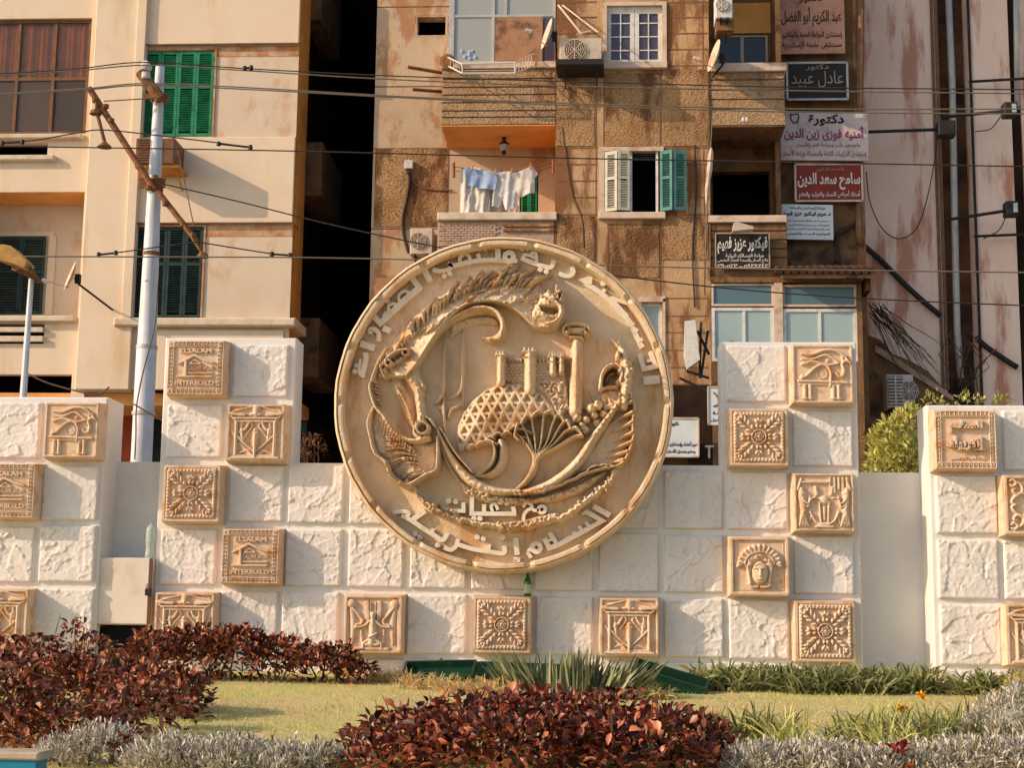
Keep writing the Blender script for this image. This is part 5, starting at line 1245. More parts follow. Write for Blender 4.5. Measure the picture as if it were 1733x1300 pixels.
# middle bay
rw, rs, rsm = D(1027, 10, 1121, 106), D(1023, 256, 1117, 361), D(1086, 512, 1121, 612)
b = MB(); holed(b, xm0, xm1, 0, TP + 1, YM2, [rw, rs, rsm], .22); b.build('bay_wall', M['tan'], mb_)
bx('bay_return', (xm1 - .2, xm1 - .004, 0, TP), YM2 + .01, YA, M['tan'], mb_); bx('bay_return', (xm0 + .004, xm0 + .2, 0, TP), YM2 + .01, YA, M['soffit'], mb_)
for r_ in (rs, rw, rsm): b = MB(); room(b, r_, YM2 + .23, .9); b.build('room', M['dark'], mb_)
b = MB()
for y in (2, 28, 55, 82):
    for (x0, x1) in ((942, 1010), (1131, 1200)): r_ = D(x0, y, x1, y + 2.6); b.box(r_[0], r_[1], YM2 - .004, YM2 + .01, r_[2], r_[3])
for y in (110,): r_ = D(1128, y, 1200, y + 2); b.box(r_[0], r_[1], YM2 - .004, YM2 + .01, r_[2], r_[3])
for y in (249, 277, 305, 333, 362):
    for (x0, x1) in ((941, 1011), (1121, 1200)): r_ = D(x0, y, x1, y + 2.6); b.box(r_[0], r_[1], YM2 - .004, YM2 + .01, r_[2], r_[3])
for y in (504, 534, 562, 592, 621, 650):
    r_ = D(1126, y, 1199, y + 2); b.box(r_[0], r_[1], YM2 - .004, YM2 + .01, r_[2], r_[3])
for x, y0, y1 in ((1008, 112, 480), (1021, 122, 249), (1118, 122, 249), (1028, 378, 480), (1117, 378, 505), (1190, 0, 500)):
    r_ = D(x, y0, x + 1.6, y1); b.box(r_[0], r_[1], YM2 - .005, YM2 + .01, r_[2], r_[3])
b.build('wall_joint', M['joint'], mb_)
for r_ in ((942, 112, 1006, 247), (1024, 124, 1116, 247), (1122, 118, 1198, 247), (1031, 378, 1115, 470), (943, 366, 1006, 440), (1120, 366, 1198, 440)): bx('pebble_panel', D(*r_), YM2 - .014, YM2 - .0055, M['pebble'], mb_)
# white casement
fr = D(1021, 4, 1128, 107)
b = MB(); b.box(fr[0], rw[0], YM2 - .05, YM2 - .001, fr[2], fr[3]); b.box(rw[1], fr[1], YM2 - .05, YM2 - .001, fr[2], fr[3]); b.box(rw[0], rw[1], YM2 - .05, YM2 - .001, rw[3], fr[3]); b.build('window_surround', M['sill'], mb_)
hw = (rw[1] - rw[0]) / 2
for s_ in (0, 1):
    window(mb_, (rw[0] + s_ * (hw + .004), rw[0] + hw - .004 + s_ * (hw + .004), rw[2], rw[3] - .05), YM2 + .05, [.5], [.25, .5, .75], M['paint_white'], M['glass_purple'], .085, .022, .06)
bx('window_head', (rw[0], rw[1], rw[3] - .05, rw[3]), YM2 + .04, YM2 + .12, M['paint_white'], mb_)
bx('window_sill', D(1020, 107, 1129, 118), YM2 - .12, YM2 - .002, M['sill'], mb_, .01)
# shuttered window
fr = D(1014, 249, 1123, 362)
b = MB(); b.box(fr[0], rs[0], YM2 - .045, YM2 - .001, rs[2], fr[3]); b.box(rs[1], fr[1], YM2 - .045, YM2 - .001, rs[2], fr[3]); b.box(rs[0], rs[1], YM2 - .045, YM2 - .001, rs[3], fr[3]); b.build('window_surround', M['sill'], mb_)
bx('window_sill', D(1013, 361, 1126, 372), YM2 - .12, YM2 - .002, M['sill'], mb_, .01)
bx('casing', D(1066, 256, 1070, 361), YM2 + .02, YM2 + .1, M['paint_white'], mb_); bx('casing', D(1110, 256, 1114, 361), YM2 + .02, YM2 + .1, M['paint_white'], mb_)
b = MB()
for y in (258, 262, 266): r_ = D(1070, y, 1110, y + 2); b.box(r_[0], r_[1], YM2 + .12, YM2 + .16, r_[2], r_[3])
b.build('rolled_blind', M['teal'], mb_)
hh = rs[3] - rs[2] - .05
shutter(mb_, rs[0] + .01, YM2 - .02, rs[2] + .03, math.radians(-20), .26, hh, M['ivory'], pitch=.05); 
shutter(mb_, rs[0] + .26, YM2 - .11, rs[2] + .04, math.radians(12), .24, hh, M['ivory'], pitch=.05)
shutter(mb_, rs[1] + .0, YM2 - .08, rs[2] + .02, math.radians(-24), .26, hh, M['tealgreen'], pitch=.05)
shutter(mb_, rs[1] + .25, YM2 - .17, rs[2] + .02, math.radians(14), .27, hh, M['tealgreen'], pitch=.05)
window(mb_, (rsm[0], rsm[1], rsm[2], rsm[3]), YM2 + .1, [], [], M['paint_white'], M['glass_pale'], .06)
bx('window_surround', D(1122, 506, 1126, 612), YM2 - .03, YM2 - .001, M['sill'], mb_); bx('window_surround', D(1082, 502, 1126, 511), YM2 - .03, YM2 - .001, M['sill'], mb_)
# right balcony stack
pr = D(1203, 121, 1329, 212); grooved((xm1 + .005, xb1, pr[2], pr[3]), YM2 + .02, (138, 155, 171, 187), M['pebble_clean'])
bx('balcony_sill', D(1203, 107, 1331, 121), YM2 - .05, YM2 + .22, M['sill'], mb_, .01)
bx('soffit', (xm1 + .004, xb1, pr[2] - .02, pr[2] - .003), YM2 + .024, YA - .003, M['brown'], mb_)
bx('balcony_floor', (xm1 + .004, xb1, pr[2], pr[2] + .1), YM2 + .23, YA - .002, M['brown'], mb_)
bx('lit_wall_patch', A(1236, 5, 1312, 56), YA - .02, YA - .001, M['soffit'], mb_)  # bright orange patch paints the lit part of the rear wall
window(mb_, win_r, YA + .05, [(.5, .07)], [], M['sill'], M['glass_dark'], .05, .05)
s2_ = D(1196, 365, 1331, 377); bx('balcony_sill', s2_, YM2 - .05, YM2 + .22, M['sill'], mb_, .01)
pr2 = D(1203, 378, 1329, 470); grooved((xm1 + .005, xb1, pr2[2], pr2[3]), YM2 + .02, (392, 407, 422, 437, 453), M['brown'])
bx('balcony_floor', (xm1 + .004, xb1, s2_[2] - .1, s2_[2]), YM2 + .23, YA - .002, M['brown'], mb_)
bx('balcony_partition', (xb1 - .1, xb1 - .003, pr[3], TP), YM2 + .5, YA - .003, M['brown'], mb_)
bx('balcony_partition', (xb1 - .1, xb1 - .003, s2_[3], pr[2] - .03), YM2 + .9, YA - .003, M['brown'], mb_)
bx('edge_light_strip', A(1446, -60, 1460, 460), YA - .03, YA - .001, M['tan'], mb_)  # tan strip paints the lit edge of the brown wall
# glazed porch
pg = D(1202, 476, 1450, 612)
xp1 = pg[1]
hx = (xt(1310, 540, YM2), xt(1325, 540, YM2))
window(mb_, (xm1 + .01, hx[0], pg[2], zt(1260, 521, YM2)), YM2 - .02, [.52], [], M['paint_white'], M['glass_pale'], .06, .05)
window(mb_, (hx[1], xp1, pg[2], zt(1380, 523, YM2)), YM2 - .02, [.5], [], M['paint_white'], M['glass_pale'], .06, .05)
window(mb_, (xm1 + .01, hx[0], zt(1260, 518, YM2), zt(1260, 480, YM2)), YM2 - .01, [], [], M['sill'], M['glass_blue'], .04)
window(mb_, (hx[1], xp1, zt(1380, 519, YM2), zt(1380, 482, YM2)), YM2 - .01, [], [], M['sill'], M['glass_blue'], .04)
bx('porch_post', (hx[0] + .005, hx[1] - .005, pg[2], zt(1317, 478, YM2)), YM2 - .05, YM2 + .06, M['sill'], mb_)
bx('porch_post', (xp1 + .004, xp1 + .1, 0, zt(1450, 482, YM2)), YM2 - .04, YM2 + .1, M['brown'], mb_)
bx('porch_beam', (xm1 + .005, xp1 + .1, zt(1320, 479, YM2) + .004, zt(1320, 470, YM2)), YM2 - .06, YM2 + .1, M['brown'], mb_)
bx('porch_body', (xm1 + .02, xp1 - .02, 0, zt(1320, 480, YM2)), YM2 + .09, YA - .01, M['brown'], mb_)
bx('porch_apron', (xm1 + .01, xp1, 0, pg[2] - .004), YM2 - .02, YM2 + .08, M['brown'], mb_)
# clay tile awning
aw = D(1308, 458, 1476, 478); b = MB()
nt_ = 13
for i in range(nt_):
    x = aw[0] + (i + .5) * (aw[1] - aw[0]) / nt_
    b.tube([(x, YM2 + .25, aw[3] + .10), (x, YM2 - .55, aw[3] - .12)], .075, 8)
b.build('awning_tiles', M['tile_roof'], mb_)
bx('awning_board', (aw[0] + .1, aw[1] - .1, aw[2] - .02, aw[2] + .07), YM2 - .48, YM2 - .40, M['brown'], mb_)
bx('awning_board', (aw[1] - .18, aw[1] - .1, aw[2] - .25, aw[2] + .05), YM2 - .40, YM2 + .2, M['dim'], mb_)
b = MB(); b.add([(aw[0], YM2 - .5, aw[2] + .06), (aw[1], YM2 - .5, aw[2] + .06), (aw[1], YM2 + .25, aw[3] + .02), (aw[0], YM2 + .25, aw[3] + .02)], [(0, 1, 2, 3)]); b.build('awning_deck', M['dim'], mb_)
# shop front below: a flat dark sheet paints its shade
bx('shop_shade_sheet', D(1118, 652, 1205, 830), YM2 - .006, YM2 + .02, M['dim'], mb_)
b = MB(); r_ = D(1192, 757, 1206, 760); b.box(r_[0], r_[1], YM2 - .3, YM2 - .2, r_[2], r_[3]); r_ = D(1197, 760, 1200, 778); b.box(r_[0], r_[1], YM2 - .3, YM2 - .2, r_[2], r_[3]); b.build('shop_bracket', M['sill'], mb_)
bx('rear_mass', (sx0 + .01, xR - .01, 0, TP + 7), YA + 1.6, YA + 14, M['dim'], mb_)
bx('upper_storeys', (xl1, xb1, TP + 1.002, TP + 7), YM2, YA + 1.59, M['tan'], mb_); bx('upper_storeys', (sx0, xl1 - .01, TP + 1.002, TP + 7), YA, YA + 1.59, M['tan'], mb_); bx('upper_storeys', (xb1 + .01, xR, TP + 1.002, TP + 7), YA, YA + 1.59, M['tan'], mb_)
b = MB(); b.box(sx0, sx0 + .05, YA + .01, YA + 1.6, 0, TP + 1); b.box(xR - .05, xR, YA + .01, YA + 1.6, 0, TP + 1); b.build('end_wall', M['tan'], mb_)
# alley end
al = thing('rear_building', 'rear building coloured dark as alley shade, closing the narrow alley between the two apartment blocks', 'building', (xt(570, 500, 44), 44, 0))
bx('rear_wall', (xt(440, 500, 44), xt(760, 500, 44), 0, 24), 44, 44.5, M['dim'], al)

# ---- pink building
YK = 32.2
pk = thing('pink_building', 'peeling pink building at the right with brown drain recesses', 'building', (xt(1600, 500, YK), YK, 0))
def K(x0, y0, x1, y1): return R(x0, y0, x1, y1, YK)
kx = [K(x, -200, x, 800)[0] for x in (1440, 1592, 1606, 1646, 1716, 1732)]
b = MB(); b.box(kx[0] - 1, kx[1], YK, YK + .5, 0, 21); b.box(kx[3], kx[4], YK, YK + .5, 0, 21); b.box(kx[5] + .05, kx[5] + 9, YK + .1, YK + .5, 0, 21); b.build('wall', M['pink'], pk)
b = MB(); b.box(kx[1], kx[3], YK + .45, YK + .5, 0, 21); b.build('recess_wall', mat('bare_brick_recess', (0.20, 0.09, 0.04), (0.045, 0.03, 0.02), scale=.9, bump=.5, bscale=12, bdist=.05, stain=(.02, .018, .015), samt=.9, sscale=.7), pk)
b = MB(); b.box(kx[4], kx[5] + .05, YK + .2, YK + .5, 0, 21); b.build('recess_wall', M['dim'], pk)
b = MB(); b.box(kx[1] - .12, kx[1] - .06, YK - .04, YK - .002, zt(1590, 660, YK), 21); b.box(kx[1] - .03, kx[1] + .03, YK - .05, YK - .002, zt(1590, 660, YK), 21); b.build('edge_trim', M['joint'], pk)
b = MB(); b.box(kx[3] + .0, kx[3] + .05, YK - .05, YK - .002, 3, 21); b.build('edge_trim', M['iron'], pk)
# ------------------------------------------------------------------ dark lower part beside the pink building
yard = thing('yard_wall', 'grimy brown yard wall rising in steps below the pink building', 'wall', (xt(1540, 620, 31.6), 31.6, 0))
YY = 31.6
P4 = lambda x, y: (xt(x, y, YY), zt(x, y, YY))
b = MB(); b.prism([P4(1452, 800), P4(1452, 560), P4(1490, 575), P4(1512, 600), P4(1540, 610), P4(1570, 628), P4(1592, 652), P4(1640, 700), P4(1700, 760), P4(1720, 800)], YY, YY + .6); b.build('sloping_wall', M['brown'], yard)
b = MB(); b.prism([P4(1480, 585), P4(1505, 600), P4(1585, 652), P4(1612, 672), P4(1612, 680), P4(1585, 662), P4(1505, 612), P4(1480, 596)], YY - .08, YY - .002); b.build('coping', M['brick'], yard)

# ------------------------------------------------------------------ signs
def sign(name, label, r, Y, pm, lines, frame=None, fw_=.03, tilt=0.0, group=None, thick=.05, cat='sign'):
    x0, x1, z0, z1 = R(*r, Y)
    t = thing(name, label, cat, ((x0 + x1) / 2, Y, z0), group)
    dz = tilt * (x1 - x0) / 2
    b = MB(); b.add([(x0, Y, z0 + dz), (x1, Y, z0 - dz), (x1, Y, z1 - dz), (x0, Y, z1 + dz), (x0, Y + thick, z0 + dz), (x1, Y + thick, z0 - dz), (x1, Y + thick, z1 - dz), (x0, Y + thick, z1 + dz)],
        [(0, 1, 2, 3), (7, 6, 5, 4), (0, 4, 5, 1), (1, 5, 6, 2), (2, 6, 7, 3), (3, 7, 4, 0)]); b.build('panel', pm, t)
    if frame:
        b = MB()
        for (u0, u1, v0, v1) in ((x0 - fw_, x0 + fw_, z0, z1), (x1 - fw_, x1 + fw_, z0, z1), (x0, x1, z0 - fw_, z0 + fw_), (x0, x1, z1 - fw_, z1 + fw_)): b.box(u0, u1, Y - .02, Y - .002, v0, v1)
        b.build('frame', frame, t)
    for (s_, q, m, bold) in lines:
        u = R(*q, Y); b = MB(); put_text(b, s_, u[0], u[1], u[2], u[3], Y - .002, bold, .006, rot=-2 * dz / (x1 - x0)); b.build('lettering', m, t)
    return t
YS = YA - .22
sign('clinic_sign', 'faded pink sign board at the top with engraved lettering', (1315, -40, 1429, 90), YS, M['sign_pink'], [('دكتور', (1352, -12, 1392, 5), M['ink_brown'], .02), ('عبد الكريم أبو الفضل', (1322, 11, 1424, 46), M['ink_brown'], .02), ('إستشارى الجراحة العامة والمناظير', (1324, 53, 1425, 66), M['ink_brown'], .015), ('مستشفى جامعة الإسكندرية', (1324, 70, 1424, 83), M['ink_brown'], .015)])
sign('clinic_sign', 'black sign in a pale frame with thin gold script, under the pink one', (1332, 106, 1434, 168), YS, M['sign_black'], [('دكتور', (1364, 108, 1402, 119), M['ink_gold'], .005), ('عادل عبيد', (1339, 120, 1427, 148), M['ink_gold'], .0), ('إستشارى', (1352, 152, 1420, 160), M['ink_brown'], .0)], M['alu'], .022)
t = sign('clinic_sign', 'large whitish sign with black, purple and faded lettering and a tooth mark', (1321, 190, 1469, 271), YS - .1, M['sign_white'], [('دكتورة', (1368, 193, 1428, 213), M['ink_black'], .03), ('أمنيه فوزى زين الدين', (1327, 213, 1463, 238), M['ink_purple'], .03), ('ماجستير طب وجراحة الفم والأسنان', (1346, 240, 1456, 251), M['ink_faded'], .01), ('إستشارى التركيبات الثابتة والمتحركة وزراعة الأسنان', (1324, 253, 1466, 267), M['ink_faded'], .01)], tilt=.012)
b = MB(); c_ = [px(x, y, YS - .1) for x, y in ((1338, 193), (1342, 194), (1345, 193), (1350, 192), (1352, 197), (1350, 204), (1349, 209), (1346, 205), (1344, 209), (1341, 206), (1338, 200))]
b.tube([(float(p[0]), YS - .108, float(p[1])) for p in c_ + c_[:1]], .012, 5); b.build('tooth_mark', M['ink_black'], t)
sign('clinic_sign', 'dark red sign with white lettering between the two white ones', (1346, 278, 1459, 340), YS, M['sign_red'], [('الأستاذ الدكتور', (1381, 282, 1428, 290), M['ink_gold'], .01), ('سامح سعد الدين', (1350, 292, 1456, 321), M['ink_white'], .03), ('أستاذ أمراض النساء والتوليد والعقم', (1352, 322, 1456, 336), M['ink_white'], .02)], M['sill'], .02)
sign('clinic_sign', 'small clean white sign with black and blue print under the dark red one', (1323, 346, 1410, 405), YS - .05, M['sign_white2'], [('عيادة الروماتيزم والمناعة', (1336, 349, 1397, 356), M['ink_blue'], .01), ('د. مريم فيكتور عزيز فهيم', (1326, 357, 1406, 368), M['ink_black'], .03), ('د. تخصص أمراض الباطنة والروماتيزم والمناعة', (1328, 371, 1406, 376), M['ink_blue'], .0), ('دكتوراه طب عين شمس الزمالة الأردنية', (1335, 378, 1404, 383), M['ink_blue'], .0), ('عضو الجمعية الدولية لأمراض الروماتيزم', (1328, 385, 1405, 390), M['ink_blue'], .0), ('المواعيد: السبت والخميس', (1332, 393, 1404, 398), M['ink_black'], .01)], tilt=.02)
t = sign('clinic_sign', 'black sign with bold white slanting script on the lower balcony', (1211, 395, 1302, 453), YM2 - .1, M['sign_black'], [('فيكتور عزيز فهيم', (1214, 400, 1299, 430), M['ink_white'], .035), ('جراحة المسالك البولية', (1228, 429, 1293, 437), M['ink_white'], .01), ('علاج السكر والسمنة الجهاز الهضمى', (1214, 437, 1300, 445), M['ink_white'], .01), ('٥٩٣٤٢٤٢ - ٣٩٠٥٢٣', (1214, 446, 1300, 453), M['ink_white'], .015)], M['ink_gold'], .012)
lampb = thing('sign_floodlight', 'small beige floodlight over the black sign with white script', 'floodlight', pt(1257, 390, YM2 - .3))
b = MB(); p = pt(1257, 388, YM2 - .35); b.prism([(p[0] - .2, p[2] - .06), (p[0] + .2, p[2] - .02), (p[0] + .18, p[2] + .03), (p[0] - .12, p[2] + .12), (p[0] - .18, p[2] + .1)], p[1] - .12, p[1] + .12); b.build('housing', M['ac'], lampb)
b = MB(); b.tube([(p[0] - .1, p[1], p[2] - .1), (p[0] - .1, YM2 + .02, p[2] - .2)], .015, 6); b.build('bracket', M['iron'], lampb)
sign('clinic_sign', 'white sign with blurred black lines beside the right rim of the disc', (1090, 708, 1182, 773), YM2 - .4, M['sign_white2'], [('دكتور', (1136, 713, 1148, 722), M['ink_black'], .02), ('خبير أعضاء وإستشارى', (1132, 747, 1180, 757), M['ink_black'], .01), ('وحشو وتجميل الأسنان', (1128, 760, 1176, 768), M['ink_black'], .01)], M['sill'], .015)
t = sign('clinic_sign', 'narrow white notice with red curve, half hidden by the right tower', (1198, 655, 1240, 719), YM2 - .3, M['sign_white2'], [('عيادة', (1206, 696, 1230, 703), M['ink_black'], .01), ('والتجميل', (1203, 708, 1232, 714), M['ink_black'], .01)], M['sill'], .012)
b = MB(); b.tube([pt(x, y, YM2 - .31) for x, y in cr([(1207, 664), (1214, 672), (1215, 684), (1207, 688)], 4)], .012, 5); b.build('red_curve', M['sign_red'], t)

# ------------------------------------------------------------------ AC units
def ac_unit(label, r, Y, dep=.35, m='ac', fan=.36, bracket=True, side=False):
    x0, x1, z0, z1 = R(*r, Y - dep)
    t = thing('ac_unit', label, 'air conditioner', ((x0 + x1) / 2, Y, z0), 'air conditioners on the facades')
    b = MB(); b.box(x0, x1, Y - dep, Y - .03, z0, z1, .015); cs_ = b.build('casing', M[m], t)
    cx, cz, r_ = x0 + (x1 - x0) * fan, (z0 + z1) / 2, min((z1 - z0) * .42, (x1 - x0) * .36)
    b = MB(); b.lathe((cx, Y - dep - .012, cz), [(r_, .01), (r_, -.004), (r_ * .6, -.006), (.02, -.006)], 20, 'y'); b.build('fan_well', M['joint'], cs_)
    b = MB()
    for q in range(1, 6): b.tube([(cx + r_ * q / 5 * math.cos(a_), Y - dep - .03, cz + r_ * q / 5 * math.sin(a_)) for a_ in np.linspace(0, 2 * math.pi, 20)], .007, 4, False)
    for q in range(4): a_ = q * math.pi / 4; b.tube([(cx - r_ * math.cos(a_), Y - dep - .034, cz - r_ * math.sin(a_)), (cx + r_ * math.cos(a_), Y - dep - .034, cz + r_ * math.sin(a_))], .007, 4)
    b.build('grille', M[m], cs_)
    if bracket:
        b = MB()
        for x in (x0 + .08, x1 - .12): b.box(x, x + .04, Y - dep - .05, Y, z0 - .05, z0 - .003); b.tube([(x + .02, Y - dep, z0 - .04), (x + .02, Y - .01, z0 - .3)], .015, 5)
        b.build('bracket', M['iron'], t)
    return t
t = ac_unit('yellowed AC unit with round grille beside the white casement window', (947, 64, 1019, 105), YM2, .65)
b = MB(); r_ = R(942, 107, 1022, 116, YM2 - .5); b.box(r_[0], r_[1], YM2 - .75, YM2 - .001, r_[2], r_[3]); b.build('shelf', M['iron'], t)
ac_unit('AC unit cut by the top photo edge on the right balcony', (1211, -12, 1240, 30), YM2 - .1, .5, 'acwhite')
bx('wooden_crate', R(1212, 33, 1241, 54, YM2 - .4), YM2 - .5, YM2 - .05, M['brown'], None); tag(bpy.data.objects['wooden_crate'], 'dark wooden crate hanging under the cut off AC unit', 'crate')
ac_unit('small AC unit on the tan wall just above the disc rim', (694, 386, 732, 430), YA, .4, 'ac')
t = ac_unit('white AC unit with open louvred side on the yard wall by the lime shrub', (1501, 634, 1546, 690), YY - .1, .5, 'acwhite', fan=.82)
b = MB(); r_ = R(1503, 637, 1528, 686, YY - .62); b.box(r_[0], r_[1], YY - .63, YY - .61, r_[2], r_[3]); b.build('coil', M['joint'], t)
b = MB()
for q in range(9): z = r_[2] + (r_[3] - r_[2]) * (q + .5) / 9; b.box(r_[0], r_[1], YY - .645, YY - .632, z - .012, z + .012)
b.box((r_[0] + r_[1]) / 2 - .015, (r_[0] + r_[1]) / 2 + .015, YY - .65, YY - .646, r_[2], r_[3]); b.build('louvre', M['acwhite'], t)
oa = thing('window_ac', 'old brown boxed air conditioner under the green shutters', 'air conditioner', pt(265, 285, YB))
x0, x1, z0, z1 = R(236, 240, 300, 283, YB - .5)
b = MB(); b.box(x0, x1, YB - .75, YB - .021, z0, z1, .01); b.build('casing', M['wood'], oa)
b = MB()
for q in range(10): z = z0 + .03 + (z1 - z0 - .06) * q / 9; b.box(x0 + .04, x1 - .24, YB - .77, YB - .752, z - .008, z + .008)
b.build('grille', M['rust'], oa)
b = MB(); b.box(x0 - .02, x1 + .1, YB - .7, YB - .02, z0 - .06, z0 - .004); b.tube([(x1, YB - .6, z0 - .05), (x1, YB - .02, z0 - .35)], .02, 5); b.build('shelf', M['ochre'], oa)

# ------------------------------------------------------------------ dishes
def dish(label, p, rad, nrm, arm, wall_pt, m='sill'):
    t = thing('satellite_dish', label, 'satellite dish', p, 'satellite dishes')
    n_ = Vector(nrm).normalized(); q = Vector((0, 0, 1)).rotation_difference(n_)
    b = MB(); b.lathe((0, 0, 0), [(.01, -.10 * rad), (rad * .5, -.03 * rad), (rad, .14 * rad), (rad * 1.02, .16 * rad), (rad, .17 * rad), (rad * .5, 0), (.01, -.07 * rad)], 28)
    V = np.concatenate(b.v); b.v = [np.array([list(q @ Vector(v) + Vector(p)) for v in V])]
    b.build('bowl', M[m], t, smooth=True)
    b = MB(); e = Vector(p) + Vector(arm); s_ = Vector(p) - Vector((0, 0, rad * .8)) + n_ * .05
    b.tube([s_, e], .014, 6); fa_ = b.build('feed_arm', M['sill'], t)
    b = MB(); b.tube([e, e - n_ * .12], [.035, .05], 8); b.build('feed_horn', M['acwhite'], fa_)
    b = MB(); b.tube([Vector(p) - n_ * .05, Vector(p) - n_ * .15 - Vector((0, 0, .1)), Vector(wall_pt)], .022, 6); c_ = Vector(p) - n_ * .12; b.rbox(c_, ((1, 0, 0), (0, 1, 0), (0, 0, 1)), .05, .05, .09); b.build('mount', M['iron'], t)
    return t
dish('satellite dish with long feed arm in front of the brown board', pt(929, 58, YM2 - .5), .31, (-.95, -.28, .25), (-.45, -.25, .0), pt(942, 100, YM2))
dish('thin satellite dish seen edge on beside the right balcony sill', pt(1212, 95, YM2 - .4), .32, (-.95, -.22, .25), (-.45, -.2, -.1), pt(1206, 130, YM2))
dish('ring-like satellite dish on a long arm from the cream pier', pt(122, 468, YB - 1.2), .30, (-.86, -.45, .3), (-.5, -.25, -.12), pt(190, 524, YB - .06))

# ------------------------------------------------------------------ laundry, lantern, rack
YLn = YM2 + .12
def cloth(name, label, poly_px, m, Y, amp=.03, fx=9, seed=0, cat='laundry'):
    x0 = min(p[0] for p in poly_px); x1 = max(p[0] for p in poly_px); y0 = min(p[1] for p in poly_px); y1 = max(p[1] for p in poly_px)
    c = Cv(x0 - 1, y0 - 1, x1 + 1, y1 + 1, 1.0); ins, dm = c.mask(poly_px); c.H = np.where(ins, 1.0, 0)
    V, Fq = c.mesh(lambda X, Yy, H: np.stack([*px(X, Yy, Y)], 1), thr=.5)
    X, Z = V[:, 0], V[:, 1]; t = np.clip((Z.max() - Z) / (Z.max() - Z.min()), 0, 1)
    Yv = Y + amp * (np.sin(X * fx * 2.2 + seed + Z * 2) * .6 + np.sin(X * fx * 5.1 + seed * 2 - Z * 4) * .3 + (fbm(X * 6 + 20 + seed, Z * 6, 3, seed) - .5) * 1.5) * (.4 + t)
    V3 = np.stack([X, Yv, Z], 1); n = len(V3)
    V3 = np.concatenate([V3, V3 + np.array([0, .006, 0])])
    Fq = np.concatenate([Fq, Fq[:, ::-1] + n])
    o = mesh_obj(name, V3, Fq, m, smooth=True); return tag(o, label, cat, 'washing on the balcony line')
cloth('towel', 'long cream towel at the left end of the washing line', [(782, 284), (800, 282), (826, 290), (829, 361), (779, 361), (779, 310)], M['cloth_cream'], YLn + .05, .05, 9, 1)
cloth('shirt', 'pale blue shirt folded over the washing line', [(786, 284), (812, 288), (838, 291), (841, 305), (837, 321), (812, 318), (792, 313)], M['cloth_blue'], YLn - .03, .035, 5, 2)
cloth('trousers', 'white trousers in the middle of the washing line', [(839, 292), (866, 290), (868, 300), (878, 345), (870, 351), (856, 355), (850, 335), (844, 350), (833, 348)], M['cloth_white'], YLn, .035, 9, 3)
cloth('blouse', 'white blouse at the right end of the washing line', [(866, 293), (884, 289), (900, 281), (910, 293), (905, 300), (904, 326), (880, 332), (872, 318)], M['cloth_cream'], YLn - .03, .04, 6, 4)
cloth('sheet', 'grey pink sheet hanging behind the trousers', [(812, 300), (870, 300), (876, 358), (814, 360)], M['cloth_grey'], YLn + .18, .03, 7, 5)
t = thing('clothes_line', 'washing line with rusty end posts across the open balcony', 'clothes line', pt(850, 290, YLn))
b = MB()
for dz_ in (0, 8): b.tube([pt(x, y + dz_ * .8, YLn + .04 + dz_ * .03) for x, y in cr([(768, 282), (800, 286), (850, 292), (905, 284), (938, 274)], 5)], .006, 4)
b.build('line', M['cable'], t)
for x, y in ((768, 275), (936, 270)): b = MB(); b.tube([pt(x, y, YLn), pt(x, y + 25, YLn)], .03, 6); b.build('post', M['rust'], t)
for x, y in ((800, 284), (838, 290), (866, 289), (897, 281)): b = MB(); q = pt(x, y, YLn - .07); b.box(q[0] - .015, q[0] + .015, q[1] - .02, q[1] + .02, q[2] - .05, q[2] + .05); b.build('peg', M['ochre'], t)
t = thing('hanging_lantern', 'black iron lantern hanging from the shade-tinted orange balcony ceiling', 'lantern', pt(853, 232, 30.0))
p = pt(853, 246, 30.0); b = MB(); b.lathe((p[0], p[1], p[2]), [(.02, -.2), (.05, -.16), (.045, -.12), (.10, .02), (.115, .04), (.04, .10), (.03, .14), (.10, .2), (.11, .215)], 6); lb_ = b.build('body', M['iron'], t)
b = MB(); b.lathe((p[0], p[1], p[2]), [(.062, -.11), (.103, .01)], 6); b.build('glass', M['glass_room'], lb_)
b = MB(); b.tube([pt(x, y, YA - .05) for x, y in cr([(856, 236), (885, 240), (915, 246), (936, 247)], 4)], .006, 4); b.build('flex', M['cable'], t)
t = thing('drying_rack', 'pale folding drying rack hooked on the upper balcony edge', 'drying rack', pt(830, 110, YM2 - .2))
b = MB(); Yr = YM2 - .6
for a_, e_ in (((782, 108), (872, 106)), ((783, 124), (872, 124)), ((782, 108), (783, 124)), ((872, 106), (872, 124))): b.tube([pt(*a_, Yr), pt(*e_, Yr)], .018, 6)
for a_, e_ in (((750, 93), (782, 108)), ((905, 90), (872, 106)), ((752, 108), (783, 124)), ((900, 112), (872, 124))): b.tube([pt(*a_, YM2 - .08), pt(*e_, Yr)], .016, 6)
b.build('frame', M['cloth_cream'], t)
b = MB()
for q in range(4): b.tube([pt(783, 111 + q * 4, Yr + .01), pt(872, 110 + q * 4, Yr + .01)], .008, 5)
for q in range(6): b.tube([pt(752 + q * 5, 96 + q * 2.4, YM2 - .1 - q * .08), pt(753 + q * 5, 108 + q * 2.6, YM2 - .1 - q * .08)], .008, 5); b.tube([pt(900 - q * 5, 94 + q * 2.4, YM2 - .1 - q * .08), pt(898 - q * 5, 111 + q * 2.6, YM2 - .1 - q * .08)], .008, 5)
b.build('bars', M['sill'], t)
b = MB(); q = pt(757, 103, YM2 - .2); b.lathe(q, [(.10, -.02), (.16, 0), (.10, .02)], 12, 'y'); b.build('hose_coil', M['rust'], t)
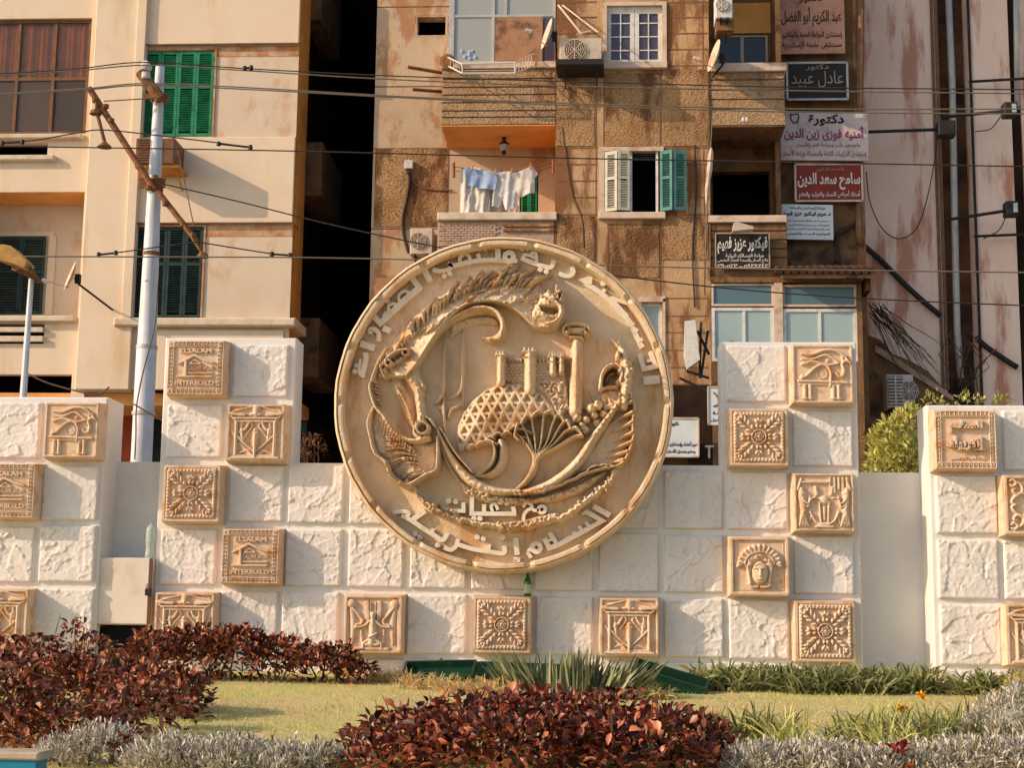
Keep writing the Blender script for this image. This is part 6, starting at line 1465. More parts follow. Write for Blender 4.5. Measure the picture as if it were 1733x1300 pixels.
# iron stubs on the strip wall
for lab, a_, e_ in (('upper rusty iron bar sticking out left of the upper balcony', (690, 113), (749, 123)), ('lower rusty iron bar sticking out left of the ribbed parapet', (698, 151), (750, 155))):
    t = MB(); t.tube([pt(*a_, YM2 + .2), pt(*e_, YM2 + .6)], .035, 6); tag(t.build('iron_bar', M['rust']), lab, 'iron bar', 'iron bars on the wall')
t = MB(); pp = cr([(945, 8), (965, 30), (985, 52), (1005, 66)], 4)
t.tube([pt(945, 8, YM2 - .1), pt(985, 58, YM2 - .5)], .022, 6); t.tube([pt(952, 8, YM2 - .1), pt(1012, 54, YM2 - .6)], .018, 6); t.tube([pt(975, 58, YM2 - .5), pt(1000, 52, YM2 - .5)], .016, 6); tag(t.build('stay_rods', M['sill']), 'pair of thin pale stay rods slanting down to the yellowed AC unit', 'rods')

# ------------------------------------------------------------------ pipes and cables on the facades
def pipe(name, label, pts, Y, r_, m, cat='pipe', sm=True, group=None):
    P = cr(pts, 5) if sm and len(pts) > 2 else pts
    Ys = np.full(len(P), Y) if np.isscalar(Y) else np.interp(np.linspace(0, 1, len(P)), np.linspace(0, 1, len(Y)), Y)
    b = MB(); b.tube([pt(p[0], p[1], float(y)) for p, y in zip(P, Ys)], r_, 7); return tag(b.build(name, m, smooth=True), label, cat, group)
pipe('wall_cable', 'thick black cable drooping down the tan wall above the disc', [(692, 288), (693, 310), (688, 340), (682, 370), (684, 400), (692, 428)], YA - .05, .035, M['cable'], 'cable')
pipe('wall_cable', 'thin cable looping right from the meter box on the tan wall', [(695, 305), (715, 318), (740, 322), (766, 322)], YA - .03, .014, M['cable_brown'], 'cable')
t = thing('meter_box', 'small pale meter box at the head of the thick black cable', 'meter box', pt(692, 285, YA)); b = MB(); r_ = R(686, 274, 700, 288, YA); b.box(r_[0], r_[1], YA - .14, YA - .002, r_[2], r_[3], .01); b.build('casing', M['acwhite'], t); b = MB(); b.box(r_[0] + .05, r_[1] - .05, YA - .12, YA - .04, r_[2] - .1, r_[2] - .002); b.build('gland', M['iron'], t)
pipe('drain_pipe', 'dark drain pipe down the corner of the tan building', [(1458, -60), (1455, 200), (1454, 400), (1458, 414)], YA - .12, .075, M['joint'], sm=False)
pipe('drain_pipe', 'dark slanting pipe across the pink wall from the corner drain', [(1458, 412), (1490, 440), (1530, 480), (1565, 512), (1592, 528)], YK - .1, [.09] * 30, M['rust']) if False else pipe('drain_pipe', 'dark slanting pipe across the pink wall from the corner drain', [(1458, 412), (1490, 440), (1530, 480), (1565, 512), (1592, 534)], YK - .12, .06, M['iron'])
pipe('drain_pipe', 'dark slanting pipe low on the pink wall at the far right', [(1652, 570), (1668, 586), (1700, 608), (1722, 622)], YK - .12, .06, M['iron'])
pipe('drain_pipe', 'pale grey upright pipe in the brown recess of the pink building', [(1603, -60), (1612, 150), (1616, 380), (1620, 560), (1626, 640)], YK + .1, .075, M['alu'], sm=False)
pipe('drain_pipe', 'thin pale upright pipe at the right edge of the photo', [(1719, -40), (1722, 180)], YK - .1, .06, M['alu'], sm=False)
pipe('drain_pipe', 'bent brown pipe below the white signs on the shaded wall', [(1452, 375), (1430, 388), (1416, 402), (1416, 445)], YA - .1, .045, M['cable'])
pipe('wall_cable', 'loose cable sagging in a deep loop across the pink wall', [(1466, 290), (1472, 340), (1492, 385), (1520, 404), (1550, 388), (1568, 340), (1582, 270), (1586, 232)], YK - .2, .012, M['cable'], 'cable')
pipe('wall_cable', 'thin pale cable running down beside the shaded balcony', [(1205, 210), (1200, 300), (1196, 380), (1193, 470)], YM2 - .05, .012, M['cable_pale'], 'cable')
pipe('wall_cable', 'bundle of dark cables down the right of the middle bay', [(1176, 245), (1178, 330), (1172, 420), (1176, 520)], YM2 - .03, .016, M['cable'], 'cable')
pipe('wall_cable', 'thin dark cable zigzagging down the left of the middle bay', [(951, 215), (958, 270), (968, 330), (984, 370), (988, 420)], YM2 - .02, .010, M['cable_brown'], 'cable')
pipe('wall_cable', 'short slack cable crossing the drain recess at the right', [(1650, 222), (1676, 218), (1694, 196)], YK - .2, .012, M['cable'], 'cable')
pipe('wall_cable', 'slack cable hanging from the lower floodlight at far right', [(1702, 368), (1690, 390), (1664, 404)], YK - .2, .012, M['cable'], 'cable')
# parasol-like folded awning cloth by the disc
t = thing('folded_awning', 'striped folded awning hanging on a dark frame right of the disc', 'awning', pt(1170, 625, YM2 - .2))
b = MB(); b.prism([(xt(1159, 545, YM2 - .4), zt(1159, 545, YM2 - .4)), (xt(1176, 543, YM2 - .4), zt(1176, 543, YM2 - .4)), (xt(1184, 610, YM2 - .4), zt(1184, 610, YM2 - .4)), (xt(1162, 626, YM2 - .4), zt(1162, 626, YM2 - .4)), (xt(1157, 600, YM2 - .4), zt(1157, 600, YM2 - .4))], YM2 - .5, YM2 - .35); b.build('cloth', M['paint_white'], t)
b = MB(); Yq = YM2 - .25
for a_, e_ in (((1160, 626), (1185, 608)), ((1162, 628), (1200, 640)), ((1180, 560), (1200, 600)), ((1186, 545), (1184, 640)), ((1198, 560), (1186, 640)), ((1150, 640), (1210, 668))): b.tube([pt(*a_, Yq), pt(*e_, Yq)], .028, 6)
b.build('frame', M['iron'], t)
t = MB()
cl = cr([(1204, 250), (1201, 285), (1197, 320), (1195, 345)], 4); t.tube([pt(*p, YM2 - .12) for p in cl], [.02, .05, .06, .05, .06, .05, .04, .05, .05, .04, .03, .02, .01], 7); tag(t.build('rolled_awning', M['sill']), 'rolled pale awning cloth hanging upright beside the dark balcony', 'awning')
# floodlights on arms
for lab, arm, boxr in (('floodlight on a long dark arm across the pink wall, lowest left', ((1470, 223), (1586, 219)), (1585, 208, 1614, 233)), ('dark floodlight with pale face on the right, upper one', ((1596, 198), (1697, 188)), (1696, 177, 1718, 199)), ('dark floodlight with pale face on the right, lower one', ((1602, 372), (1700, 357)), (1699, 344, 1720, 367))):
    t = thing('floodlight', lab, 'floodlight', pt(boxr[0], boxr[3], YK - .9), 'floodlights on arms')
    x0, x1, z0, z1 = R(*boxr, YK - .9); b = MB(); b.box(x0, x1, YK - 1.1, YK - .8, z0, z1, .02); b.build('housing', M['iron'], t)
    b = MB(); b.box(x0 + (x1 - x0) * .55, x1 - .03, YK - 1.112, YK - 1.102, z0 + .05, z1 - .05); b.build('lens', M['glass_pale'] if 'pale' in lab else M['iron'], t)
    b = MB(); b.tube([pt(*arm[0], YK - .3 if 'lowest' not in lab else YK - .9), pt(*arm[1], YK - .9)], .035, 6); b.build('arm', M['iron'], t)
for lab, a_, e_ in (('short dark rail above the upper floodlight at the right edge', (1640, 138), (1745, 132)), ('dark rail at the right edge below the lower floodlight', (1648, 400), (1745, 396))):
    t = MB(); t.tube([pt(*a_, YK - .3), pt(*e_, YK - .3)], .03, 6); tag(t.build('iron_rail', M['iron']), lab, 'rail', 'iron rails at the right edge')
t = MB()
for p in (pt(1258, 202, YM2 - .1), pt(1264, 202, YM2 - .1)): t.lathe(p, [(.01, -.05), (.035, -.03), (.03, .03), (.01, .05)], 8)
tag(t.build('twin_lamps', M['cloth_white']), 'pair of tiny white lamps on the ribbed right parapet', 'lamp')

# ------------------------------------------------------------------ tram pole with brackets
YPo = 23.0
tp = thing('tram_pole', 'tall white steel pole carrying rusty brackets in front of the cream building', 'pole', pt(240, 900, YPo))
tp.location.z = 0
xb, xtp = xt(238, 790, YPo), xt(271, 112, YPo)
zt1, zj = zt(271, 112, YPo), zt(255, 585, YPo)
sc_ = YPo / F
b = MB(); b.lathe((xt(243, 700, YPo), YPo, 0), [(19.5 * sc_, 0), (17.5 * sc_, zj), (16.5 * sc_, zj + .02), (8 * sc_, zt1 - .02), (7.5 * sc_, zt1)], 24)
V = np.concatenate(b.v); f0 = xt(243, 700, YPo); slope = (xtp - f0) / (zt1 - zt(243, 700, YPo)); V[:, 0] += (V[:, 2] - zt(243, 700, YPo)) * slope; b.v = [V]
b.build('shaft', M['metal_white'], tp, smooth=True)
def bar(a_, e_, r_, name, m='rust', Y=YPo - .25, parent=tp, n=8):
    b = MB(); b.tube([pt(*a_, Y), pt(*e_, Y)], r_, n); return b.build(name, M[m], parent, smooth=False)
arm_ = bar((151, 149), (262, 322), .05, 'bracket_arm'); bar((268, 325), (333, 408), .045, 'bracket_arm'); bar((238, 122), (272, 168), .09, 'top_arm')
b = MB(); p = pt(248, 112, YPo - .3); b.lathe(p, [(.03, -.09), (.075, -.07), (.05, 0), (.075, .06), (.03, .09)], 12, 'y'); b.lathe(pt(247, 128, YPo - .3), [(.03, -.06), (.07, -.05), (.07, .05), (.03, .06)], 10); b.build('insulator', M['acwhite'], tp)
b = MB()
for y in (168, 310, 318): q = pt(269 - (y - 168) * .045, y, YPo); b.lathe((q[0], YPo, q[2]), [(.115 + (y - 168) * .0001, -.05), (.13, -.04), (.13, .04), (.115, .05)], 14); b.box(q[0] - .2, q[0] + .2, YPo - .17, YPo - .12, q[2] - .04, q[2] + .04)
b.build('clamp', M['rust'], tp)
for x, y in ((161, 170), (179, 180), (188, 204), (252, 318), (262, 300), (280, 345), (310, 380), (326, 398)): b = MB(); q = pt(x, y, YPo - .28); b.lathe(q, [(.02, -.04), (.05, -.03), (.055, .03), (.02, .04)], 8); b.build('fitting', M['rust'], arm_)
b = MB(); b.tube([pt(163, 172, YPo - .3), pt(164, 190, YPo - .3), pt(178, 244, YPo - .3)], .03, 6); b.lathe(pt(177, 246, YPo - .3), [(.12, -.03), (.07, .02), (.03, .06)], 8); b.lathe(pt(162, 190, YPo - .3), [(.1, -.03), (.08, .03)], 8); b.build('hanger', M['rust'], arm_)
b = MB(); b.tube([pt(310, 378, YPo - .3), pt(340, 424, YPo - .3), pt(344, 436, YPo - .3)], .03, 6); b.lathe(pt(343, 432, YPo - .3), [(.1, -.03), (.06, .04)], 8); b.build('hanger', M['rust'], tp)
b = MB(); b.tube([pt(x, y, YPo - .32) for x, y in cr([(268, 470), (262, 550), (250, 600), (240, 640), (231, 690), (230, 740), (228, 778)], 5)], .012, 5); b.tube([pt(x, y, YPo - .34) for x, y in cr([(226, 684), (240, 692), (262, 705), (275, 712)], 4)], .012, 5); b.build('earth_cable', M['cable_brown'], tp)
for yb_, rb_ in ((588, 17.2), (430, 13.6), (700, 18.8)):
    zc_ = zt(250, yb_, YPo); b = MB(); b.lathe((f0 + (zc_ - zt(243, 700, YPo)) * slope, YPo, zc_), [(rb_ * sc_, -.03), (rb_ * sc_ + .012, -.028), (rb_ * sc_ + .012, .028), (rb_ * sc_, .03)], 24); b.build('strap', M['alu'] if yb_ != 430 else M['rust'], tp)
# street lamp
YL3 = 21.0
t = thing('street_lamp', 'slim street lamp with an amber cover tilted upward at the left edge', 'street lamp', (xt(36, 700, YL3), YL3, 0))
b = MB(); q0, q1 = pt(38, 690, YL3), pt(53, 472, YL3); b.tube([(q0[0] - (q1[0] - q0[0]) / (q1[2] - q0[2]) * q0[2], YL3, 0), q0, q1], [.06, .05, .036], 10); b.build('post', M['metal_white'], t)
Yh = YL3 - .3
hd = [(-14, 430), (-6, 420), (14, 418), (26, 421), (52, 447), (49, 455), (44, 459), (30, 452), (0, 441), (-12, 437)]
b = MB(); b.prism([(xt(x, y, Yh), zt(x, y, Yh)) for x, y in hd], Yh - .16, Yh + .16); b.build('lamp_cover', M['lampglass'], t)
b = MB(); b.tube([pt(46, 456, Yh), pt(68, 478, YL3)], [.07, .03], 8); b.tube([pt(28, 448, Yh), pt(56, 466, YL3)], [.10, .06], 8); b.build('bracket', M['rust'], t)
b = MB(); b.tube([pt(-12, 440, Yh - .17), pt(20, 446, Yh - .17), pt(49, 458, Yh - .17)], .012, 5); b.build('seam', M['rust'], t)
pipe('service_cable', 'thin cable from the street lamp to the foot of the cream pier', [(46, 632), (80, 648), (130, 662), (165, 668), (185, 655)], 26, .014, M['cable_brown'], 'cable')

# ------------------------------------------------------------------ overhead wires
def wire(label, pts, Y=22.5, r_=.011, m='cable', n=7):
    P = cr(pts, n); b = MB(); b.tube([pt(p[0], p[1], Y) for p in P], r_, 5, False); return tag(b.build('overhead_wire', M[m]), label, 'wire', 'overhead wires')
wire('uppermost wire, passing over the pole top insulator', [(-60, 128), (120, 117), (246, 105), (420, 116), (660, 128), (940, 137), (1330, 147), (1800, 152)], r_=.010)
wire('second wire from the top, paired close under the uppermost', [(-60, 130), (120, 120), (246, 110), (400, 118), (640, 133), (940, 145), (1330, 153), (1800, 159)], r_=.011, m='cable_pale')
wire('pale wire of the middle pair, upper one, crossing the ribbed parapet', [(-60, 162), (140, 150), (246, 141), (420, 148), (660, 162), (940, 174), (1330, 184), (1800, 184)], m='cable_pale')
wire('pale wire of the middle pair, lower one, crossing the ribbed parapet', [(-60, 164), (140, 152), (246, 144), (420, 151), (660, 164), (940, 177), (1330, 189), (1800, 193)], r_=.011, m='cable_pale')
wire('single dark wire passing just under the lantern', [(-60, 247), (180, 250), (520, 256), (940, 267), (1210, 272), (1800, 283)], r_=.011)
wire('single wire passing behind the top of the disc', [(40, 434), (330, 435), (520, 436), (800, 442), (1210, 454), (1800, 462)], Y=21.5, r_=.011, m='cable_pale')
wire('slanting wire from the lower bracket down behind the disc to the right edge', [(262, 308), (400, 340), (560, 380), (740, 418), (920, 450), (1200, 485), (1460, 505), (1800, 520)], Y=22.7, r_=.011)
wire('short span wire rising to the pole hanger at upper left', [(-40, 247), (0, 241), (60, 237), (135, 224), (180, 220), (300, 233), (380, 243), (424, 250)], Y=22.6, r_=.011)
wire('short span wire at the lower hanger of the pole', [(165, 432), (210, 426), (330, 410), (350, 412), (450, 428), (492, 433)], Y=22.6, r_=.011)
wire('thin stay wire from the old window unit to the lower bracket', [(300, 250), (315, 320), (328, 382)], Y=22.6, r_=.009, m='cable_brown')
wire('short stay wire from the pole clamp to the left bracket', [(176, 171), (240, 167), (268, 165)], Y=22.6, r_=.010, m='cable_brown')
def clampset(label, pts, Y):
    b = MB()
    for x, y in pts: q = pt(x, y, Y); b.lathe(q, [(.01, -.035), (.035, -.03), (.03, .03), (.01, .04)], 8)
    b.tube([pt(*pts[0], Y), pt(*pts[1], Y)], .017, 6)
    return tag(b.build('wire_tensioner', M['iron']), label, 'wire fitting', 'wire tensioners')
clampset('wire tensioner at the right end of the upper span wire', [(424, 249), (370, 243)], 22.55); clampset('wire tensioner at the left end of the upper span wire', [(4, 242), (38, 240)], 22.55)
clampset('wire tensioner at the left end of the lower span wire', [(167, 431), (196, 428)], 22.55); clampset('wire tensioner at the right end of the lower span wire', [(491, 432), (460, 430)], 22.55); clampset('small wire joint on the uppermost wire over the bay', [(414, 115), (425, 114)], 22.45)

# ------------------------------------------------------------------ things on the wall
YC = 16.84
x0, x1, z0, z1 = R(166, 944, 253, 1058, YC)
t = thing('utility_cabinet', 'cream metal utility cabinet with padlock set between pillar and left tower', 'cabinet', ((x0 + x1) / 2, 17.27, z0))
b = MB(); b.box(x0 + .02, x1, YC + .03, 17.27, z0, z1, .0); b.build('body', M['cabinet'], t)
b = MB(); b.box(x0, x1 - .015, YC, YC + .026, z0 + .01, z1 - .005, .006); door_ = b.build('door', M['cabinet'], t)
b = MB(); b.box(x1 - .014, x1 + .012, YC + .008, YC + .04, z0 + .01, z1 - .005); b.build('side_shade_strip', M['wood'], t)  # dark brown strip paints shade on the cabinet's right side
b = MB(); p = pt(251, 1003, YC - .02); b.tube([(p[0] - .02, p[1], p[2] + .04), (p[0] - .02, p[1], p[2] + .09), (p[0] + .02, p[1], p[2] + .09), (p[0] + .02, p[1], p[2] + .04)], .007, 6); b.build('hasp', M['rust'], door_)
b = MB(); b.box(p[0] - .035, p[0] + .035, p[1] - .02, p[1] + .012, p[2] - .035, p[2] + .04, .006); b.build('padlock', M['iron'], door_)
bx('recess_shade_block', R(168, 1061, 252, 1112, YC + .1), YC + .1, 17.26, M['dark'], t)  # black block stands for the dark shaded recess below the cabinet
p = pt(253.5, 943, 17.0)
t = thing('water_bottle', 'clear plastic bottle standing on the utility cabinet', 'bottle', (p[0], 17.0, z1))
h = zt(253, 885, 17.0) - z1; r_ = 9.0 / F * 16.6
prof = [(.6, 0), (1, .02), (1, .13), (.86, .2), (.8, .27), (.9, .36), (.96, .45)]
for q in range(7): prof += [(1.0, .47 + q * .045), (.95, .49 + q * .045)]
prof += [(.98, .80), (.75, .87), (.4, .93), (.3, .945)]
b = MB(); b.lathe((p[0], 17.0, z1 + .001), [(u * r_, v * h) for u, v in prof], 16); b.build('body', M['pet'], t, smooth=True)
b = MB(); b.lathe((p[0], 17.0, z1), [(.33 * r_, .945 * h), (.36 * r_, .95 * h), (.36 * r_, 1.0 * h)], 12); b.build('cap', mat('pale_blue_cap', (.35, .5, .55), rough=.5), t)
pr_ = [o for o in C.objects if o.get('label', '').startswith('leaf rosette plaque under the disc')][0]
zt_ = pr_.location.z + S / 2 * pr_.scale.z
p = pt(893, 1006, 16.85); h = zt(893, 962, 16.85) - zt_; r_ = 6.2 / F * 16.85
t = thing('beer_bottle', 'green glass bottle standing on the rosette plaque beneath the disc', 'bottle', (p[0], 16.85, zt_))
b = MB(); b.lathe((p[0], 16.85, zt_ + .001), [(u * r_, v * h) for u, v in ((.85, 0), (1, .02), (1, .5), (.92, .56), (.5, .70), (.42, .76), (.38, .95), (.48, .96), (.46, 1.0))], 16); b.build('glass', M['bottle'], t, smooth=True)
b = MB(); b.lathe((p[0], 16.85, zt_), [(1.03 * r_, .12 * h), (1.03 * r_, .42 * h)], 16); b.build('paper_label', M['bottle_label'], t)
# ------------------------------------------------------------------ plants
def leaf_mesh(pos, dirs, L, W, g_, droop=.35, fold=.25, rows=(0, .3, .65, 1.0), prof=(0.0, .9, .85, 0.0)):
    N = len(pos)
    d = dirs / (np.linalg.norm(dirs, axis=1)[:, None] + 1e-9)
    upv = np.array([0, 0, 1.0]) + g_.normal(0, .35, (N, 3))
    s = np.cross(d, upv); s /= np.linalg.norm(s, axis=1)[:, None] + 1e-9
    n = np.cross(s, d)
    L = np.broadcast_to(L, N)[:, None]; W = np.broadcast_to(W, N)[:, None]
    vs = []
    for t, p in zip(rows, prof):
        c = pos + d * L * t - np.array([0, 0, 1.0]) * L * droop * t * t
        w_ = W * p / 2
        vs += [c - s * w_ + n * w_ * fold * 2, c, c + s * w_ + n * w_ * fold * 2]
    k_ = len(rows) * 3
    V = np.stack(vs, 1).reshape(-1, 3)
    F1 = []
    for r_ in range(len(rows) - 1):
        for c in range(2):
            a = r_ * 3 + c; F1.append((a, a + 1, a + 4, a + 3))
    F1 = np.array(F1)
    return V, (F1[None] + (np.arange(N) * k_)[:, None, None]).reshape(-1, 4)
def shell_points(g_, n, blobs, inner=.55):
    """points through ellipsoid blobs [(cx,cy,cz,rx,ry,rz)], denser near the skin"""
    B_ = np.array(blobs); vol = B_[:, 3] * B_[:, 5] ** .7 * B_[:, 4] ** .5; idx = g_.choice(len(B_), n, p=vol / vol.sum())
    u = g_.normal(0, 1, (n, 3)); u /= np.linalg.norm(u, axis=1)[:, None]
    u[:, 2] = np.where(g_.random(n) < .75, np.abs(u[:, 2]), u[:, 2])
    r_ = inner + (1.08 - inner) * g_.random(n) ** .5
    P = B_[idx, :3] + u * B_[idx, 3:] * r_[:, None]
    return P, u
def shrub(name, label, cat, blobs, n, L, W, m, base, up=.5, droop=.35, group=None, seed=1, inner=.55, stems=10, **kw):
    g_ = np.random.default_rng(seed)
    t = thing(name, label, cat, base, group)
    P, u = shell_points(g_, n, blobs, inner)
    P = P + g_.normal(0, .02, P.shape)
    k_ = P[:, 2] > lawn_z(P[:, 1]) - .02 if P[0, 1] < 17 else P[:, 2] > 0
    P, u = P[k_], u[k_]
    d = u * .7 + g_.normal(0, .55, u.shape) + np.array([0, 0, up])
    V, Fq = leaf_mesh(P, d, L * (.4 + 1.0 * g_.random(len(P))), W * (.45 + .95 * g_.random(len(P))), g_, droop, **kw)
    mesh_obj('foliage', V, Fq, m, t)
    b = MB()
    for q in range(stems):
        c_ = blobs[q % len(blobs)]; x, y = c_[0] + g_.normal(0, c_[3] * .35), c_[1] + g_.normal(0, c_[4] * .3)
        z0 = lawn_z(y) - .05 if y < 17 else 0
        b.tube([(x, y, z0), (x + g_.normal(0, .05), y, (z0 + c_[2]) / 2), (x + g_.normal(0, c_[3] * .4), y + g_.normal(0, c_[4] * .3), c_[2] + c_[5] * .7)], [.014, .011, .005], 5)
    for q in range(stems):
        c_ = blobs[int(g_.integers(len(blobs)))]; a_ = g_.normal(0, .5); p0 = (c_[0] + c_[3] * .5 * g_.normal(), c_[1] + c_[4] * .4 * g_.normal(), c_[2] + c_[5] * .4)
        b.tube([p0, (p0[0] + a_ * c_[5] * .3, p0[1], p0[2] + c_[5] * .5), (p0[0] + a_ * c_[5] * .6, p0[1], p0[2] + c_[5] * (.75 + .3 * g_.random()))], [.006, .004, .002], 4)
    b.build('stems', M['stem'], t)
    return t
def blob(x, y, Y, rxp, ryp, dep):
    p = pt(x, y, Y); return (p[0], Y, p[2], rxp / F * Y, dep, ryp / F * Y)
# copper-leaved shrubs
Yc = 9.7
shrub('copperleaf_shrub', 'broad dark red copperleaf shrub at the bottom centre in front of the planters', 'shrub',
      [blob(690, 1272, Yc - .2, 105, 62, .5), blob(800, 1252, Yc, 110, 68, .55), blob(910, 1243, Yc + .1, 110, 66, .55), blob(1020, 1246, Yc + .1, 100, 66, .55), blob(1120, 1260, Yc, 95, 55, .5), blob(1190, 1272, Yc - .1, 50, 48, .4), blob(850, 1295, Yc - .7, 200, 80, .4), blob(1060, 1295, Yc - .7, 150, 75, .4), blob(650, 1297, Yc - .7, 70, 40, .3)],
      6600, .086, .042, M['redleaf'], pt(900, 1290, Yc), seed=21, stems=26)
shrub('copperleaf_shrub', 'tall dark red copperleaf shrub filling the lower left corner', 'shrub',
      [blob(40, 1176, 12.3, 100, 92, .6), blob(150, 1186, 12.2, 110, 72, .6), blob(250, 1185, 12.0, 90, 62, .5), blob(310, 1195, 11.9, 42, 55, .4), blob(-20, 1240, 10.2, 110, 130, .5), blob(110, 1255, 10.0, 120, 60, .5), blob(240, 1220, 10.8, 85, 60, .4), blob(60, 1295, 9.4, 70, 40, .4)],
      6400, .085, .042, M['redleaf'], pt(120, 1260, 12.2), seed=22, stems=20)
shrub('copperleaf_shrub', 'low dark red copperleaf hedge at the foot of the wall under the seated figure', 'shrub',
      [blob(262, 1118, 15.5, 50, 48, .4), blob(330, 1115, 15.6, 60, 48, .4), blob(400, 1112, 15.6, 60, 46, .4), blob(470, 1122, 15.6, 55, 40, .35), blob(540, 1132, 15.6, 55, 32, .35), blob(600, 1142, 15.6, 35, 20, .3), blob(575, 1118, 15.7, 30, 24, .25)],
      3600, .10, .045, M['redleaf'], pt(420, 1160, 15.5), seed=23, stems=20)
shrub('copperleaf_shrub', 'thin red copperleaf sprig rising beside the white cabinet', 'shrub', [blob(126, 1085, 14.6, 26, 32, .2), blob(160, 1105, 14.6, 40, 25, .25)], 170, .095, .045, M['redleaf'], pt(130, 1130, 14.6), seed=24, stems=5)
# silver bushes
def silver(label, blobs, n, seed, Lf=.045):
    return shrub('silver_bush', label, 'plant', blobs, n * 2, Lf, .013, M['silver'], (blobs[0][0], blobs[0][1], lawn_z(blobs[0][1])), up=.7, droop=.1, group='silver leaved bushes', seed=seed, inner=.5, stems=8, rows=(0, .35, .7, 1.0), prof=(.25, .7, 1.0, .35))
silver('silver leaved bush at the bottom left, darker and shaded by the copper leaves', [blob(170, 1278, 9.2, 60, 42, .25), blob(110, 1290, 9.1, 50, 34, .2)], 1100, 31)
silver('pale silver leaved bush in front of the lawn, left of the central shrub', [blob(290, 1298, 9.0, 75, 42, .3), blob(390, 1296, 9.0, 70, 40, .3), blob(480, 1302, 9.0, 60, 34, .3), blob(535, 1298, 9.0, 45, 30, .2)], 4200, 32)
silver('low silver leaved bush at the bottom right of the central shrub', [blob(1290, 1300, 9.1, 60, 32, .3), blob(1380, 1297, 9.1, 70, 34, .3), blob(1460, 1301, 9.1, 60, 28, .3)], 3000, 33)
silver('low silver leaved bush along the bottom edge around the red sprig', [blob(1550, 1302, 9.2, 70, 32, .3), blob(1640, 1296, 9.2, 70, 36, .3), blob(1710, 1296, 9.2, 50, 38, .3)], 3000, 34)
silver('tall pale bush with yellow tips at the right edge', [blob(1700, 1225, 10.4, 50, 40, .3), blob(1738, 1208, 10.6, 40, 50, .3), blob(1665, 1235, 10.4, 30, 26, .2), blob(1725, 1255, 10.0, 60, 40, .3)], 1700, 35)
# strap-leaved plants
def blades(name, label, cat, pts, nper, L, W, m, seed, spread=.5, droop=.45, group=None, up=1.0, jit=.07):
    g_ = np.random.default_rng(seed); P = []
    for p in pts: P += [np.array(p) + np.array([g_.normal(0, jit), g_.normal(0, jit), 0]) for _ in range(nper)]
    P = np.array(P); n = len(P); P[:, 2] = lawn_z(P[:, 1]) - .01
    d = np.stack([g_.normal(0, spread, n), g_.normal(0, spread, n), np.full(n, up)], 1)
    V, Fq = leaf_mesh(P, d, L * (.55 + .75 * g_.random(n)), W * (.7 + .6 * g_.random(n)), g_, droop, .3, (0, .35, .7, 1.0), (.75, 1, .7, 0))
    return tag(mesh_obj(name, V, Fq, m), label, cat, group)
g2 = np.random.default_rng(77)
k_ = 0
for i, x in enumerate(np.arange(1205, 1580, 32)):
    for row in range(2):
        Y = 15.2 + row * .8 + g2.normal(0, .1)
        p = pt(x + 14 * row + g2.normal(0, 6), 1180, Y)
        o = blades('strap_leaf_plant', 'dark green strap leaved clump in the bed below the right tower', 'plant', [(p[0] + q * .1, Y, 0) for q in (-1, 0, 1)], 30, .44, .026, M['strap'], 100 + k_, .5, .5, 'strap leaved clumps along the wall'); k_ += 1
for i, x in enumerate(np.arange(1650, 1760, 34)):
    p = pt(x, 1180, 15.2); blades('strap_leaf_plant', 'dark green strap leaved clump at the foot of the right pillar', 'plant', [(p[0] + q * .1, 15.2, 0) for q in (-1, 0, 1)], 30, .46, .024, M['strap'], 140 + i, .5, .5, 'strap leaved clumps by the right pillar')
for i, (x, y, Y) in enumerate(((1480, 1260, 10.6), (1520, 1262, 10.5), (1560, 1262, 10.6), (1600, 1258, 10.7), (1640, 1262, 10.4), (1440, 1275, 10.2), (1500, 1285, 10.0), (1580, 1285, 10.0), (1290, 1262, 10.4), (1330, 1275, 10.2), (1255, 1250, 10.6), (1660, 1285, 10))):
    p = pt(x, y, Y); blades('grass_tuft', 'long green grass tuft at the right end of the lawn', 'grass tuft', [(p[0], Y, 0), (p[0] + .07, Y, 0)], 46, .46, .015, M['strap'] if i % 3 else M['grassb'], 160 + i, .45, .4, 'grass tufts at the right')
for i, (x, Y, an, wide) in enumerate(((905, 14.4, -.3, .3), (962, 14.2, 0, .12), (985, 14.3, .05, .12), (1020, 14.3, .45, .25), (1052, 14.1, .6, .3), (875, 14.6, -.5, .3))):
    p = pt(x, 1195, Y); g_ = np.random.default_rng(200 + i); n = 34
    P = np.array([(p[0] + g_.normal(0, .08), Y + g_.normal(0, .06), 0) for _ in range(n)]); P[:, 2] = lawn_z(P[:, 1])
    d = np.stack([an + g_.normal(0, wide * .6, n), g_.normal(0, wide * .5, n), np.full(n, 1.0)], 1)
    V, Fq = leaf_mesh(P, d, .34 + .2 * g_.random(n), .036, g_, .12, .45, (0, .35, .7, 1.0), (1, .95, .6, 0))
    tag(mesh_obj('aloe_plant', V, Fq, M['aloe']), ['grey green spiky plant leaning left behind the central shrub', 'upright grey green spiky plant in front of the long planter', 'narrow upright spiky plant right of the tallest one', 'grey green spiky plant leaning right below the temple plaque', 'flattened spiky plant leaning hard right beside the tilted planter', 'low spiky plant left of the others behind the shrub'][i], 'plant', 'spiky grey plants')
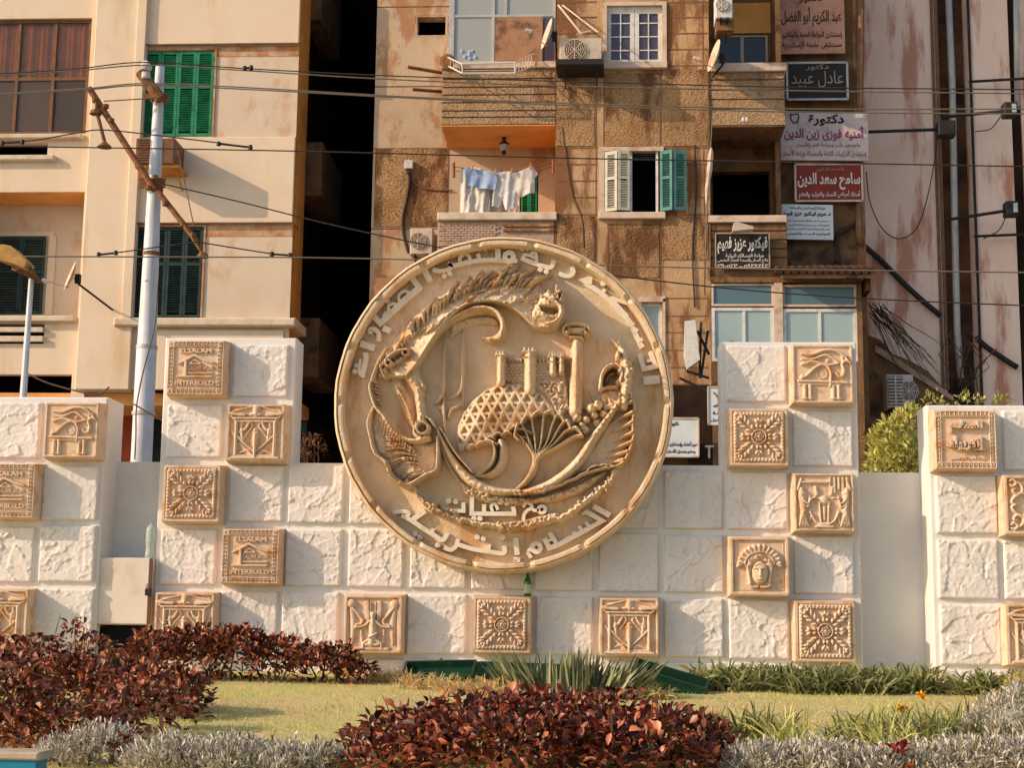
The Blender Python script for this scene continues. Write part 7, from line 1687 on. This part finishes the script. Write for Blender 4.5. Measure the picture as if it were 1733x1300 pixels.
# dry tufts
for i, (x, y, Y, lab) in enumerate(((800, 1165, 14.6, 'straw coloured dry tuft under the left planter'), (850, 1172, 14.4, 'straw coloured dry tuft behind the copper shrub'), (1085, 1180, 14.2, 'straw coloured dry tuft beside the tilted planter'), (1600, 1180, 15.4, 'orange dry tuft under the red flowers'), (1630, 1180, 15.3, 'orange dry tuft at the foot of the right pillar'), (665, 1150, 15.8, 'small dry tuft at the left end of the planters'), (720, 1160, 15, 'green and straw tuft under the middle of the left planter'))):
    p = pt(x, y, Y); blades('dry_grass_tuft', lab, 'grass tuft', [(p[0] - .12, Y, 0), (p[0], Y, 0), (p[0] + .12, Y, 0)], 80, .30, .012, M['drygrass'], 220 + i, .8, .5, 'dry tufts', jit=.09)
# flowers
def flower(label, x, y, Y, m, r_, kind='yellow', ybase=1240):
    p = pt(x, y, Y); t = thing('garden_flower', label, 'flower', (p[0] + .03, Y, lawn_z(Y)), kind + ' flowers'); b = MB()
    b.tube([(p[0] + .06, Y, lawn_z(Y) - .02), (p[0] + .02, Y, (p[2] + lawn_z(Y)) / 2), p], .004, 5); b.build('stalk', M['stem'] if kind == 'red' else M['grassb'], t)
    g_ = np.random.default_rng(int(x)); n = 22 if kind == 'yellow' else 26
    if kind == 'yellow': P = np.repeat([p], n, 0) + g_.normal(0, .004, (n, 3)); d = g_.normal(0, 1, (n, 3)) + np.array([0, -.3, .5]); V, Fq = leaf_mesh(P, d, r_, r_ * .5, g_, .1)
    else: P = np.repeat([p], n, 0) - np.stack([g_.normal(0, .012, n), g_.normal(0, .012, n), g_.random(n) * r_ * 2], 1); d = g_.normal(0, .5, (n, 3)) + np.array([0, 0, -.8]); V, Fq = leaf_mesh(P, d, r_ * .8, r_ * .25, g_, .1)
    mesh_obj('petals', V, Fq, m, t)
flower('yellow flower on the tallest stalk at the right', 1560, 1178, 10.9, M['yellowflower'], .045); flower('left of two yellow flowers standing together', 1523, 1200, 10.7, M['yellowflower'], .042); flower('right of two yellow flowers standing together', 1531, 1202, 10.72, M['yellowflower'], .042); flower('yellow flower standing alone over the dry lawn', 1460, 1229, 10.4, M['yellowflower'], .038)
for i, (x, y, lab) in enumerate(((1562, 1136, 'tall red flower spike in the dense group beside the right pillar'), (1554, 1146, 'short red flower spike in the dense group beside the right pillar'), (1572, 1143, 'red flower spike nearest the pillar edge'), (1578, 1133, 'dark red flower spike in front of the pillar edge'), (1502, 1142, 'drooping red flower on its own in the dark gap'), (1606, 1146, 'red flower spike in front of the pillar panel'), (1620, 1152, 'smaller red flower spike right of the panel spike'), (1628, 1158, 'low red flower spike by the orange tuft'), (1634, 1164, 'lowest red flower spike by the orange tuft'), (748, 1113, 'red flower behind the left planter'), (834, 1120, 'red flower cluster between the planters'), (955, 1125, 'left red flower over the long planter'), (980, 1121, 'right red flower over the long planter'))):
    flower(lab, x, y, 15.9 if x > 1400 else 16.2, M['redflower'], .075 if x < 1000 or x < 1590 else .06, 'red')
o = shrub('red_leaf_sprig', 'single bright red leafed sprig among the silver bushes at the bottom right', 'plant', [blob(1522, 1282, 9.0, 26, 8, .05), blob(1524, 1296, 9.0, 8, 12, .04)], 26, .10, .04, mat('dark_red_leaf', (.2, .02, .012), rough=.5, trans=.1, island=[(.10, .012, .01), (.26, .03, .018), (.34, .06, .03)]), pt(1522, 1300, 9.0), seed=41, stems=2)
shrub('red_leaf_sprig', 'reddish leaf pair lying over the silver bush at bottom left', 'plant', [blob(212, 1262, 9.1, 24, 8, .05)], 14, .11, .045, M['redleaf'], pt(212, 1290, 9.1), seed=42, stems=2)
shrub('red_leaf_sprig', 'orange red leaves at the lower right end of the central shrub', 'plant', [blob(1225, 1285, 9.4, 30, 18, .12), blob(1175, 1292, 9.4, 30, 14, .1)], 60, .11, .05, mat('orange_red_leaf', (.4, .1, .04), rough=.45, trans=.2, island=[(.30, .06, .03), (.48, .16, .07), (.22, .05, .03)]), pt(1220, 1300, 9.4), seed=43, stems=4)
# yellow shrub tips at right edge
shrub('yellow_shrub', 'small yellow leaved shrub between the silver bush and the right pillar', 'shrub', [blob(1730, 1175, 11.6, 26, 30, .25), blob(1685, 1190, 11.6, 20, 14, .15)], 500, .05, .018, mat('yellow_leaf', (.5, .35, .04), rough=.6, trans=.2, island=[(.45, .30, .03), (.6, .45, .06), (.3, .25, .03)]), pt(1730, 1210, 11.6), seed=44, stems=4)
# lime shrub behind the wall
shrub('lime_shrub', 'sunlit lime green shrub filling the gap left of the right pillar', 'shrub', [blob(1515, 765, 23.5, 40, 52, .6), blob(1538, 722, 23.5, 24, 30, .5), blob(1492, 748, 23.5, 20, 22, .4), blob(1530, 800, 23.5, 40, 50, .5), blob(1500, 800, 23.5, 32, 40, .5), blob(1520, 870, 23.5, 50, 60, .6)], 3600, .12, .05, M['shrub'], (xt(1515, 800, 23.5), 23.5, 0), seed=51, up=.6, droop=.15, stems=12)
shrub('lime_shrub', 'lime green shoots peeping over the top of the right pillar', 'shrub', [blob(1578, 682, 18, 12, 14, .1), blob(1592, 688, 18, 8, 10, .1), blob(1630, 680, 18, 10, 14, .1), blob(1655, 684, 18, 10, 12, .1), blob(1694, 684, 18, 14, 12, .1), blob(1640, 735, 18, 110, 30, .2)], 900, .075, .03, M['shrub'], (xt(1630, 740, 18), 18, 0), seed=52, up=.8, droop=.1, stems=8)
shrub('dry_plant', 'dry brown plant behind the low wall beside the left tower', 'plant', [blob(528, 765, 18.2, 22, 26, .15), blob(512, 780, 18.2, 14, 16, .1)], 240, .09, .016, M['drystem'], (xt(525, 780, 18.2), 18.2, 0), seed=53, up=.7, stems=5)
# dead vines
t = thing('dead_vine', 'tangle of bare dead vines hanging over the yard wall', 'vine', pt(1480, 600, YY - .2)); b = MB(); g_ = np.random.default_rng(8)
for q in range(26):
    x, y = 1468 + 26 * g_.random(), 510 + 30 * g_.random(); L = 60 + 110 * g_.random(); an = math.radians(28 + 40 * g_.random()); pts = [pt(x, y, YY - .3)]
    for s_ in range(1, 6): pts.append(pt(x + L * s_ / 5 * math.cos(an), y + L * s_ / 5 * math.sin(an) + 6 * (s_ / 5) ** 2 * 3 + g_.normal(0, 2), YY - .3 - .25 * g_.random()))
    b.tube(pts, [.012, .011, .009, .008, .006, .004], 4)
for q in range(12):
    x, y = 1600 + 60 * g_.random(), 640 + 30 * g_.random(); b.tube([pt(x, y, YY - .2), pt(x + g_.normal(0, 20), y - 40, YY - .3), pt(x + g_.normal(0, 34), y - 80, YY - .3)], .01, 4)
b.build('branches', M['vine'], t)
# lawn blades (nobody could count them)
g_ = np.random.default_rng(9); n = 64000
Y = 8.8 + 8.0 * g_.random(n); xa = (g_.random(n) - .5) * 1.05
X = Y * (xa * IW / F - .06); Z = lawn_z(Y) + .05 * (fbm(X * 2 + 50, Y * 2, 3) - .5) - .005
d = np.stack([g_.normal(0, .7, n), g_.normal(0, .5, n), np.full(n, .8)], 1)
hgt = .02 + .045 * g_.random(n) ** 2 * (0.6 + fbm(X * 1.5 + 40, Y * 1.5, 2, 4))
dry = (fbm(X * .9 + 60, Y * 1.6 + 5, 3, 12) + .20 * np.exp(-((Y - 13.0) / 1.1) ** 2) - .12 * (Y < 11.6)) > .55
for nm, kk, mm in (('lawn_grass', ~dry, M['grassb']), ('dry_lawn_grass', dry, M['drygrass'])):
    V, Fq = leaf_mesh(np.stack([X, Y, Z], 1)[kk], d[kk], hgt[kk] * (1.0 if nm[0] == 'l' else .8), .006, g_, .2, .2, (0, .6, 1.0), (1, .8, 0))
    tag(mesh_obj(nm, V, Fq, mm), kind='stuff')
# planters
def planter(label, c_px, Y, L, Wd, H, yaw, roll, pitch=0.0):
    p = Vector(pt(*c_px, Y)); t = thing('planter_tray', label, 'planter', tuple(p), 'green planter trays'); b = MB()
    q = Matrix.Rotation(yaw, 3, 'Z') @ Matrix.Rotation(roll, 3, 'Y') @ Matrix.Rotation(pitch, 3, 'X')
    ax = [q @ Vector(v) for v in ((1, 0, 0), (0, 1, 0), (0, 0, 1))]
    at = lambda x, y, z: p + q @ Vector((x, y, z))
    b.rbox(at(0, -Wd / 2, H / 2), ax, L / 2, .012, H / 2); b.rbox(at(0, Wd / 2, H / 2), ax, L / 2, .012, H / 2)
    b.rbox(at(-L / 2 + .012, 0, H / 2), ax, .012, Wd / 2 - .012, H / 2); b.rbox(at(L / 2 - .012, 0, H / 2), ax, .012, Wd / 2 - .012, H / 2)
    b.rbox(at(0, 0, .012), ax, L / 2 - .025, Wd / 2 - .012, .012); b.build('trough', M['tray'], t)
    b = MB(); b.rbox(at(0, -Wd / 2 - .016, H - .012), ax, L / 2 + .01, .004, .012); b.rbox(at(0, -Wd / 2 - .016, .02), ax, L / 2 + .01, .004, .01); b.build('rim', M['tray'], t)
    return t
planter('left green planter tray, tilted open toward the viewer', (744, 1146, ), 15.9, .74, .34, .10, -.05, -.035, .42)
planter('long dark green planter tray half hidden by spiky plants', (905, 1148), 16.3, 1.2, .25, .15, 0, .02)
planter('right green planter tray tipped on its side, sloping down to the right', (1130, 1166), 14.9, .72, .26, .16, -.1, .27, .3)
# edging of the pool at the lower left
t = thing('pool_edge', 'stone edge of a turquoise basin in the bottom left corner', 'basin', pt(10, 1290, 8.6))
b = MB(); r_ = R(-40, 1272, 70, 1286, 8.55); b.box(r_[0], r_[1], 8.5, 8.75, r_[2], r_[3], .01); b.build('coping', M['kerb'], t)
b = MB(); b.box(r_[0], r_[1] - .02, 8.52, 8.7, r_[2] - .3, r_[2] - .002); b.build('tiles', M['pool'], t)
